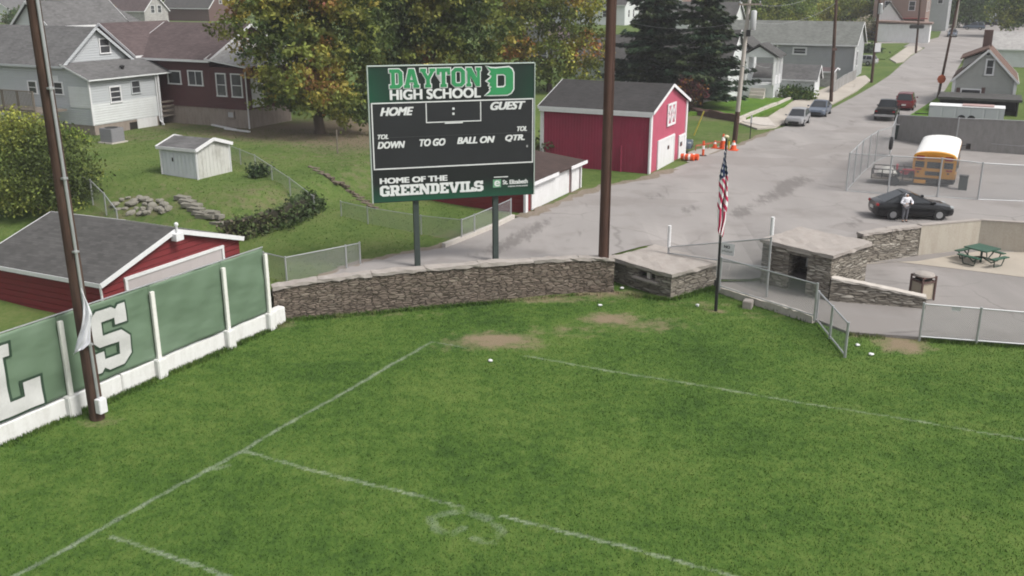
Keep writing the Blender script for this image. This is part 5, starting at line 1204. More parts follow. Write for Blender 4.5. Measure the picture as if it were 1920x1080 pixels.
bg_house('brick house with a grey roof behind the two gables at the top left', 330, 34, 3.6, 9, 12, 6.2, 3.0, 'a', 'brick_brown', 'roof_grey', wins=(('b', 3, 3.2, 1.1, 1.6), ('b', 7, 3.2, 1.1, 1.6)))
bg_house('white house with a charcoal roof behind the leftmost corner roof', 62, 30, 3.6, 9, 11, 6.6, 2.8, 'a', 'side_white', 'roof_char', wins=(('b', 3, 3.4, 1.1, 1.6), ('b', 7, 3.4, 1.1, 1.6)))
bg_house('pale house with a rust roof beyond the far lot, left of the white building', 1838, 30, 3.8, 10, 10, 6.4, 2.6, 'b', 'roof_pale', 'roof_brown', wins=(('b', 3, 3, 1.3, 1.8), ('b', 6.5, 3, 1.3, 1.8)))
# black carport and white box trailer
C = P(1908, 219, 1.2); ct = thing('carport', 'black open-sided carport roof behind the white box trailer', 'carport', tuple(C)); zt0 = ZY(1904, 190, C.y)
pt = lambda a, b_, z: Vector((C.x, C.y, 0)) + E1 * a + E2 * b_ + V(0, 0, z)
lb = (plane_hit(1762, 186, C, E1) - C).dot(E2)
m = MB(); m.box(pt(2.5, lb / 2, zt0), 5.4, lb + .4, .25, E1); m.build('roof', M['roof_char'], ct)
m = MB(); m.box(pt(4.9, lb / 2, (zt0 + 1.2) / 2), .1, lb, zt0 - 1.2, E1); m.build('back_panel', M['black'], ct)
m = MB(); m.box(pt(2.5, .1, (zt0 + 1.2) / 2), 4.6, .08, zt0 - 1.25, E1); m.build('side_panel', M['black'], ct)
for a, b_ in ((0, .15), (0, lb - .1), (0, lb / 2)): m = MB(); m.beam(pt(a, b_, 1.1), pt(a, b_, zt0 - .13), .14, .14); m.build('post', M['black'], ct)
C = P(1880, 234, 1.2); bt = thing('box_trailer', 'white box cargo trailer parked behind the grey screened fence', 'trailer', tuple(C)); zt0 = ZY(1881, 205, C.y)
pt = lambda a, b_, z: Vector((C.x, C.y, 0)) + E1 * a + E2 * b_ + V(0, 0, z)
lb = (plane_hit(1741, 212, C, E1) - C).dot(E2)
m = MB(); m.box(pt(1.2, lb / 2, (1.5 + zt0) / 2), 2.4, lb, zt0 - 1.5, E1); m.build('body', m_siding('trailer_white', (.44, .455, .48), 1.2, (.4, .41, .43), .4, True, .4), bt, bevel=.05)
m = MB(); m.box(pt(1.2, lb / 2, zt0 + .03), 2.46, lb + .06, .06, E1); m.build('roof', M['trim'], bt)
m = MB(); m.box(pt(1.2, lb * .35, zt0 + .11), 1.6, lb * .42, .09, E1); m.build('roof_tarp', m_plain('pinkish_tarp', (.36, .25, .235)), bt)
for b_ in (lb * .42, lb * .55): m = MB(); m.tube([pt(-.05, b_, 1.55), pt(.2, b_, 1.55)], .36, 14); m.build('wheel', M['rubber'], bt)
m = MB(); m.beam(pt(1.2, lb, 1.7), pt(1.2, lb + 1.3, 1.7), .1, .1); m.build('hitch', M['black'], bt)
# ------------------------------------------------------------------ vehicles
def m_paint(name, c, rough=.22, metal=.0):
    t = NT(name); n = t.noise(t.coord('OBJ'), 3, 4); col = t.mix(t.math('MULTIPLY', n, .3), c, sc(c, .7)); t.fin(col, t.math('MULTIPLY_ADD', n, .25, rough + .1), metal, .15)
    t.p.inputs['Coat Weight'].default_value = .55; t.p.inputs['Coat Roughness'].default_value = .03; return t.mat
M['p_black'] = m_paint('paint_black', (.008, .008, .010), .12); M['p_silver'] = m_paint('paint_silver', (.36, .36, .37), .3, .4); M['p_blue'] = m_paint('paint_bluegrey', (.13, .155, .20), .3, .4)
M['p_red'] = m_paint('paint_red', (.13, .012, .016)); M['p_white'] = m_paint('paint_white', (.65, .65, .65)); M['p_dark'] = m_paint('paint_dark', (.04, .042, .05)); M['p_steel'] = m_paint('paint_steelblue', (.10, .13, .17), .3, .3)
M['headlamp'] = m_plain('headlamp', (.5, .52, .53), .1, .1, spec=.6); M['taillamp'] = m_plain('taillamp', (.32, .01, .012), .15, .1, spec=.6); M['rim'] = m_plain('wheel_rim', (.38, .38, .39), .35, .1, metal=.5); M['plate'] = m_plain('number_plate', (.6, .6, .58), .5)
def cross(x, zb, zt_, hw, tum=.10):
    h = zt_ - zb
    half = [(hw * .86, zb), (hw * .97, zb + h * .12), (hw, zb + h * .42), (hw * .985, zb + h * .72), (hw * (1 - tum * .7), zt_ - h * .06), (hw * .72, zt_)]
    return [V(x, y, z) for y, z in half] + [V(x, -y, z) for y, z in reversed(half)]
def make_car(name, label, cat, paint, kind='sedan', L=4.5, Wd=1.76, H=1.46, detail=True):
    t = thing(name, label, cat, (0, 0, 0)); hw = Wd / 2; f = L / 2
    wb = L * .58; xw = (wb / 2 + .06, -wb / 2 + .02); wr = .33 if kind != 'pickup' else .39
    belt = .62 * H + .02 if kind == 'sedan' else (.60 * H if kind == 'suv' else .57 * H)
    if kind == 'sedan':
        st = [(-f, .42, .72, .80), (-f + .06, .26, .92, .90), (-f + .3, .22, belt + .05, .97), (-f + .9, .2, belt + .06, 1), (0, .2, belt, 1), (f - 1.35, .2, belt - .02, 1), (f - .9, .2, belt - .05, .985), (f - .35, .22, belt - .13, .95), (f - .08, .26, .74, .88), (f, .36, .62, .78)]
        gx_ = (-f + .28, -f + 1.45, f - 2.3, f - 1.05)
    elif kind == 'suv':
        st = [(-f, .46, .80, .86), (-f + .06, .3, .98, .94), (-f + .3, .26, belt + .02, .98), (0, .25, belt, 1), (f - 1.2, .25, belt - .02, 1), (f - .8, .26, belt - .06, .98), (f - .3, .28, belt - .16, .93), (f - .06, .3, .82, .86), (f, .4, .68, .78)]
        gx_ = (-f + .12, -f + .5, f - 2.05, f - 1.1)
    else:
        st = [(-f, .5, .9, .92), (-f + .05, .42, belt + .08, .97), (-f + .3, .4, belt + .1, 1), (0, .4, belt + .1, 1), (f - 1.4, .4, belt + .05, 1), (f - .3, .42, belt - .02, .97), (f - .05, .45, belt - .12, .92), (f, .5, .8, .88)]
        gx_ = (-.75, -.6, f - 2.35, f - 1.55)
    m = MB(); m.loft([cross(x, a, b_, hw * k) for x, a, b_, k in st])
    body = m.build('body', paint, t, smooth=True)
    zb_, zr_ = belt - .03, H; x0, x1, x2, x3 = gx_; wb0, wr0 = hw * .93, hw * .72
    if kind == 'pickup':
        m = MB(); m.box(V((x0 - f) / 2 + .0, 0, belt + .113), abs(-f - x0) - .25, Wd - .28, .02); m.build('bed', M['darkvoid'], t)  # thin dark sheet on the closed body paints the shaded hollow of the bed
        m = MB(); m.box(V(-f + .03, 0, belt - .2), .06, Wd * .86, .5); m.build('tailgate', paint, t, bevel=.02)
    c_ = [V(x0, wb0, zb_), V(x1, wr0, zr_ - .05), V(x2, wr0, zr_ - .05), V(x3, wb0 * .97, zb_)]
    m = MB()
    rings = []
    for x, y, z in ((x0, wb0, zb_), (x1, wr0, zr_ - .06), ((x1 + x2) / 2, wr0, zr_ - .02), (x2, wr0, zr_ - .05), (x3, wb0 * .97, zb_)): pass
    mir = lambda p: V(p.x, -p.y, p.z)
    a, b_, c, d = c_
    A_, B_, C_, D_ = map(mir, c_)
    top = lambda p, q, k: V((p.x + q.x) / 2, 0, p.z + k)
    m.poly([a, d, c, b_]); m.poly([A_, B_, C_, D_]); m.poly([a, b_, B_, A_]); m.poly([d, D_, C_, c])
    # crowned roof
    n_ = 6; gr_ = []
    for i in range(n_ + 1):
        x = b_.x + (c.x - b_.x) * i / n_; row = []
        for j in range(7):
            y = wr0 * (1 - 2 * j / 6); k = math.sin(math.pi * i / n_) * .04 + .035 * (1 - (2 * j / 6 - 1) ** 2); row.append(V(x, y, zr_ - .05 + k))
        gr_.append(row)
    for i in range(n_):
        for j in range(6): m.poly([gr_[i][j], gr_[i + 1][j], gr_[i + 1][j + 1], gr_[i][j + 1]])
    m.build('cabin', paint, t)
    def pane(nm, p, q, r, s, shr=.06, lift=.012, ex=None):
        cen = (p + q + r + s) / 4; nn = (q - p).cross(s - p).normalized()
        if nn.dot(cen - V(0, 0, .8)) < 0: nn = -nn
        k = MB(); k.prism([cen + (v - cen) * (1 - shr) + nn * lift for v in (p, q, r, s)], nn * .004); return k.build(nm, M['glass'], t)
    pane('windshield', d, c, C_, D_, .1); pane('rear_window', a, b_, B_, A_, .12)
    for y in (1, -1):
        pp = [V(p.x, p.y * y, p.z) for p in (a, b_, c, d)]
        xm = (b_.x + c.x) / 2; lo = lambda x: V(x, (wb0) * y, zb_); hi = lambda x: V(x, wr0 * y, zr_ - .05)
        if kind == 'pickup': pane('side_window', pp[0] + V(.1, 0, .06), pp[1] + V(.08, 0, -.04), pp[2] + V(-.02, 0, -.04), pp[3] + V(-.15, 0, .06), .04)
        else:
            pane('side_window', pp[0] + V(.22, 0, .05), pp[1] + V(.0, 0, -.03), hi(xm - .04) + V(0, 0, -.03), lo(xm - .04) + V(0, 0, .05), .04)
            pane('side_window', lo(xm + .04) + V(0, 0, .05), hi(xm + .04) + V(0, 0, -.03), pp[2] + V(0, 0, -.03), pp[3] + V(-.2, 0, .05), .04)
        m = MB(); m.box(V(x3 - .15, y * (hw + .06), belt + .06), .14, .2, .13); m.build('mirror', paint, t, bevel=.03)
        m = MB(); m.box(V(f - .16, y * hw * .70, belt - .24 if kind != 'pickup' else belt - .15), .26, hw * .34, .12); m.build('headlight', M['headlamp'], t, bevel=.04)
        m = MB(); m.box(V(-f + .06, y * hw * .78, belt - .1), .14, hw * .26, .15); m.build('taillight', M['taillamp'], t, bevel=.03)
        for x in xw:
            k = MB(); yo = y * (hw + .012); k.tube([V(x, yo - y * .2, wr), V(x, yo, wr)], wr, 20); wh = k.build('wheel', M['rubber'], t)
            k = MB(); k.tube([V(x, yo - y * .05, wr), V(x, yo + y * .012, wr)], [wr * .62, wr * .54], 16); k.build('rim', M['rim'], wh)
    m = MB(); m.box(V(f - .02, 0, .42), .1, hw * 1.1, .2); m.build('grille', M['black'], t, bevel=.03)
    m = MB(); m.box(V(-f + .0, 0, .62), .08, .4, .14); m.build('number_plate', M['plate'], t)
    if kind == 'pickup':
        m = MB(); m.box(V(-f - .04, 0, .58), .16, Wd * .94, .2); m.build('bumper', M['rim'], t, bevel=.04)
    return t
def aim(dx, dy): return math.atan2(dy, dx)
SDIR = aim(E1.x, E1.y)
p = G(1720, 413); pl2 = P(1770, 410, 1.2)
sed = make_car('parked_car', 'glossy black sedan parked side-on above the concrete wall, behind the person', 'car', M['p_black'], 'sedan', 4.2, 1.74, 1.5)
pa_, pb_ = P(1652, 405, 1.5), P(1787, 405, 1.5)
pr_w, pf_w = P(1670, 416, 1.22), P(1757, 417, 1.22)
dv = (pf_w - pr_w).normalized(); sideoff = V(-dv.y, dv.x, 0) * .88
cc_ = (P(1669, 413, 1.23) + P(1762, 415.5, 1.23)) / 2 + sideoff; sed.location = (cc_.x, cc_.y, zt(cc_.x, cc_.y) + .03); sed.rotation_euler = (0, 0, aim(dv.x, dv.y))
def park(o, px_, py_, rz, off=(0, 0)):
    g_ = G(px_, py_); g_ = g_ + V(math.cos(rz) * off[0] - math.sin(rz) * off[1], math.sin(rz) * off[0] + math.cos(rz) * off[1], 0)
    o.location = (g_.x, g_.y, zt(g_.x, g_.y) + .03); o.rotation_euler = (0, 0, rz)
c1 = make_car('parked_car', 'silver hatchback parked nose-first at the kerb, nearer of the two at the pavement', 'car', M['p_silver'], 'suv', 4.1, 1.72, 1.46)
park(c1, 1487, 239, SDIR + math.pi, (-2.0, 0))
c2 = make_car('parked_car', 'blue-grey sedan parked at the kerb behind the silver hatchback', 'car', M['p_blue'], 'sedan', 4.5, 1.78, 1.44)
park(c2, 1529, 221, SDIR + math.pi, (-2.2, 0))
c3 = make_car('pickup_truck', 'black pickup truck with a chrome rear bumper parked on the right of the street', 'pickup truck', M['p_black'], 'pickup', 5.5, 1.95, 1.85)
park(c3, 1657, 229, SDIR, (2.75, 0))
c4 = make_car('parked_car', 'dark red SUV parked ahead of the black pickup truck', 'car', M['p_red'], 'suv', 4.6, 1.85, 1.75)
park(c4, 1693, 209, SDIR, (2.3, 0))
c5 = make_car('parked_car', 'steel blue SUV peeking out from behind the red barn beside the cones', 'car', M['p_steel'], 'suv', 4.6, 1.8, 1.7)
park(c5, 1296, 287, aim(.95, -.3), (-2.3, .4))
far_cars = [(1785, 69, c2, SDIR + math.pi, 'small grey car driving towards us far up the street'), (1662, 72, c4, SDIR + 2.6, 'dark SUV parked against the white garage front, partly behind the yellow bush'),
            (1826, 56, c5, SDIR + 1.5, 'dark car in the far lot at the top right, left of the tall thin pole'), (1862, 44, c2, SDIR + 1.5, 'bluish car in the far lot in front of the white building'), (1846, 50, c3, SDIR + 1.6, 'black pickup in the middle of the far row of cars'), (1896, 52, c5, SDIR + 1.4, 'dark car at the right end of the far row, under the yellow-green tree'), (1618, 122, c1, SDIR + 1.2, 'white car parked low beside the end of the long grey house')]
for px_, py_, src, rz, lab in far_cars:
    o = dup(src, None, None, lab, 'cars parked far up the street'); park(o, px_, py_, rz)
# ------------------------------------------------------------------ school bus (seen from the back)
M['busy'] = m_dirty('bus_yellow', (.62, .285, .03), (.45, .22, .05), amt=.35, rough=.45, bump=.05); M['busroof'] = m_dirty('bus_white_roof', (.80, .80, .78), (.6, .58, .54), amt=.25, rough=.4, bump=.02)
C = P(1706, 347, 1.2); o0_ = Vector((C.x, C.y, 0))
bus = thing('school_bus', 'yellow school bus with a white roof seen from behind inside the fenced yard', 'school bus', tuple(C))
bw, bl_ = 2.55, 8.6; bz = 1.75; zw = ZY(1706, 293, C.y); arch = .42
zs_ = zw - .05
prof_b = [(0, bz), (0, zs_)]; 
def busring(a, w0=0.0, dz=0.0): return None
pt = lambda a, x, z: o0_ + E1 * a - E2 * x + V(0, 0, z)
body_pts = [(0, bz), (.02, bz + .6), (0, zs_), (bw, zs_), (bw - .02, bz + .6), (bw, bz)]
m = MB(); m.loft([[pt(a, x, z) for x, z in body_pts] for a in (0, bl_ * .5, bl_)]); m.build('body', M['busy'], bus)
arc = [(bw / 2 - bw / 2 * math.cos(math.pi * k / 12), zs_ + .004 + arch * math.sin(math.pi * k / 12) ** .75) for k in range(13)]
m = MB(); m.loft([[pt(a, bw / 2 + (x - bw / 2) * s, zs_ + .004 + (z - zs_) * s2) for x, z in arc] for a, s, s2 in ((.3, 1, 1), (bl_ - .6, 1, 1), (bl_, .95, .6))]); m.build('roof', M['busroof'], bus, smooth=True)
m = MB(); m.loft([[pt(a, bw / 2 + (x - bw / 2) * s, zs_ + .004 + (z - zs_) * s2) for x, z in arc] for a, s, s2 in ((0, .985, .93), (.29, 1, 1.0))]); m.build('rear_cap', M['busy'], bus, smooth=True)
m = MB(); m.box(pt(bl_ + .7, bw / 2, bz + .35), 1.5, bw * .78, .95, E1); m.build('hood', M['busy'], bus, bevel=.12)
def bface(name, x0, x1, z0, z1, mat, d=.03, bev=0.0):
    m = MB(); m.box(o0_ - E1 * d / 2 - E2 * (x0 + x1) / 2 + V(0, 0, (z0 + z1) / 2), x1 - x0, d, z1 - z0, E2); return m.build(name, mat, bus, bevel=bev)
hB = zs_ - bz
bface('rear_window', .16, .70, bz + hB * .52, bz + hB * .82, M['glass']); bface('rear_window', bw - .70, bw - .16, bz + hB * .52, bz + hB * .82, M['glass']); bface('rear_window', .86, bw - .86, bz + hB * .50, bz + hB * .82, M['glass'])
bface('rear_window', .80, bw - .86, bz + hB * .14, bz + hB * .34, M['glass'])
bface('warning_light', .2, .68, zs_ - .12, zs_ + .14, M['taillamp'], .05, .03); bface('warning_light', bw - .68, bw - .2, zs_ - .12, zs_ + .14, M['taillamp'], .05, .03)
bface('amber_panel', .8, bw - .8, zs_ - .08, zs_ + .2, m_plain('bus_amber', (.5, .2, .015), .4), .05, .03)
for x in (.18, bw - .56): bface('taillight', x, x + .38, bz + hB * .38, bz + hB * .46, M['taillamp'], .05, .02)
for x in (.32, bw - .46): bface('lamp', x, x + .12, bz + hB * .24, bz + hB * .31, M['black'], .04)
bface('bumper', .0, bw, bz - .3, bz - .02, M['black'], .14, .03); bface('number_plate', .2, .9, bz - .34, bz - .12, M['busy'], .2)
m = MB(); m.box(pt(bl_ / 2, bw / 2, bz - .16), bl_ - .2, bw - .3, .3, E1); m.build('chassis', M['black'], bus)
for x in (0, bw):
    for a in (1.9, bl_ - .9):
        sg = 1 if x else -1; k = MB(); k.tube([pt(a, x - sg * .35, 1.72), pt(a, x + sg * .02, 1.72)], .5, 18); wh = k.build('wheel', M['rubber'], bus); k = MB(); k.tube([pt(a, x - sg * .02, 1.72), pt(a, x + sg * .04, 1.72)], .27, 12); k.build('rim', M['busy'], wh)
for k_ in range(7):
    m = MB(); a = 1.0 + k_ * 1.0; m.box(pt(a, bw + .01, bz + hB * .70), .82, .03, hB * .34, E1); m.build('side_window', M['glass'], bus)
    m = MB(); m.box(pt(a, -.01, bz + hB * .70), .82, .03, hB * .34, E1); m.build('side_window', M['glass'], bus)
for z in (bz + .25, bz + hB * .45): m = MB(); m.box(pt(bl_ / 2, bw + .012, z), bl_ - .1, .03, .05, E1); m.build('rub_rail', M['black'], bus)
m = MB(); m.beam(pt(bl_ - .2, bw, zs_ - .3), pt(bl_ + .4, bw + .45, zs_ - .3), .05, .05); m.box(pt(bl_ + .4, bw + .45, zs_ - .4), .1, .3, .4, E1); m.build('mirror', M['black'], bus)
m = MB(); m.box(pt(3.2, bw / 2, zs_ + arch + .0), .7, .8, .08, E1); m.build('roof_hatch', M['busroof'], bus)
# ------------------------------------------------------------------ utility trailer next to the bus
C = P(1632, 346, 1.2); tr_ = thing('utility_trailer', 'black open utility trailer with rail sides left of the school bus', 'trailer', tuple(C))
ta = (P(1697, 351, 1.2) - C).normalized(); tb = UP.cross(ta); tl = 2.5; tw = 1.6
pt = lambda a, b_, z: C + ta * a + tb * b_ + V(0, 0, z)
m = MB(); m.box(pt(tl / 2, tw / 2, .45), tl, tw, .1, ta); m.build('deck', M['wood'], tr_)
for z in (.75, 1.05):
    for p, q in ((pt(0, 0, z), pt(tl, 0, z)), (pt(0, tw, z), pt(tl, tw, z)), (pt(0, 0, z), pt(0, tw, z))): m = MB(); m.beam(p, q, .05, .05); m.build('rail', M['black'], tr_)
for k in range(5):
    for b_ in (0, tw): m = MB(); m.beam(pt(tl * k / 4, b_, .4), pt(tl * k / 4, b_, 1.05), .05, .05); m.build('post', M['black'], tr_)
for b_ in (-.12, tw + .12): m = MB(); m.tube([pt(tl * .55, b_ - .09, .33), pt(tl * .55, b_ + .09, .33)], .33, 14); m.build('wheel', M['rubber'], tr_)
m = MB(); m.beam(pt(tl, tw / 2, .45), pt(tl + 1.0, tw / 2, .45), .1, .1); m.build('hitch', M['black'], tr_)
def lump(name, c, r, mat, label, cat, seed, sq=(1, 1, 1), group=None):
    bm = bmesh.new(); bmesh.ops.create_icosphere(bm, subdivisions=2, radius=1)
    rr = random.Random(seed)
    ph = [rr.uniform(0, 6) for _ in range(6)]
    for v in bm.verts:
        k = 1 + .16 * math.sin(3 * v.co.x + ph[0]) + .14 * math.sin(4 * v.co.y + ph[1]) + .14 * math.sin(3.5 * v.co.z + ph[2]) + rr.uniform(-.05, .05)
        v.co = Vector((v.co.x * r[0], v.co.y * r[1], v.co.z * r[2])) * k
        v.co.rotate(Matrix.Rotation(ph[3], 3, 'Z'))
    me = bpy.data.meshes.new(name); bm.to_mesh(me); bm.free(); me.materials.append(mat); uvs(me, Vector(c))
    o = bpy.data.objects.new(name, me); COL.objects.link(o); o.location = c; W[o.name] = Vector(c); return tag(o, label, cat, group)
lump('tarp_bundle', pt(.95, .8, .78), (.75, .5, .33), m_plain('pale_tarp', (.42, .41, .38)), 'pale tarp-covered bundle lying in the black utility trailer', 'tarp', 3)
mw = thing('riding_mower', 'red riding mower standing in the trailer beside the school bus', 'mower', tuple(pt(2.0, .9, .5)))
red = m_plain('mower_red', (.36, .02, .035), .4)
m = MB(); m.box(pt(2.15, .9, .85), .8, .5, .35, ta); m.build('hood', red, mw, bevel=.06)
m = MB(); m.box(pt(1.6, .9, .8), .35, .5, .1, ta); m.box(pt(1.45, .9, 1.05), .1, .5, .45, ta); m.build('seat', red, mw)
m = MB(); m.tube([pt(1.95, .9, 1.0), pt(1.82, .9, 1.3)], .03, 6); m.build('steering_column', M['black'], mw)
for a in (1.5, 2.35):
    for b_ in (.55, 1.25): m = MB(); m.tube([pt(a, b_ - .06, .72), pt(a, b_ + .06, .72)], .2, 12); m.build('wheel', M['rubber'], mw)
# wheelie bin, open black crate-like box and others by the fences
def bin_(p, label, mat, lidmat, w=.6, h=1.05):
    t = thing('wheeled_bin', label, 'bin', tuple(p)); m = MB()
    m.loft([[p + E1 * (sx * w * k) + E2 * (sy * w * .55 * k) + V(0, 0, z) for sx, sy in ((-.5, -1), (.5, -1), (.5, 1), (-.5, 1))] for k, z in ((.8, .06), (1, h))]); m.build('body', mat, t)
    m = MB(); m.box(p + V(0, 0, h + .04), w * 1.08, w * 1.25, .08, E1); m.build('lid', lidmat, t, bevel=.02)
    for sy in (-1, 1): m = MB(); m.tube([p + E1 * w * .4 + E2 * sy * .3 + V(0, 0, .1), p + E1 * w * .4 + E2 * sy * .24 + V(0, 0, .1)], .1, 10); m.build('wheel', M['rubber'], t)
    return t
bin_(G(1686, 262), 'dark green wheeled bin with a pale lid at the corner of the fenced yard', M['darkmetal'], M['trim'], .75, 1.25)
p = G(1804, 357); t = thing('metal_box', 'dark square box standing behind the fence right of the bus', 'box', tuple(p)); m = MB(); m.box(p + V(0, 0, .45), .55, .5, .9, E1); m.build('body', M['darkmetal'], t, bevel=.03); m = MB(); m.box(p + V(0, 0, .93), .6, .55, .05, E1); m.build('lid', M['black'], t)
p = G(1668, 292); t = thing('tyre', 'black tyre hung on the tall chain-link fence left of the bus', 'tyre', tuple(p)); m = MB(); prt = []
for k in range(21):
    a = 2 * math.pi * k / 20; prt.append(p + E1 * .38 * math.cos(a) + V(0, 0, .95 + .38 * math.sin(a)))
m.tube(prt, .13, 8); m.build('tread', M['rubber'], t, smooth=True); m = MB(); m.tube([p + E2 * .04 + V(0, 0, .95), p - E2 * .05 + V(0, 0, .95)], .2, 12); m.build('rim', M['rim'], t)
# ------------------------------------------------------------------ traffic cones, barrels, posts beside the barn
orange = m_plain('cone_orange', (.62, .085, .02), .5, .15); wband = m_plain('cone_white', (.72, .72, .7), .4)
def cone(px_, py_, h, r, label, base=True):
    p = G(px_, py_); p.z += .06; t = thing('traffic_cone', label, 'traffic cone', tuple(p), 'traffic cones by the driveway')
    m = MB(); m.lathe(p, [(r, .03), (r * .78, h * .3), (r * .62, h * .55)], 12); m.build('body', orange, t, smooth=True)
    m = MB(); m.lathe(p, [(r * .62, h * .552), (r * .4, h * .8)], 12); m.build('reflective_band', wband, t, smooth=True)
    m = MB(); m.lathe(p, [(r * .4, h * .802), (r * .22, h)], 12); m.build('tip', orange, t, smooth=True)
    m = MB(); m.box(p + V(0, 0, .02), r * 2.6, r * 2.6, .04, E1); m.build('base', orange if base else M['rubber'], t)
    return t
cone(1375, 283, .75, .27, 'orange cone with a white top at the foot of the utility pole'); cone(1340, 279, .6, .2, 'small orange cone farthest from the pole, beside the parked SUV')
cone(1355, 280, 1.15, .26, 'tall slim orange cone between the small cone and the yellow post')
def drum(px_, py_, label, lay=False):
    p = G(px_, py_); p.z += .06; t = thing('traffic_drum', label, 'traffic drum', tuple(p), 'orange drums beside the barn')
    ax = E2 if lay else UP; c0 = p + (V(0, 0, .23) if lay else V(0, 0, 0)); m = MB(); m.tube([c0 + ax * k for k in (0, .25)], .23, 12); m.build('body', orange, t)
    m = MB(); m.tube([c0 + ax * k for k in (.252, .4)], .235, 12); m.build('reflective_band', wband, t); m = MB(); m.tube([c0 + ax * k for k in (.402, .65)], .225, 12); m.build('top', orange, t)
drum(1293, 302, 'orange drum lying nearest the barn corner', True); drum(1301, 303, 'orange drum lying in the middle of the three', True); drum(1309, 302, 'orange drum lying farthest from the barn', True)
p = G(1318, 293); t = thing('delineator_post', 'orange and white delineator post standing behind the fallen drums', 'post', tuple(p)); m = MB(); m.tube([p, p + V(0, 0, .55)], .09, 8); m.build('lower_tube', orange, t); m = MB(); m.tube([p + V(0, 0, .554), p + V(0, 0, .8)], .1, 8); m.build('reflective_band', wband, t); m = MB(); m.tube([p + V(0, 0, .804), p + V(0, 0, 1.15)], .09, 8); m.build('upper_tube', orange, t); m = MB(); m.box(p + V(0, 0, .04), .5, .5, .07); m.build('base', M['rubber'], t)
p = G(1366, 281); t = thing('marker_post', 'short yellow marker post between the cones and the utility pole', 'post', tuple(p)); m = MB(); m.tube([p, p + V(0, 0, .7)], .07, 8); m.build('post', m_plain('marker_yellow', (.5, .42, .04), .5), t); m = MB(); m.lathe(p + V(0, 0, .7), [(.075, .004), (.06, .06), (.01, .09)], 8); m.build('cap', M['black'], t)
b = MB(); p, q = G(1304, 284), G(1350, 276); b.beam(p + V(0, 0, .45), q + V(0, 0, .45), .04, .12)
for k in (0, .5, 1): b.beam(p.lerp(q, k) + V(0, 0, -.1), p.lerp(q, k) + V(0, 0, .39), .06, .06)
o = b.build('barricade_rail', m_plain('barricade_rust', (.3, .09, .05), .7)); tag(o, 'low rust-orange barricade rail behind the drums', 'barricade')
# ------------------------------------------------------------------ picnic table and litter bin on the patio
p = P(1838, 492, .115); t = thing('picnic_table', 'dark green square picnic table with four attached benches on the pale patio slab', 'picnic table', tuple(p))
gm = m_plain('table_green', (.03, .085, .055), .45, .2, 2); fr_ = m_plain('table_frame', (.022, .045, .035), .5)
d1, d2 = frame_axes(30, 120)
m = MB(); m.box(p + V(0, 0, .76), 1.25, 1.25, .06, d1); m.build('tabletop', gm, t, bevel=.02)
m = MB(); m.tube([p + V(0, 0, .02), p + V(0, 0, .73)], .06, 8); m.build('pedestal', fr_, t)
for dx, dy in ((d1, d2), (-d1, d2), (d2, d1), (-d2, d1)):
    m = MB(); m.box(p + dx * 1.0 + V(0, 0, .45), .28, 1.2, .05, dx); bnch = m.build('bench', gm, t, bevel=.015)
    m = MB(); m.tube([p + dx * .06 + V(0, 0, .3), p + dx * .6 + V(0, 0, .12), p + dx * 1.0 + V(0, 0, .42)], .035, 6); m.build('bench_arm', fr_, t)
    m = MB(); m.tube([p + dx * 1.0 + dy * .4 + V(0, 0, .42), p + dx * .95 + dy * .3 + V(0, 0, .03), p + dx * .95 - dy * .3 + V(0, 0, .03), p + dx * 1.0 - dy * .4 + V(0, 0, .42)], .03, 6); m.build('leg', fr_, t)
p = P(1727, 560, .1); t = thing('litter_bin', 'litter bin with tan side panels, dark frame and domed grey lid behind the low wall', 'litter bin', tuple(p))
tan = m_dirty('bin_tan_panel', (.40, .345, .27), (.3, .25, .2), amt=.4); d1, d2 = frame_axes(20, 110); hh = (ZY(1727, 512, p.y) - .1)
m = MB(); m.box(p + V(0, 0, hh * .38), .66, .66, hh * .66, d1); m.build('panel', tan, t)
for sx in (-1, 1):
    for sy in (-1, 1): m = MB(); m.beam(p + d1 * sx * .36 + d2 * sy * .36, p + d1 * sx * .36 + d2 * sy * .36 + V(0, 0, hh * .9), .07, .07); m.build('post', M['brick_dark'], t)
for z in (hh * .72, hh * .9):
    m = MB()
    for sx, ax, ay in ((1, d1, d2), (-1, d1, d2), (1, d2, d1), (-1, d2, d1)): m.beam(p + ax * sx * .36 - ay * .4 + V(0, 0, z), p + ax * sx * .36 + ay * .4 + V(0, 0, z), .05, .07)
    m.build('rim', M['brick_dark'], t)
m = MB(); m.box(p + V(0, 0, hh * .8), .5, .5, .12, d1); m.build('liner', M['black'], t)
m = MB(); m.lathe(p, [(.46, hh * .93), (.43, hh * .99), (.25, hh * 1.04), (.04, hh * 1.05)], 14); m.build('lid', M['cap'], t, smooth=True)
# ------------------------------------------------------------------ the person beside the black sedan
def skin_fig(name, verts, edges, rad, mat, parent, root=0, sub=2):
    me = bpy.data.meshes.new(name); me.from_pydata([tuple(v) for v in verts], edges, []); ob = bpy.data.objects.new(name, me); COL.objects.link(ob)
    sk = ob.modifiers.new('skin', 'SKIN'); sk.use_smooth_shade = True; sb2 = ob.modifiers.new('sub', 'SUBSURF'); sb2.levels = sub; sb2.render_levels = sub
    for i, r in enumerate(rad): d = me.skin_vertices[0].data[i]; d.radius = r if isinstance(r, tuple) else (r, r); d.use_root = (i == root)
    bpy.context.view_layer.update(); m2 = bpy.data.meshes.new_from_object(ob.evaluated_get(bpy.context.evaluated_depsgraph_get()))
    bpy.data.objects.remove(ob); m2.materials.clear(); m2.materials.append(mat); m2.name = name
    o = bpy.data.objects.new(name, m2); COL.objects.link(o); o.parent = parent; W[o.name] = W[parent.name]; return o
pp = P(1695, 417, 1.22); hgt = 1.62
per = thing('person', 'person in a white hooded top and grey trousers holding a small controller with both hands', 'person', (0, 0, 0))
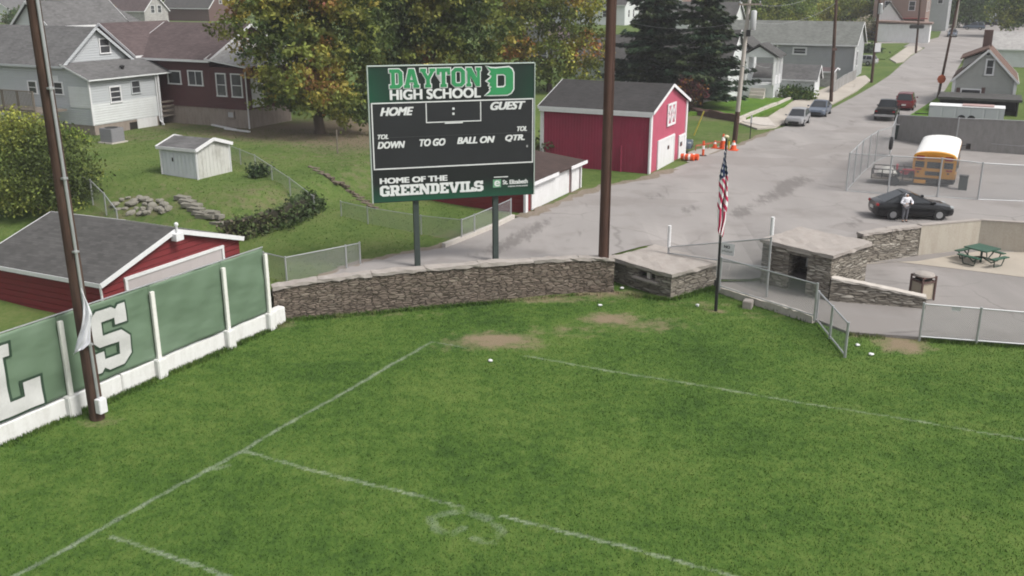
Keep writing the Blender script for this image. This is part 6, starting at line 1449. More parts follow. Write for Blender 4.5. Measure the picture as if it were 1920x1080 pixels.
skinm = m_plain('skin', (.42, .26, .19), .5, .1); topm = m_plain('white_top', (.66, .66, .70), .85, .12, 4); trm = m_plain('grey_trousers', (.115, .115, .13), .85, .2, 4); hairm = m_plain('dark_hair', (.02, .016, .014), .7); shoem = m_plain('dark_shoes', (.03, .03, .035), .6)
# figure faces -Y (local); x is its left-right
vb = [(0, 0, .92), (0, 0, 1.10), (0, 0, 1.28), (0, .005, 1.38), (0, 0, 1.44), (0, -.02, 1.52), (0, -.02, 1.60)]
eb = [(0, 1), (1, 2), (2, 3), (3, 4), (4, 5), (5, 6)]; rb_ = [(.155, .11), (.145, .10), (.165, .11), (.12, .09), (.052, .055), (.078, .095), (.062, .075)]
for s in (-1, 1):
    i = len(vb); vb += [(s * .17, 0, 1.35), (s * .33, -.05, 1.13), (s * .16, -.28, 1.10), (s * .09, -.34, 1.12)]; eb += [(3, i), (i, i + 1), (i + 1, i + 2), (i + 2, i + 3)]; rb_ += [.062, .046, .034, (.040, .022)]
    i = len(vb); vb += [(s * .09, 0, .86), (s * .10, -.015, .47), (s * .105, .03, .09), (s * .11, -.10, .045)]; eb += [(0, i), (i, i + 1), (i + 1, i + 2), (i + 2, i + 3)]; rb_ += [.085, .058, .042, .038]
k_ = hgt / 1.68
bodyo = skin_fig('body', [V(v) * k_ for v in vb], eb, rb_, skinm, per)
tv = [(0, 0, .86), (0, 0, 1.08), (0, 0, 1.28), (0, .005, 1.385), (0, .01, 1.43)]; te = [(0, 1), (1, 2), (2, 3), (3, 4)]; trd = [(.185, .135), (.18, .13), (.19, .135), (.14, .11), (.085, .085)]
for s in (-1, 1):
    i = len(tv); tv += [(s * .18, 0, 1.36), (s * .35, -.05, 1.12), (s * .18, -.265, 1.10)]; te += [(3, i), (i, i + 1), (i + 1, i + 2)]; trd += [.085, .066, .05]
skin_fig('hooded_top', [V(v) * k_ for v in tv], te, trd, topm, per)
lv = [(0, 0, .93)]; le = []; lr = [(.165, .12)]
for s in (-1, 1):
    i = len(lv); lv += [(s * .092, 0, .84), (s * .102, -.015, .47), (s * .107, .025, .11)]; le += [(0, i), (i, i + 1), (i + 1, i + 2)]; lr += [.098, .074, .062]
skin_fig('trousers', [V(v) * k_ for v in lv], le, lr, trm, per)
for s in (-1, 1):
    skin_fig('shoe', [V(s * .108, .05, .05) * k_, V(s * .11, -.05, .045) * k_, V(s * .112, -.15, .035) * k_], [(0, 1), (1, 2)], [.05, .05, .038], shoem, per)
    for q in range(4):
        b_ = V(s * .075, -.345, 1.135 - q * .018) * k_; skin_fig('finger', [b_, b_ + V(-s * .03, -.03, 0) * k_, b_ + V(-s * .055, -.02 + .004 * q, -.005) * k_], [(0, 1), (1, 2)], [.0095, .0085, .007], skinm, per, sub=1)
    b_ = V(s * .085, -.32, 1.145) * k_; skin_fig('thumb', [b_, b_ + V(-s * .02, -.01, .03) * k_, b_ + V(-s * .045, -.02, .035) * k_], [(0, 1), (1, 2)], [.011, .01, .008], skinm, per, sub=1)
skin_fig('hood', [V(0, .05, 1.44) * k_, V(0, .06, 1.54) * k_, V(0, .045, 1.63) * k_], [(0, 1), (1, 2)], [(.11, .09), (.10, .085), (.085, .075)], topm, per)
skin_fig('hair', [V(0, -.035, 1.655) * k_, V(0, -.085, 1.625) * k_], [(0, 1)], [(.075, .06), (.066, .03)], hairm, per)
m = MB()
skin_fig('nose', [V(0, -.105, 1.565) * k_, V(0, -.125, 1.54) * k_], [(0, 1)], [.008, .012], skinm, per, sub=1)
for s in (-1, 1):
    m = MB(); m.box(V(s * .03, -.107, 1.575) * k_, .026, .012, .012); m.build('eye', hairm, per)
    skin_fig('ear', [V(s * .082, -.02, 1.58) * k_, V(s * .084, -.018, 1.54) * k_], [(0, 1)], [.014, .01], skinm, per, sub=1)
m = MB(); m.box(V(0, -.098, 1.505) * k_, .045, .012, .01); m.build('mouth', m_plain('lips', (.3, .12, .1)), per)
per.location = (pp.x, pp.y, zt(pp.x, pp.y) + .04); per.rotation_euler = (0, 0, R(8))
ct_ = thing('controller', 'small dark hand-held controller in the hands of the person in white', 'controller', (0, 0, 0))
m = MB(); m.box(V(0, 0, 0), .17, .09, .05); m.build('case', M['black'], ct_, bevel=.01)
m = MB(); m.box(V(0, -.01, .04), .10, .012, .07); m.build('screen', M['glass'], ct_)
for s in (-1, 1): m = MB(); m.tube([V(s * .06, .02, .02), V(s * .06, .02, .10)], .006, 5); m.build('antenna', M['black'], ct_)
cl_ = Matrix.Rotation(R(8), 3, 'Z') @ (V(0, -.365, 1.125) * k_); ct_.location = Vector(per.location) + cl_; ct_.rotation_euler = (0, 0, R(8))
# ------------------------------------------------------------------ fences
def fence(name, label, pts, h, posts=None, rad=.035, mid=False, bottom=False, fabric='chain', group=None, rail=True, cap=False, cat='fence', step=3.0, prad=None):
    """pts: ground points; posts at every point and every `step` metres between"""
    t = thing(name, label, cat, tuple(pts[0]), group); hs_ = h if isinstance(h, (list, tuple)) else [h] * len(pts)
    done = []
    for (p, hp), (q, hq) in zip(zip(pts, hs_), zip(pts[1:], hs_[1:])):
        L = (q - p).length; n = max(1, round(L / step))
        for k in range(n + 1):
            f = k / n; b_ = p.lerp(q, f); hh = hp + (hq - hp) * f
            if any((b_ - d).length < .05 for d in done): continue
            done.append(b_); m = MB(); m.tube([b_ + V(0, 0, -.15), b_ + V(0, 0, hh + .06)], prad or rad * 1.25, 8)
            m.build('post', M['galv'], t)
        m = MB(); a_, c_ = p + V(0, 0, hp), q + V(0, 0, hq)
        if rail: m.tube([a_, c_], rad * .8, 6); m.build('top_rail', M['galv'], t)
        if mid: m = MB(); m.tube([p + V(0, 0, hp * .5), q + V(0, 0, hq * .5)], rad * .8, 6); m.build('middle_rail', M['galv'], t)
        if bottom: m = MB(); m.tube([p + V(0, 0, .07), q + V(0, 0, .07)], rad * .8, 6); m.build('bottom_rail', M['galv'], t)
        d = (q - p).normalized(); nb = UP.cross(d).normalized() * .01
        m = MB(); m.poly([p + nb + V(0, 0, .04), q + nb + V(0, 0, .04), q + nb + V(0, 0, hq - .03), p + nb + V(0, 0, hp - .03)]); m.build('mesh_panel', M[fabric], t, fix=False)
    return t
def bt_(x, yb, yt, z=None):
    p = G(x, yb) if z is None else P(x, yb, z); return p, ZY(x, yt, p.y) - p.z
# sloping fence between flagpole and swung-open gate
p0 = P(1349, 539, .34); p1 = P(1527, 595, .34)
hA = ZY(1351, 484, p0.y) - p0.z; hB_ = ZY(1535, 533, p1.y) - p1.z
fence('gate_fence', 'waist-high chain-link fence with a bright top rail sloping down from flagpole to swung gate', [p0, p1], [hA, hB_], rad=.042, bottom=True, step=20)
q0 = P(1530, 601, .05); q1 = P(1584, 669, .04)
fence('swing_gate', 'open chain-link swing gate standing out over the grass', [q0, q1], [ZY(1533, 547, q0.y) - .05, ZY(1588, 607, q1.y) - .04], rad=.045, bottom=True, step=1.9, cat='gate')
r0 = P(1724, 634, .1); r1 = P(1940, 650, .1)
fence('side_fence', 'low grey chain-link fence with a small white tag along the right edge of the patio', [r0, r1, P(2060, 660, .1)], [ZY(1731, 570, r0.y) - .1, ZY(1938, 588, r1.y) - .1, 1.35], rad=.04, bottom=True, step=2.4)
m = MB(); c = YP(1793, 580, r0.y - .25); m.box(c, .34, .02, .14, (r1 - r0)); o = m.build('fence_tag', M['trim']); tag(o, 'small blank white tag wired to the low patio fence', 'tag')
m = MB(); m.tube([r0 + V(-.03, .03, -.1), r0 + V(-.03, .03, ZY(1731, 570, r0.y))], .09, 10)
# tall gate between the two booths
gR = P(1437, 556, .12); hR = ZY(1440, 447, gR.y) - .12
gL = YP(1252, 500, 44.6); gL.z = zt(gL.x, gL.y); hL = ZY(1252, 463, gL.y) - gL.z
tg = fence('gate', 'tall chain-link gate with a small white sign between the two stone booths', [gL, gR], [hL, hR], rad=.04, mid=True, step=20, cat='gate')
for p, yt, yb_ in ((gL, 423, 463), (gR, 407, 441)):
    x = 1250 if p is gL else 1443; m = MB(); m.tube([Vector((p.x, p.y, ZY(x, yb_, p.y))), Vector((p.x, p.y, ZY(x, yt, p.y)))], .085, 10); m.build('post_sleeve', M['trim'], tg)
sg_d = (gR - gL).normalized(); sg_n = sg_d.cross(UP)
if sg_n.y > 0: sg_n = -sg_n
sc_ = plane_hit(1364, 467, gL + sg_n * .06, sg_n)
sgn = thing('sign', 'small white notice starting with NO hanging on the tall gate', 'sign', tuple(sc_)); sx_ = Vector((sg_d.x, sg_d.y, 0)).normalized()
m = MB(); m.box(sc_, .70, .02, .56, sx_); m.build('board', M['trim'], sgn, bevel=.004)
so = Vector((sc_.x, sc_.y, 0)); put_text('lettering', sans_text('NO', .03), M['black'], sgn, so, sx_, (-.17, .13, sc_.z + .03, sc_.z + .17), .013, sg_n, .004)
m = MB()
for k in range(9): m.box(sc_ + sx_ * (-.24 + .06 * k) + sg_n * .014 + V(0, 0, -.12 + .012 * (k % 3)), .035, .004, .09 - .015 * (k % 2), sx_)
m.build('small_print', m_plain('faded_print', (.2, .2, .2)), sgn)
# alley fence, yard fences on the left
A = [bt_(893, 452, 424), bt_(858, 462, 436), bt_(833, 466, 438)]
fp_ = [G(958, 412), G(925, 428), G(890, 444), G(866, 454)]
fence('chain_fence', 'chain-link fence along the kerb of the alley, seen below the scoreboard', fp_, 1.15, rad=.03, step=2.6)
fence('chain_fence', 'chain-link fence climbing from the alley corner up the lawn behind the scoreboard post', [fp_[-1], G(790, 440), G(690, 420), G(640, 405)], [1.15, 1.0, .9, .8], rad=.026, step=4)
fence('chain_fence', 'short chain-link fence just behind the left end of the stone wall', [G(497, 520), G(538, 531), G(650, 505), G(676, 497)], [1.15, 1.15, 1.1, 1.05], rad=.032, step=3.4)
fence('chain_fence', 'sagging chain-link fence running down the lawn from the white shed to the ivy hedge', [G(425, 296), G(480, 322), G(545, 370), G(590, 400)], [.9, 1.0, 1.0, .95], rad=.026, step=3)
fence('chain_fence', 'leaning chain-link fence behind the red garage roof beside the yellow-green bush', [G(135, 368), G(175, 385), G(200, 404), G(222, 425)], [1.4, 1.4, 1.2, .9], rad=.035, step=2)
# fenced yard
fa, ha = bt_(1586, 360, 288); fb, hb_ = bt_(1833, 376, 306); fc, hc = bt_(1940, 380, 312)
fence('yard_fence', 'tall chain-link fence crossing in front of the school bus and the trailer', [fa, P(1664, 366, 1.2), P(1757, 371, 1.2), fb, fc], [ha, ha, ha, hb_, hc], rad=.04, step=8, bottom=True, prad=.055)
fd, hd = bt_(1668, 292, 248); fe_, he = bt_(1677, 262, 222)
fence('yard_fence', 'tall chain-link fence along the street side of the bus yard, left of the bus', [fa, G(1612, 330), G(1640, 305), fd, fe_], [ha, 2.4, 2.3, 2.2, 2.05], rad=.04, step=2.6, bottom=True, prad=.05)
ff, hf = bt_(1925, 292, 232)
fence('screened_fence', 'tall fence with dark grey privacy screen across the back of the bus yard', [fe_, G(1790, 282), ff], [2.05, 2.5, 2.6], rad=.04, step=4.2, fabric='windscreen')
fence('chain_fence', 'dark weathered fence beside the pavement at the end of the long grey house', [G(1604, 150), G(1580, 163), G(1562, 176)], 1.4, rad=.03, step=3, fabric='windscreen')
# ------------------------------------------------------------------ utility poles and wires
def upole(base, top, H, r, mat, label, arm=None, group='utility poles along the street'):
    p = G(*base); t = thing('utility_pole', label, 'utility pole', tuple(p), group); q = YP(*top, p.y); d = q - p; tp = p + d * (H / d.z)
    m = MB(); m.tube([p + V(0, 0, -.3), p + (tp - p) * .4, tp], [r, r * .88, r * .72], 10); m.build('pole', M[mat], t, smooth=True)
    if arm:
        for f in arm: c = p + (tp - p) * f; m = MB(); m.box(c + V(0, -.15, 0), 2.2, .1, .12, E2 * .6 + E1 * .8); m.build('crossarm', M['wood'], t)
    return t, p, tp
u1, u1b, u1t = upole((1377, 268), (1403, 20), ZY(1403, 2, G(1377, 268).y) - 1.2 + 1.6, .2, 'poleC', 'grey weathered utility pole with a transformer, beside the cones at the street edge', None)
at1 = lambda x, y: YP(x, y, u1b.y)
c = at1(1405, 8); m = MB(); m.box(c + V(0, -.25, 0), 2.0, .1, .13, (1, .3, 0)); m.build('crossarm', M['wood'], u1)
for k in (-.85, .85): m = MB(); m.lathe(c + V(k, -.25 + k * .3, .06), [(.03, 0), (.06, .1), (.03, .2)], 8); m.build('insulator', M['galv'], u1)
m = MB(); c = at1(1402, 55); m.lathe(c + V(.32, -.3, 0), [(.2, -.05), (.24, 0), (.24, 1.35), (.2, 1.42), (.05, 1.46)], 14); m.build('transformer', m_plain('transformer_grey', (.45, .46, .46), .4, .1), u1, smooth=True)
m = MB(); m.box(at1(1398, 62) + V(.15, -.2, 0), .3, .3, .5); m.build('junction_box', M['black'], u1)
m = MB(); m.tube([u1b + V(0, -.0, -.02), u1b + (u1t - u1b) * .2], [.214, .205], 10); m.build('tarred_base', M['poleA'], u1, smooth=True)
m = MB(); m.beam(at1(1390, 122), at1(1398, 128) + V(0, -1.2, 0), .06, .06); m.box(at1(1398, 128) + V(0, -1.3, 0), .16, .5, .1); m.build('street_lamp_arm', M['galv'], u1)
u2, u2b, u2t = upole((1558, 193), (1568, 0), 15, .2, 'poleA', 'dark utility pole on the pavement in front of the small white sheds')
m = MB(); m.box(u2b + (u2t - u2b) * .38 + V(0, -.25, 0), .5, .2, .25); m.build('junction_box', M['brick_dark'], u2)
u3, u3b, u3t = upole((1634, 155), (1648, 10), 13.5, .19, 'poleA', 'dark utility pole with a small white notice at the side street corner')
m = MB(); c = YP(1646, 89, u3b.y - .25); m.box(c, .75, .04, 1.1); m.build('notice', M['trim'], u3)
m = MB(); c = YP(1651, 17, u3b.y - .3); m.lathe(c, [(.25, -.6), (.28, -.5), (.28, .6), (.2, .7)], 10); m.build('transformer', M['galv'], u3)
u4, u4b, u4t = upole((1717, 100), (1726, 0), 14, .19, 'poleA', 'black utility pole carrying a dark signal head, near the brick corner')
m = MB(); c = YP(1719, 50, u4b.y - .3); m.box(c, 2.4, .3, .6); m.build('signal_head', M['black'], u4, bevel=.1)
u5, u5b, u5t = upole((1758, 184), (1797, 0), 13, .15, 'poleA', 'slim leaning brown pole with a round orange sign, by the sage grey house')
c = u5b + (YP(1764, 148, u5b.y) - u5b) ; m = MB(); m.tube([c + V(0, -.22, 0), c + V(0, -.18, 0)], .5, 8); m.build('sign', m_plain('orange_sign', (.5, .12, .05), .5), u5)
m = MB(); m.beam(YP(1782, 66, u5b.y), YP(1790, 66, u5b.y - .5), .1, .1); m.build('arm', M['galv'], u5)
u6, u6b, u6t = upole((1789, 66), (1798, 0), 14, .2, 'poleC', 'tall pale pole in the far lot in front of the dark tree')
# sign post, guy guard
p = G(1406, 262); t = thing('sign_post', 'thin dark sign post seen edge-on in the verge right of the utility pole', 'sign post', tuple(p)); m = MB(); tp_ = ZY(1409, 216, p.y); m.tube([p, Vector((p.x, p.y, tp_))], .04, 6); m.build('post', M['black'], t); m = MB(); m.box(Vector((p.x, p.y, tp_ - .35)), .06, .45, .6, E2); m.build('plate', M['galv'], t)
p = G(1301, 254); q = at1(1319, 210); b = MB(); q2 = p + (q - p) * 1.0; dlt = (YP(1320, 208, p.y) - p); b.tube([p, p + dlt], .06, 6); o = b.build('guy_guard', m_plain('guy_yellow', (.42, .34, .06), .5)); tag(o, 'faded yellow guy-wire guard leaning in the verge behind the red barn', 'guy guard')
def wire(label, a, b_, sag=.6, r=.011):
    m = MB(); m.tube([a.lerp(b_, k / 14) - V(0, 0, sag * 4 * (k / 14) * (1 - k / 14)) for k in range(15)], r, 5); o = m.build('power_line', m_plain('cable_grey', (.30, .30, .31), .5)); return tag(o, label, 'power line', 'overhead wires')
wire('overhead wire from the transformer pole to the dark pole by the sheds', at1(1412, 10) + V(.6, 0, 0), u2b + (u2t - u2b) * .86, .9)
wire('lower overhead wire from the transformer pole to the dark pole by the sheds', at1(1404, 40), u2b + (u2t - u2b) * .70, .9)
wire('service wire from the transformer pole down to the porch of the white house', at1(1396, 105), YP(1444, 126, u1b.y + 14), .3)
wire('long overhead wire crossing the tree tops left of the transformer pole', at1(1402, 38), YP(1180, 42, u1b.y + 16), .6)
wire('overhead wire from the dark pole by the sheds to the side street corner pole', u2b + (u2t - u2b) * .85, u3b + (u3t - u3b) * .9, .6)
wire('pale wire slanting down across the screened fence above the school bus', YP(1655, 228, 96), YP(1960, 276, 66), .5, .022)
# ------------------------------------------------------------------ trees and shrubs
def leaf_cloud(centers, sizes_n, spread, lsize, cols, jit=.16, up=.35, flat=1.0):
    """centers (k,3), leaves per clump, returns verts, faces, colours"""
    k = len(centers); n = sizes_n; tot = k * n
    c = np.repeat(centers, n, 0) + rng.normal(0, 1, (tot, 3)) * np.array([spread, spread, spread * .75 * flat])
    s = lsize * (.55 + .9 * rng.random(tot))
    nrm = rng.normal(0, 1, (tot, 3)); nrm[:, 2] += up; nrm /= np.linalg.norm(nrm, axis=1)[:, None]
    t = np.cross(nrm, rng.normal(0, 1, (tot, 3))); t /= np.linalg.norm(t, axis=1)[:, None] + 1e-9; b_ = np.cross(nrm, t)
    sv = s[:, None]
    v = np.stack([c - t * sv, c - b_ * sv * .62 + nrm * sv * .12, c + t * sv, c + b_ * sv * .62 + nrm * sv * .12], 1).reshape(-1, 3)
    f = np.arange(tot * 4).reshape(-1, 4)
    cl = np.repeat(cols, n, 0) * 1.38 * (1 + rng.normal(0, jit, (tot, 1))); cl = np.clip(np.repeat(cl, 4, 0), .004, 1)
    return v, f, cl
def shell(lobes, k):
    out = []
    wts = np.array([r[0] * r[1] + r[0] * r[2] for _, r in lobes]); wts = wts / wts.sum()
    for (c, r), w in zip(lobes, wts):
        m_ = max(3, int(k * w)); d = rng.normal(0, 1, (m_, 3)); d /= np.linalg.norm(d, axis=1)[:, None]
        rad = 1 - .55 * rng.random(m_) ** 2.2
        rad *= 1 + .18 * np.sin(d[:, 0] * 5 + d[:, 2] * 4 + c[0]) + rng.normal(0, .08, m_)
        out.append(np.array(c) + d * np.array(r) * rad[:, None])
    return np.concatenate(out)
def pick(pal, n, noise_pts=None):
    w = np.array([p[1] for p in pal]); w = w / w.sum(); cols = np.array([p[0] for p in pal])
    if noise_pts is not None:   # neighbouring clumps share a colour
        q = np.sin(noise_pts[:, 0] * .9 + 1.3) + np.sin(noise_pts[:, 1] * .8 + 2) + np.sin(noise_pts[:, 2] * 1.1) + rng.normal(0, .9, n)
        r = (np.argsort(np.argsort(q)) + .5) / n; i = np.searchsorted(np.cumsum(w), r).clip(0, len(w) - 1)
    else: i = rng.choice(len(w), n, p=w)
    return cols[i]
MAPLE = [((.036, .056, .016), 3), ((.060, .082, .020), 4), ((.105, .125, .026), 4), ((.15, .155, .032), 2.8), ((.215, .18, .035), 1.3), ((.22, .12, .04), .4), ((.15, .06, .04), .15)]
MAPLE2 = [((.07, .095, .02), 3), ((.12, .135, .025), 4), ((.19, .185, .03), 2.2), ((.24, .175, .035), .9), ((.26, .115, .035), .4)]
GREENT = [((.03, .06, .014), 3), ((.055, .09, .018), 3), ((.09, .12, .025), 2)]
YELLOWT = [((.10, .125, .022), 2), ((.19, .20, .03), 3), ((.28, .25, .035), 2)]
YGREEN = [((.06, .10, .018), 2), ((.11, .15, .025), 3), ((.16, .18, .03), 2)]
DARKT = [((.018, .034, .014), 3), ((.03, .05, .018), 2)]
PALET = [((.16, .14, .10), 2), ((.24, .21, .16), 2), ((.10, .11, .05), 1)]
def tree(label, base, lobes, pal, clumps, per, ls, spread=.4, trunk=.25, limbs=6, group=None, name='tree', mat='leaf', cat='tree', height=None):
    t = thing(name, label, cat, tuple(base), group)
    lo = [((base.x + c[0], base.y + c[1], base.z + c[2]), r) for c, r in lobes]
    zc = sum(l[0][2] for l in lo) / len(lo)
    if trunk:
        m = MB(); top = Vector((base.x, base.y, base.z + (zc - base.z) * .75)); mid = base.lerp(top, .5) + V(rng.normal(0, .1), rng.normal(0, .1), 0)
        m.tube([base - V(0, 0, .3), base + V(0, 0, .3), mid, top], [trunk * 1.35, trunk, trunk * .8, trunk * .5], 9)
        tk = m.build('trunk', M['bark'], t, smooth=True)
        for i in range(limbs):
            l = lo[i % len(lo)]; m = MB(); s_ = base.lerp(top, .45 + .5 * (i / max(1, limbs))); e = Vector(l[0]) + V(rng.normal(0, l[1][0] * .4), rng.normal(0, l[1][1] * .4), rng.normal(0, l[1][2] * .3))
            m.tube([s_, s_.lerp(e, .5) + V(0, 0, .3), e], [trunk * .4, trunk * .26, trunk * .08], 6); m.build('limb', M['bark'], t, smooth=True)
    pts = shell(lo, clumps); cols = pick(pal, len(pts), pts) * (1 + rng.normal(0, .2, (len(pts), 1)))
    v, f, c = leaf_cloud(pts, per, spread, ls, cols)
    k = np.repeat(v.reshape(-1, 4, 3).mean(1)[:, 2] > base.z + .05, 4).reshape(-1, 4)[:, 0]
    v = v.reshape(-1, 4, 3)[k].reshape(-1, 3); c = c.reshape(-1, 4, 3)[k].reshape(-1, 3); f = np.arange(len(v)).reshape(-1, 4)
    np_mesh('crown', v, f, M[mat], parent=t, col=c); return t
def lob(base, *specs):
    """crown lobes given by where they stand in the view: (px, py, radius x, depth offset, radius z)"""
    out = []
    for px_, py_, rx, dy, rz in specs: q = YP(px_, py_, base.y + dy); out.append(((q.x - base.x, q.y - base.y, q.z - base.z), (rx, rx * .9, rz)))
    return out
b = G(600, 250)
tree('big maple turning yellow and orange beside the maroon house, left of the scoreboard', b, lob(b, (490, 50, 2.8, -1, 2.6), (560, 20, 3.4, 0, 3.2), (545, 120, 3.0, -2, 2.4), (620, 80, 3.6, 0, 3.0), (530, 175, 1.9, -2.5, 1.3), (600, 185, 2.6, -2, 1.6), (655, 195, 2.2, 0, 1.6), (660, 20, 3.2, 1, 3), (520, -30, 3, 0, 2.6), (600, -60, 3.4, 1, 3)), MAPLE, 950, 36, .15, .30, .4, 9)
b = G(790, 215)
tree('broad maple with green and yellow leaves directly behind the scoreboard', b, lob(b, (720, 60, 3.4, 0, 3.2), (800, 40, 3.8, 0, 3.4), (880, 60, 3.2, 0, 3.0), (730, 140, 2.6, -1, 2.2), (820, 130, 3, 0, 2.4), (690, 200, 2.2, -1.5, 1.8), (760, -30, 3.6, 0, 3), (860, -30, 3.4, 0, 3)), MAPLE, 800, 34, .17, .30, .42, 8)
b = G(1030, 172)
tree('thin yellowing tree with orange tips between the scoreboard and the brown pole', b, lob(b, (940, 60, 3.0, 0, 3.0), (1000, 50, 3.4, 0, 3.2), (1070, 40, 3.2, 0, 3.0), (1100, 90, 2.2, 0, 2.4), (960, 120, 2.4, 0, 2.0), (1040, 115, 2.8, -1, 2.2), (1090, 150, 1.5, -1, 1.2), (990, 150, 1.8, -1.5, 1.3), (980, -20, 3.4, 0, 3), (1080, -20, 3, 0, 2.6)), MAPLE2, 720, 28, .17, .38, .3, 8)
def conifer(label, base, H, rbase, zlow, pal, seed, levels=26, group=None):
    t = thing('spruce_tree', label, 'spruce', tuple(base), group); r_ = np.random.default_rng(seed)
    m = MB(); m.tube([base - V(0, 0, .2), base + V(0, 0, H * .5), base + V(0, 0, H)], [.32, .2, .04], 9); m.build('trunk', M['bark'], t, smooth=True)
    vs, cs = [], []
    br = MB()
    for lv in range(levels):
        f = lv / levels; z = zlow + (H - zlow) * f; R_ = rbase * (1 - f) ** .8 * (.8 + .4 * r_.random()); nb = int(9 - 4 * f)
        for k in range(nb):
            a = r_.random() * 6.283; L = R_ * (.65 + .55 * r_.random()); dz = -L * (.10 + .22 * r_.random()); d = np.array([math.cos(a), math.sin(a), 0])
            n = int(46 * L) + 14; s = r_.random(n) ** .8
            pos = np.array([base.x, base.y, base.z + z]) + d * (s * L)[:, None]; pos[:, 2] += dz * s + .35 * L * s * s * .6
            side = np.array([-d[1], d[0], 0]); w = (1 - s) * .55 * L + .18
            pos += side * (r_.normal(0, .42, n) * w)[:, None]; pos[:, 2] += r_.normal(-.06, .10, n)
            dirv = d + side * r_.normal(0, .7, n)[:, None] + np.array([0, 0, -.35]) + r_.normal(0, .2, (n, 3)); dirv /= np.linalg.norm(dirv, axis=1)[:, None]
            b_ = np.cross(dirv, np.array([0, 0, 1.0]) + r_.normal(0, .5, (n, 3))); b_ /= np.linalg.norm(b_, axis=1)[:, None]
            ln = (.16 + .22 * r_.random(n))[:, None]
            q = np.stack([pos - dirv * ln, pos - b_ * ln * .3, pos + dirv * ln, pos + b_ * ln * .3], 1).reshape(-1, 3); vs.append(q)
            cc = np.array(pal[r_.integers(len(pal))]) * (.75 + .5 * r_.random()); cs.append(np.clip(np.repeat(cc[None] * (1 + r_.normal(0, .25, (n, 1))), 4, 0), .003, 1))
    v = np.concatenate(vs); c = np.concatenate(cs); np_mesh('crown', v, np.arange(len(v)).reshape(-1, 4), M['needle'], parent=t, col=c); return t
SPR = [(.012, .030, .016), (.018, .040, .020), (.026, .050, .022), (.04, .058, .022)]
b = G(1222, 185); conifer('tall dark spruce just right of the brown light pole, behind the red barn', b, 15.5, 5.3, 1.6, SPR, 3, 30)
b = G(1312, 205); conifer('dark spruce with drooping branches between the red barn and the white house', b, 16.5, 4.9, 1.7, SPR[1:], 5, 30)
b = G(1293, 214); tree('reddish purple shrub under the drooping spruce at the barn gable', b, lob(b, (1296, 175, 1.3, 0, 1.3), (1285, 165, 1.2, 0, .9)), [((.10, .03, .035), 2), ((.20, .10, .03), 1), ((.05, .03, .025), 2)], 90, 18, .14, .3, .08, 3, name='shrub', cat='shrub')
# shrubs and climbers
b = G(75, 395)
tree('large yellow-green bush between the dark light pole and the left edge', b, lob(b, (40, 290, 2.2, 0, 1.7), (110, 300, 2.0, 0, 1.6), (20, 350, 2.2, -.5, 1.6), (90, 350, 2.0, -.6, 1.5), (150, 335, 1.1, 0, 1.0), (5, 260, 1.8, .5, 1.3), (60, 250, 1.4, .4, .9)), [((.046, .064, .018), 2.5), ((.085, .11, .026), 4), ((.14, .16, .036), 3.4), ((.21, .215, .042), .9)], 620, 30, .085, .34, .12, 6, name='bush', cat='bush')
b = G(160, 268); tree('yellowish shrub against the foundation of the pale grey house', b, lob(b, (128, 262, 1.1, 0, .8), (150, 272, .8, 0, .6)), YGREEN, 90, 20, .11, .25, .05, 2, name='shrub', cat='shrub')
hp = [G(425, 448), G(470, 440), G(520, 424), G(560, 408), G(585, 392)]
t = thing('ivy_hedge', 'dark ivy-covered hedge bank curving along the terrace edge below the lawn', 'hedge', tuple(hp[2]))
pts = []
for p, q in zip(hp, hp[1:]):
    n = int((q - p).length * 34); f = rng.random(n); c = np.array(p)[None] * (1 - f[:, None]) + np.array(q)[None] * f[:, None]
    d = rng.normal(0, 1, (n, 3)); d /= np.linalg.norm(d, axis=1)[:, None]; d[:, 2] = np.abs(d[:, 2]); pts.append(c + d * np.array([.75, .75, 1.15]) * (1 - .3 * rng.random(n))[:, None] - np.array([0, 0, .15]))
pts = np.concatenate(pts); v, f, c = leaf_cloud(pts, 18, .22, .10, pick([((.036, .056, .02), 4), ((.056, .080, .026), 3), ((.08, .085, .04), 1), ((.12, .10, .075), .5)], len(pts), pts)); np_mesh('foliage', v, f, M['leaf'], parent=t, col=c)
m = MB()
for p, q in zip(hp, hp[1:]): m.beam(p + V(0, 0, .3), q + V(0, 0, .3), .5, 1.2)
m.build('bank', m_plain('bank_earth', (.035, .032, .02)), t)
b = G(486, 332); tree('small dark bush on the sagging fence line below the shed', b, lob(b, (488, 322, .5, 0, .45), (478, 326, .4, 0, .35)), DARKT, 40, 18, .09, .2, .04, 2, name='shrub', cat='shrub')
b = G(1046, 303); tree('climbing vine on the long red side of the barn', b, lob(b, (1040, 283, 1.3, -.2, 1.0), (1058, 255, .7, 0, 1.3), (1070, 225, .35, .2, .8), (1030, 270, .9, .5, 1.2), (1100, 308, 1.2, -.3, .4)), [((.03, .045, .018), 3), ((.06, .06, .025), 2), ((.10, .07, .04), 1)], 130, 18, .11, .25, .06, 4, name='vine', cat='vine')
b = G(1470, 188); tree('round green shrubs in front of the little white garage', b, lob(b, (1480, 178, 1.2, 0, .8), (1500, 178, 1.2, 0, .8), (1515, 180, .8, 0, .6)), GREENT, 110, 18, .14, .3, .05, 3, name='shrub', cat='shrub')
b = G(1412, 182); tree('small dark shrub at the porch corner of the white house', b, lob(b, (1412, 176, .8, 0, .7), (1398, 168, .7, .4, .9)), DARKT, 60, 18, .13, .3, .05, 2, name='shrub', cat='shrub')
b = G(1668, 74); tree('golden bush in front of the white garage at the far corner', b, lob(b, (1648, 60, 1.6, 0, 1.3), (1630, 58, 1.5, 1, 1.4)), [((.30, .22, .03), 2), ((.14, .12, .04), 2)], 90, 16, .22, .4, .08, 3, name='bush', cat='bush')
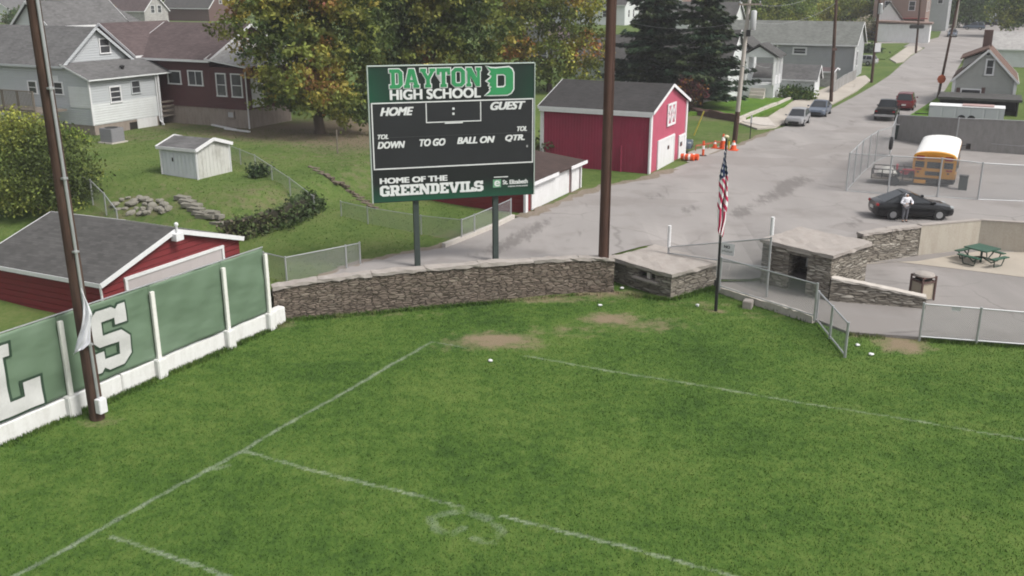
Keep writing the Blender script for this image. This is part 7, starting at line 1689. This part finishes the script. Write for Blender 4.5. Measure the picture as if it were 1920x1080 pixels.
b = G(1625, 75); tree('thin pale greyish shrub left of the golden bush', b, lob(b, (1612, 55, 2.0, 0, 1.8), (1596, 62, 1.6, 0, 1.3), (1625, 45, 1.6, 1, 1.2)), PALET, 120, 14, .22, .5, .1, 4, name='shrub', cat='shrub')
b = G(1614, 100); tree('dark clipped shrubs at the corner lawn beside the long grey house', b, lob(b, (1622, 94, 1.8, 0, .9), (1638, 96, 1.4, 0, .8)), DARKT, 80, 16, .2, .4, .06, 2, name='shrub', cat='shrub')
b = G(1570, 55); tree('bright yellow tree with spreading branches behind the long grey house', b, lob(b, (1565, 20, 3.5, 0, 2.2), (1600, 12, 3.2, 0, 1.6), (1620, 22, 2.6, 0, 1.4), (1575, 38, 2.6, 0, 1.6), (1560, 45, 2.4, 0, 1.4)), YELLOWT, 480, 20, .22, .5, .28, 6)
b = G(1470, 60); tree('large yellow-green tree behind the roofs, right of the transformer pole', b, lob(b, (1440, 15, 4.2, 0, 3.0), (1480, 20, 4.0, 0, 2.8), (1460, 42, 4.0, 0, 2.2), (1420, 40, 3.4, 0, 2.4), (1500, 40, 2.8, 0, 1.8), (1450, -20, 4, 0, 3)), YGREEN, 760, 22, .22, .55, .35, 6)
b = G(1810, 52); tree('dense dark green tree over the far lot at the top right', b, lob(b, (1790, 12, 5, 0, 4), (1825, 18, 4.6, 0, 3.6), (1810, -15, 5, 0, 4), (1840, 5, 3.5, 0, 3), (1775, 30, 3, 0, 2.4)), GREENT[:2], 700, 20, .28, .7, .4, 5)
b = G(1925, 70); tree('bright yellow-green tree in the top right corner', b, lob(b, (1905, 15, 4.2, 0, 3.2), (1935, 10, 4.5, 0, 3.6), (1900, 36, 2.6, 0, 1.6), (1920, -20, 4, 0, 3)), YGREEN, 620, 20, .25, .6, .35, 5)
b = G(30, 62); tree('grey-green shrub at the top left behind the gable roofs', b, lob(b, (22, 40, 1.6, 0, 1.3), (35, 28, 1.4, .5, 1.3)), GREENT + PALET, 110, 16, .2, .4, .1, 3, name='shrub', cat='shrub')
b = G(200, 42); tree('round green and rust tree above the grey roof at the top left', b, lob(b, (195, 22, 2.2, 0, 1.7), (215, 28, 2.0, 0, 1.4), (172, 12, 1.8, 0, 1.6), (155, 5, 1.5, 0, 1.3)), MAPLE, 220, 18, .24, .5, .2, 5)
# woods and street trees beyond, each its own tree
farl = ['distant dark green tree', 'distant olive green tree', 'distant yellowing tree']
spots = [(-60, 30), (40, 18), (90, 14), (140, 10), (270, 8), (320, 6), (365, 12), (450, 20), (700, 12), (860, 15), (960, 14), (1060, 22), (1140, 30), (1180, 22), (1270, 30), (1340, 34), (1400, 24), (1535, 26), (1600, 12), (1640, 8), (1690, 2), (1745, 12), (1960, 12), (1100, 12), (1230, 10), (1380, 12), (1500, 10), (790, 6), (560, 6), (200, 4)]
wherel = ['over the far left corner', 'above the small roof at far left', 'left of the mint green house', 'behind the mint green house', 'behind the pinkish gable', 'between pinkish gable and dark brick house', 'behind the dark brick house', 'right of the dark brick house', 'behind the left maple', 'behind the scoreboard maple', 'left behind the thin tree', 'right behind the thin tree', 'just left of the brown pole', 'just right of the brown pole', 'between the two spruces', 'right of the drooping spruce', 'behind the transformer', 'behind the white house with shallow roof', 'behind the bright yellow tree', 'left of the brick building', 'behind the brick building', 'between brick building and dense tree', 'beyond the top right corner', 'in the gap left of the brown pole', 'behind the tall spruce', 'left of the transformer pole', 'right of the yellow-green tree', 'far behind the scoreboard', 'far behind the big maple', 'behind the rust tree at top left']
for i, ((x, y), wl) in enumerate(zip(spots, wherel)):
    yy = 235 + (i * 37) % 80; q = YP(x, y, yy); base = Vector((q.x, q.y, zt(q.x, q.y))); kd = i % 3
    hh = max(6.5, (YP(x, -22, yy).z - base.z)); w = 4.2 + (i % 4) * .7
    tree(farl[kd] + ' ' + wl, base, [((0, 0, hh * .62), (w, w, hh * .36)), ((w * .6, .5, hh * .5), (w * .7, w * .7, hh * .28)), ((-w * .6, -.5, hh * .52), (w * .7, w * .7, hh * .3)), ((.4, 0, hh * .85), (w * .6, w * .6, hh * .2))], [GREENT, MAPLE[:4], YGREEN][kd], 300, 16, .34, .85, .3, 3, group='trees beyond the houses')
# ------------------------------------------------------------------ yard details on the left
stone_m = m_dirty('field_stone', (.20, .19, .16), (.10, .095, .07), amt=.6, kind='OBJ', rough=.95, bump=.5)
rs = [(215, 385), (228, 376), (240, 372), (252, 380), (262, 372), (272, 384), (280, 377), (290, 385), (300, 378), (308, 386), (316, 392), (296, 394), (282, 394), (268, 393), (255, 392), (246, 402), (262, 402), (276, 401), (222, 394), (234, 392), (304, 397), (286, 388), (244, 385), (270, 376)]
for i, (x, y) in enumerate(rs):
    p = G(x, y); s = .10 + .13 * random.random(); lump('rock', tuple(p + V(0, 0, s * .3)), (s * 1.5, s * 1.1, s * .75), stone_m, 'grey-tan stone in the rubble heap behind the red garage roof', 'rock', i, group='stones of the rubble heap')
t = thing('stone_steps', 'rough pale stone steps going down the lawn behind the red garage', 'steps', tuple(G(375, 400)))
for i, (x, y) in enumerate([(342, 373), (352, 380), (360, 387), (368, 395), (377, 402), (387, 410), (397, 418), (406, 425), (416, 431)]):
    p = G(x, y); m = MB(); m.box(p + V(0, 0, .06), .9 + .1 * (i % 3), .42, .2, E2 + E1 * (.15 * math.sin(i * 2.1))); o = m.build('step', stone_m, t); rough(o, .03, i, 1)
t = thing('brick_steps', 'worn brownish brick steps descending the lawn left of the scoreboard', 'steps', tuple(G(640, 345)))
bm_ = m_dirty('worn_brick', (.135, .105, .085), (.085, .085, .045), amt=.8)
for i in range(13):
    x, y = 588 + i * 9.2, 315 + i * 6.1; p = G(x, y); m = MB(); m.box(p + V(0, 0, -.01), .9, .26, .14, E2 * .9 + E1 * .2); o = m.build('step', bm_, t); rough(o, .04, i, 2)
p = G(212, 267); t = thing('air_conditioner', 'grey square air conditioner unit beside the pale grey house', 'air conditioner', tuple(p))
m = MB(); m.box(p + V(0, 0, .55), 1.15, 1.15, .95, E1); m.build('casing', m_siding('ac_louvres', (.20, .20, .21), .06, (.15, .15, .15), .3), t, bevel=.03); m = MB(); m.box(p + V(0, 0, .03), 1.4, 1.4, .1, E1); m.build('slab', M['concrete'], t); m = MB(); m.tube([p + V(0, 0, 1.03), p + V(0, 0, 1.07)], .42, 16); m.build('fan_grille', M['black'], t)
for i, (x, y, x2, y2) in enumerate(((398, 236, 442, 245), (422, 243, 468, 249))):
    p, q = G(x, y), G(x2, y2); m = MB(); m.beam(p + V(0, 0, .08), q + V(0, 0, .08), .2, .1); o = m.build('plank', M['trim']); tag(o, ('pale plank lying along the maroon house foundation, upper of two', 'pale plank lying in the grass below the other plank')[i], 'plank')
for i, (x, y, lab) in enumerate(((1125, 572, 'white scrap of paper in the grass near the stone wall corner'), (920, 676, 'small white scrap in the grass inside the field corner'), (1608, 646, 'white cup lying in the grass beside the swing gate'), (1634, 664, 'small white scrap left of the dirt patch by the patio'), (1308, 572, 'tiny white scrap in the grass before the low booth'), (1166, 540, 'white cup standing beside the brown light pole'))):
    p = P(x, y, .06); lump('litter', tuple(p), (.10, .08, .05), M['trim'], lab, 'litter', 40 + i)
p = G(633, 288); t = thing('stake', 'thin grey wooden stake standing in the bare earth under the maples', 'stake', tuple(p)); m = MB(); m.tube([p, p + V(0, 0, 1.6)], .05, 6); m.build('stick', M['wood'], t)
cp = px((1368, 238), (1400, 226), (1440, 206), (1474, 192))
m = MB()
for p, q in zip(px((1383, 233), (1430, 213), (1455, 203)), px((1430, 213), (1455, 203), (1480, 192))): m.beam(p + V(0, 0, .35), q + V(0, 0, .35), .3, .5)
o = m.build('lawn_edging', M['concrete']); rough(o, .04, 3, 2); tag(o, 'pale stone edging wall along the bright front lawn by the pavement', 'edging wall')
m = MB()
for p, q in zip(px((1296, 214), (1330, 219)), px((1330, 219), (1384, 229))): m.beam(p + V(0, 0, .3), q + V(0, 0, .3), .4, .7)
o = m.build('lawn_wall', M['brick_dark']); rough(o, .07, 4, 2); tag(o, 'dark rough stone wall along the lower side of the bright front lawn', 'wall')
# lawn blades behind the wall, thinner
def fs2(n):
    x = rng.uniform(-34, 4, n); y = rng.uniform(40, 74, n)
    d = (x - AL0.x) * ALn.x + (y - AL0.y) * ALn.y
    k = (d > .3) & (np.abs(x) < y * .56 + 1); return x[k], y[k]
_ztv = np.vectorize(zt)
M['lawnb'] = M['lawn']
g2 = grass('lawn_grass', 26000, fs2, M['lawn'], .03, .05, lambda x, y: _ztv(x, y))
# ------------------------------------------------------------------ air: a thin even haze round the whole place
b = MB(); b.box(V(60, 420, 8.5), 1300, 1100, 26)
hz = b.build('haze', bpy.data.materials.new('haze')); hz['kind'] = 'stuff'
hm = hz.data.materials[0]; hm.use_nodes = True; hm.node_tree.nodes.clear()
ho = hm.node_tree.nodes.new('ShaderNodeOutputMaterial'); hv = hm.node_tree.nodes.new('ShaderNodeVolumePrincipled')
hv.inputs['Color'].default_value = (.92, .92, .95, 1); hv.inputs['Density'].default_value = .0004
hm.node_tree.links.new(hv.outputs[0], ho.inputs['Volume'])
S.cycles.volume_bounces = 0
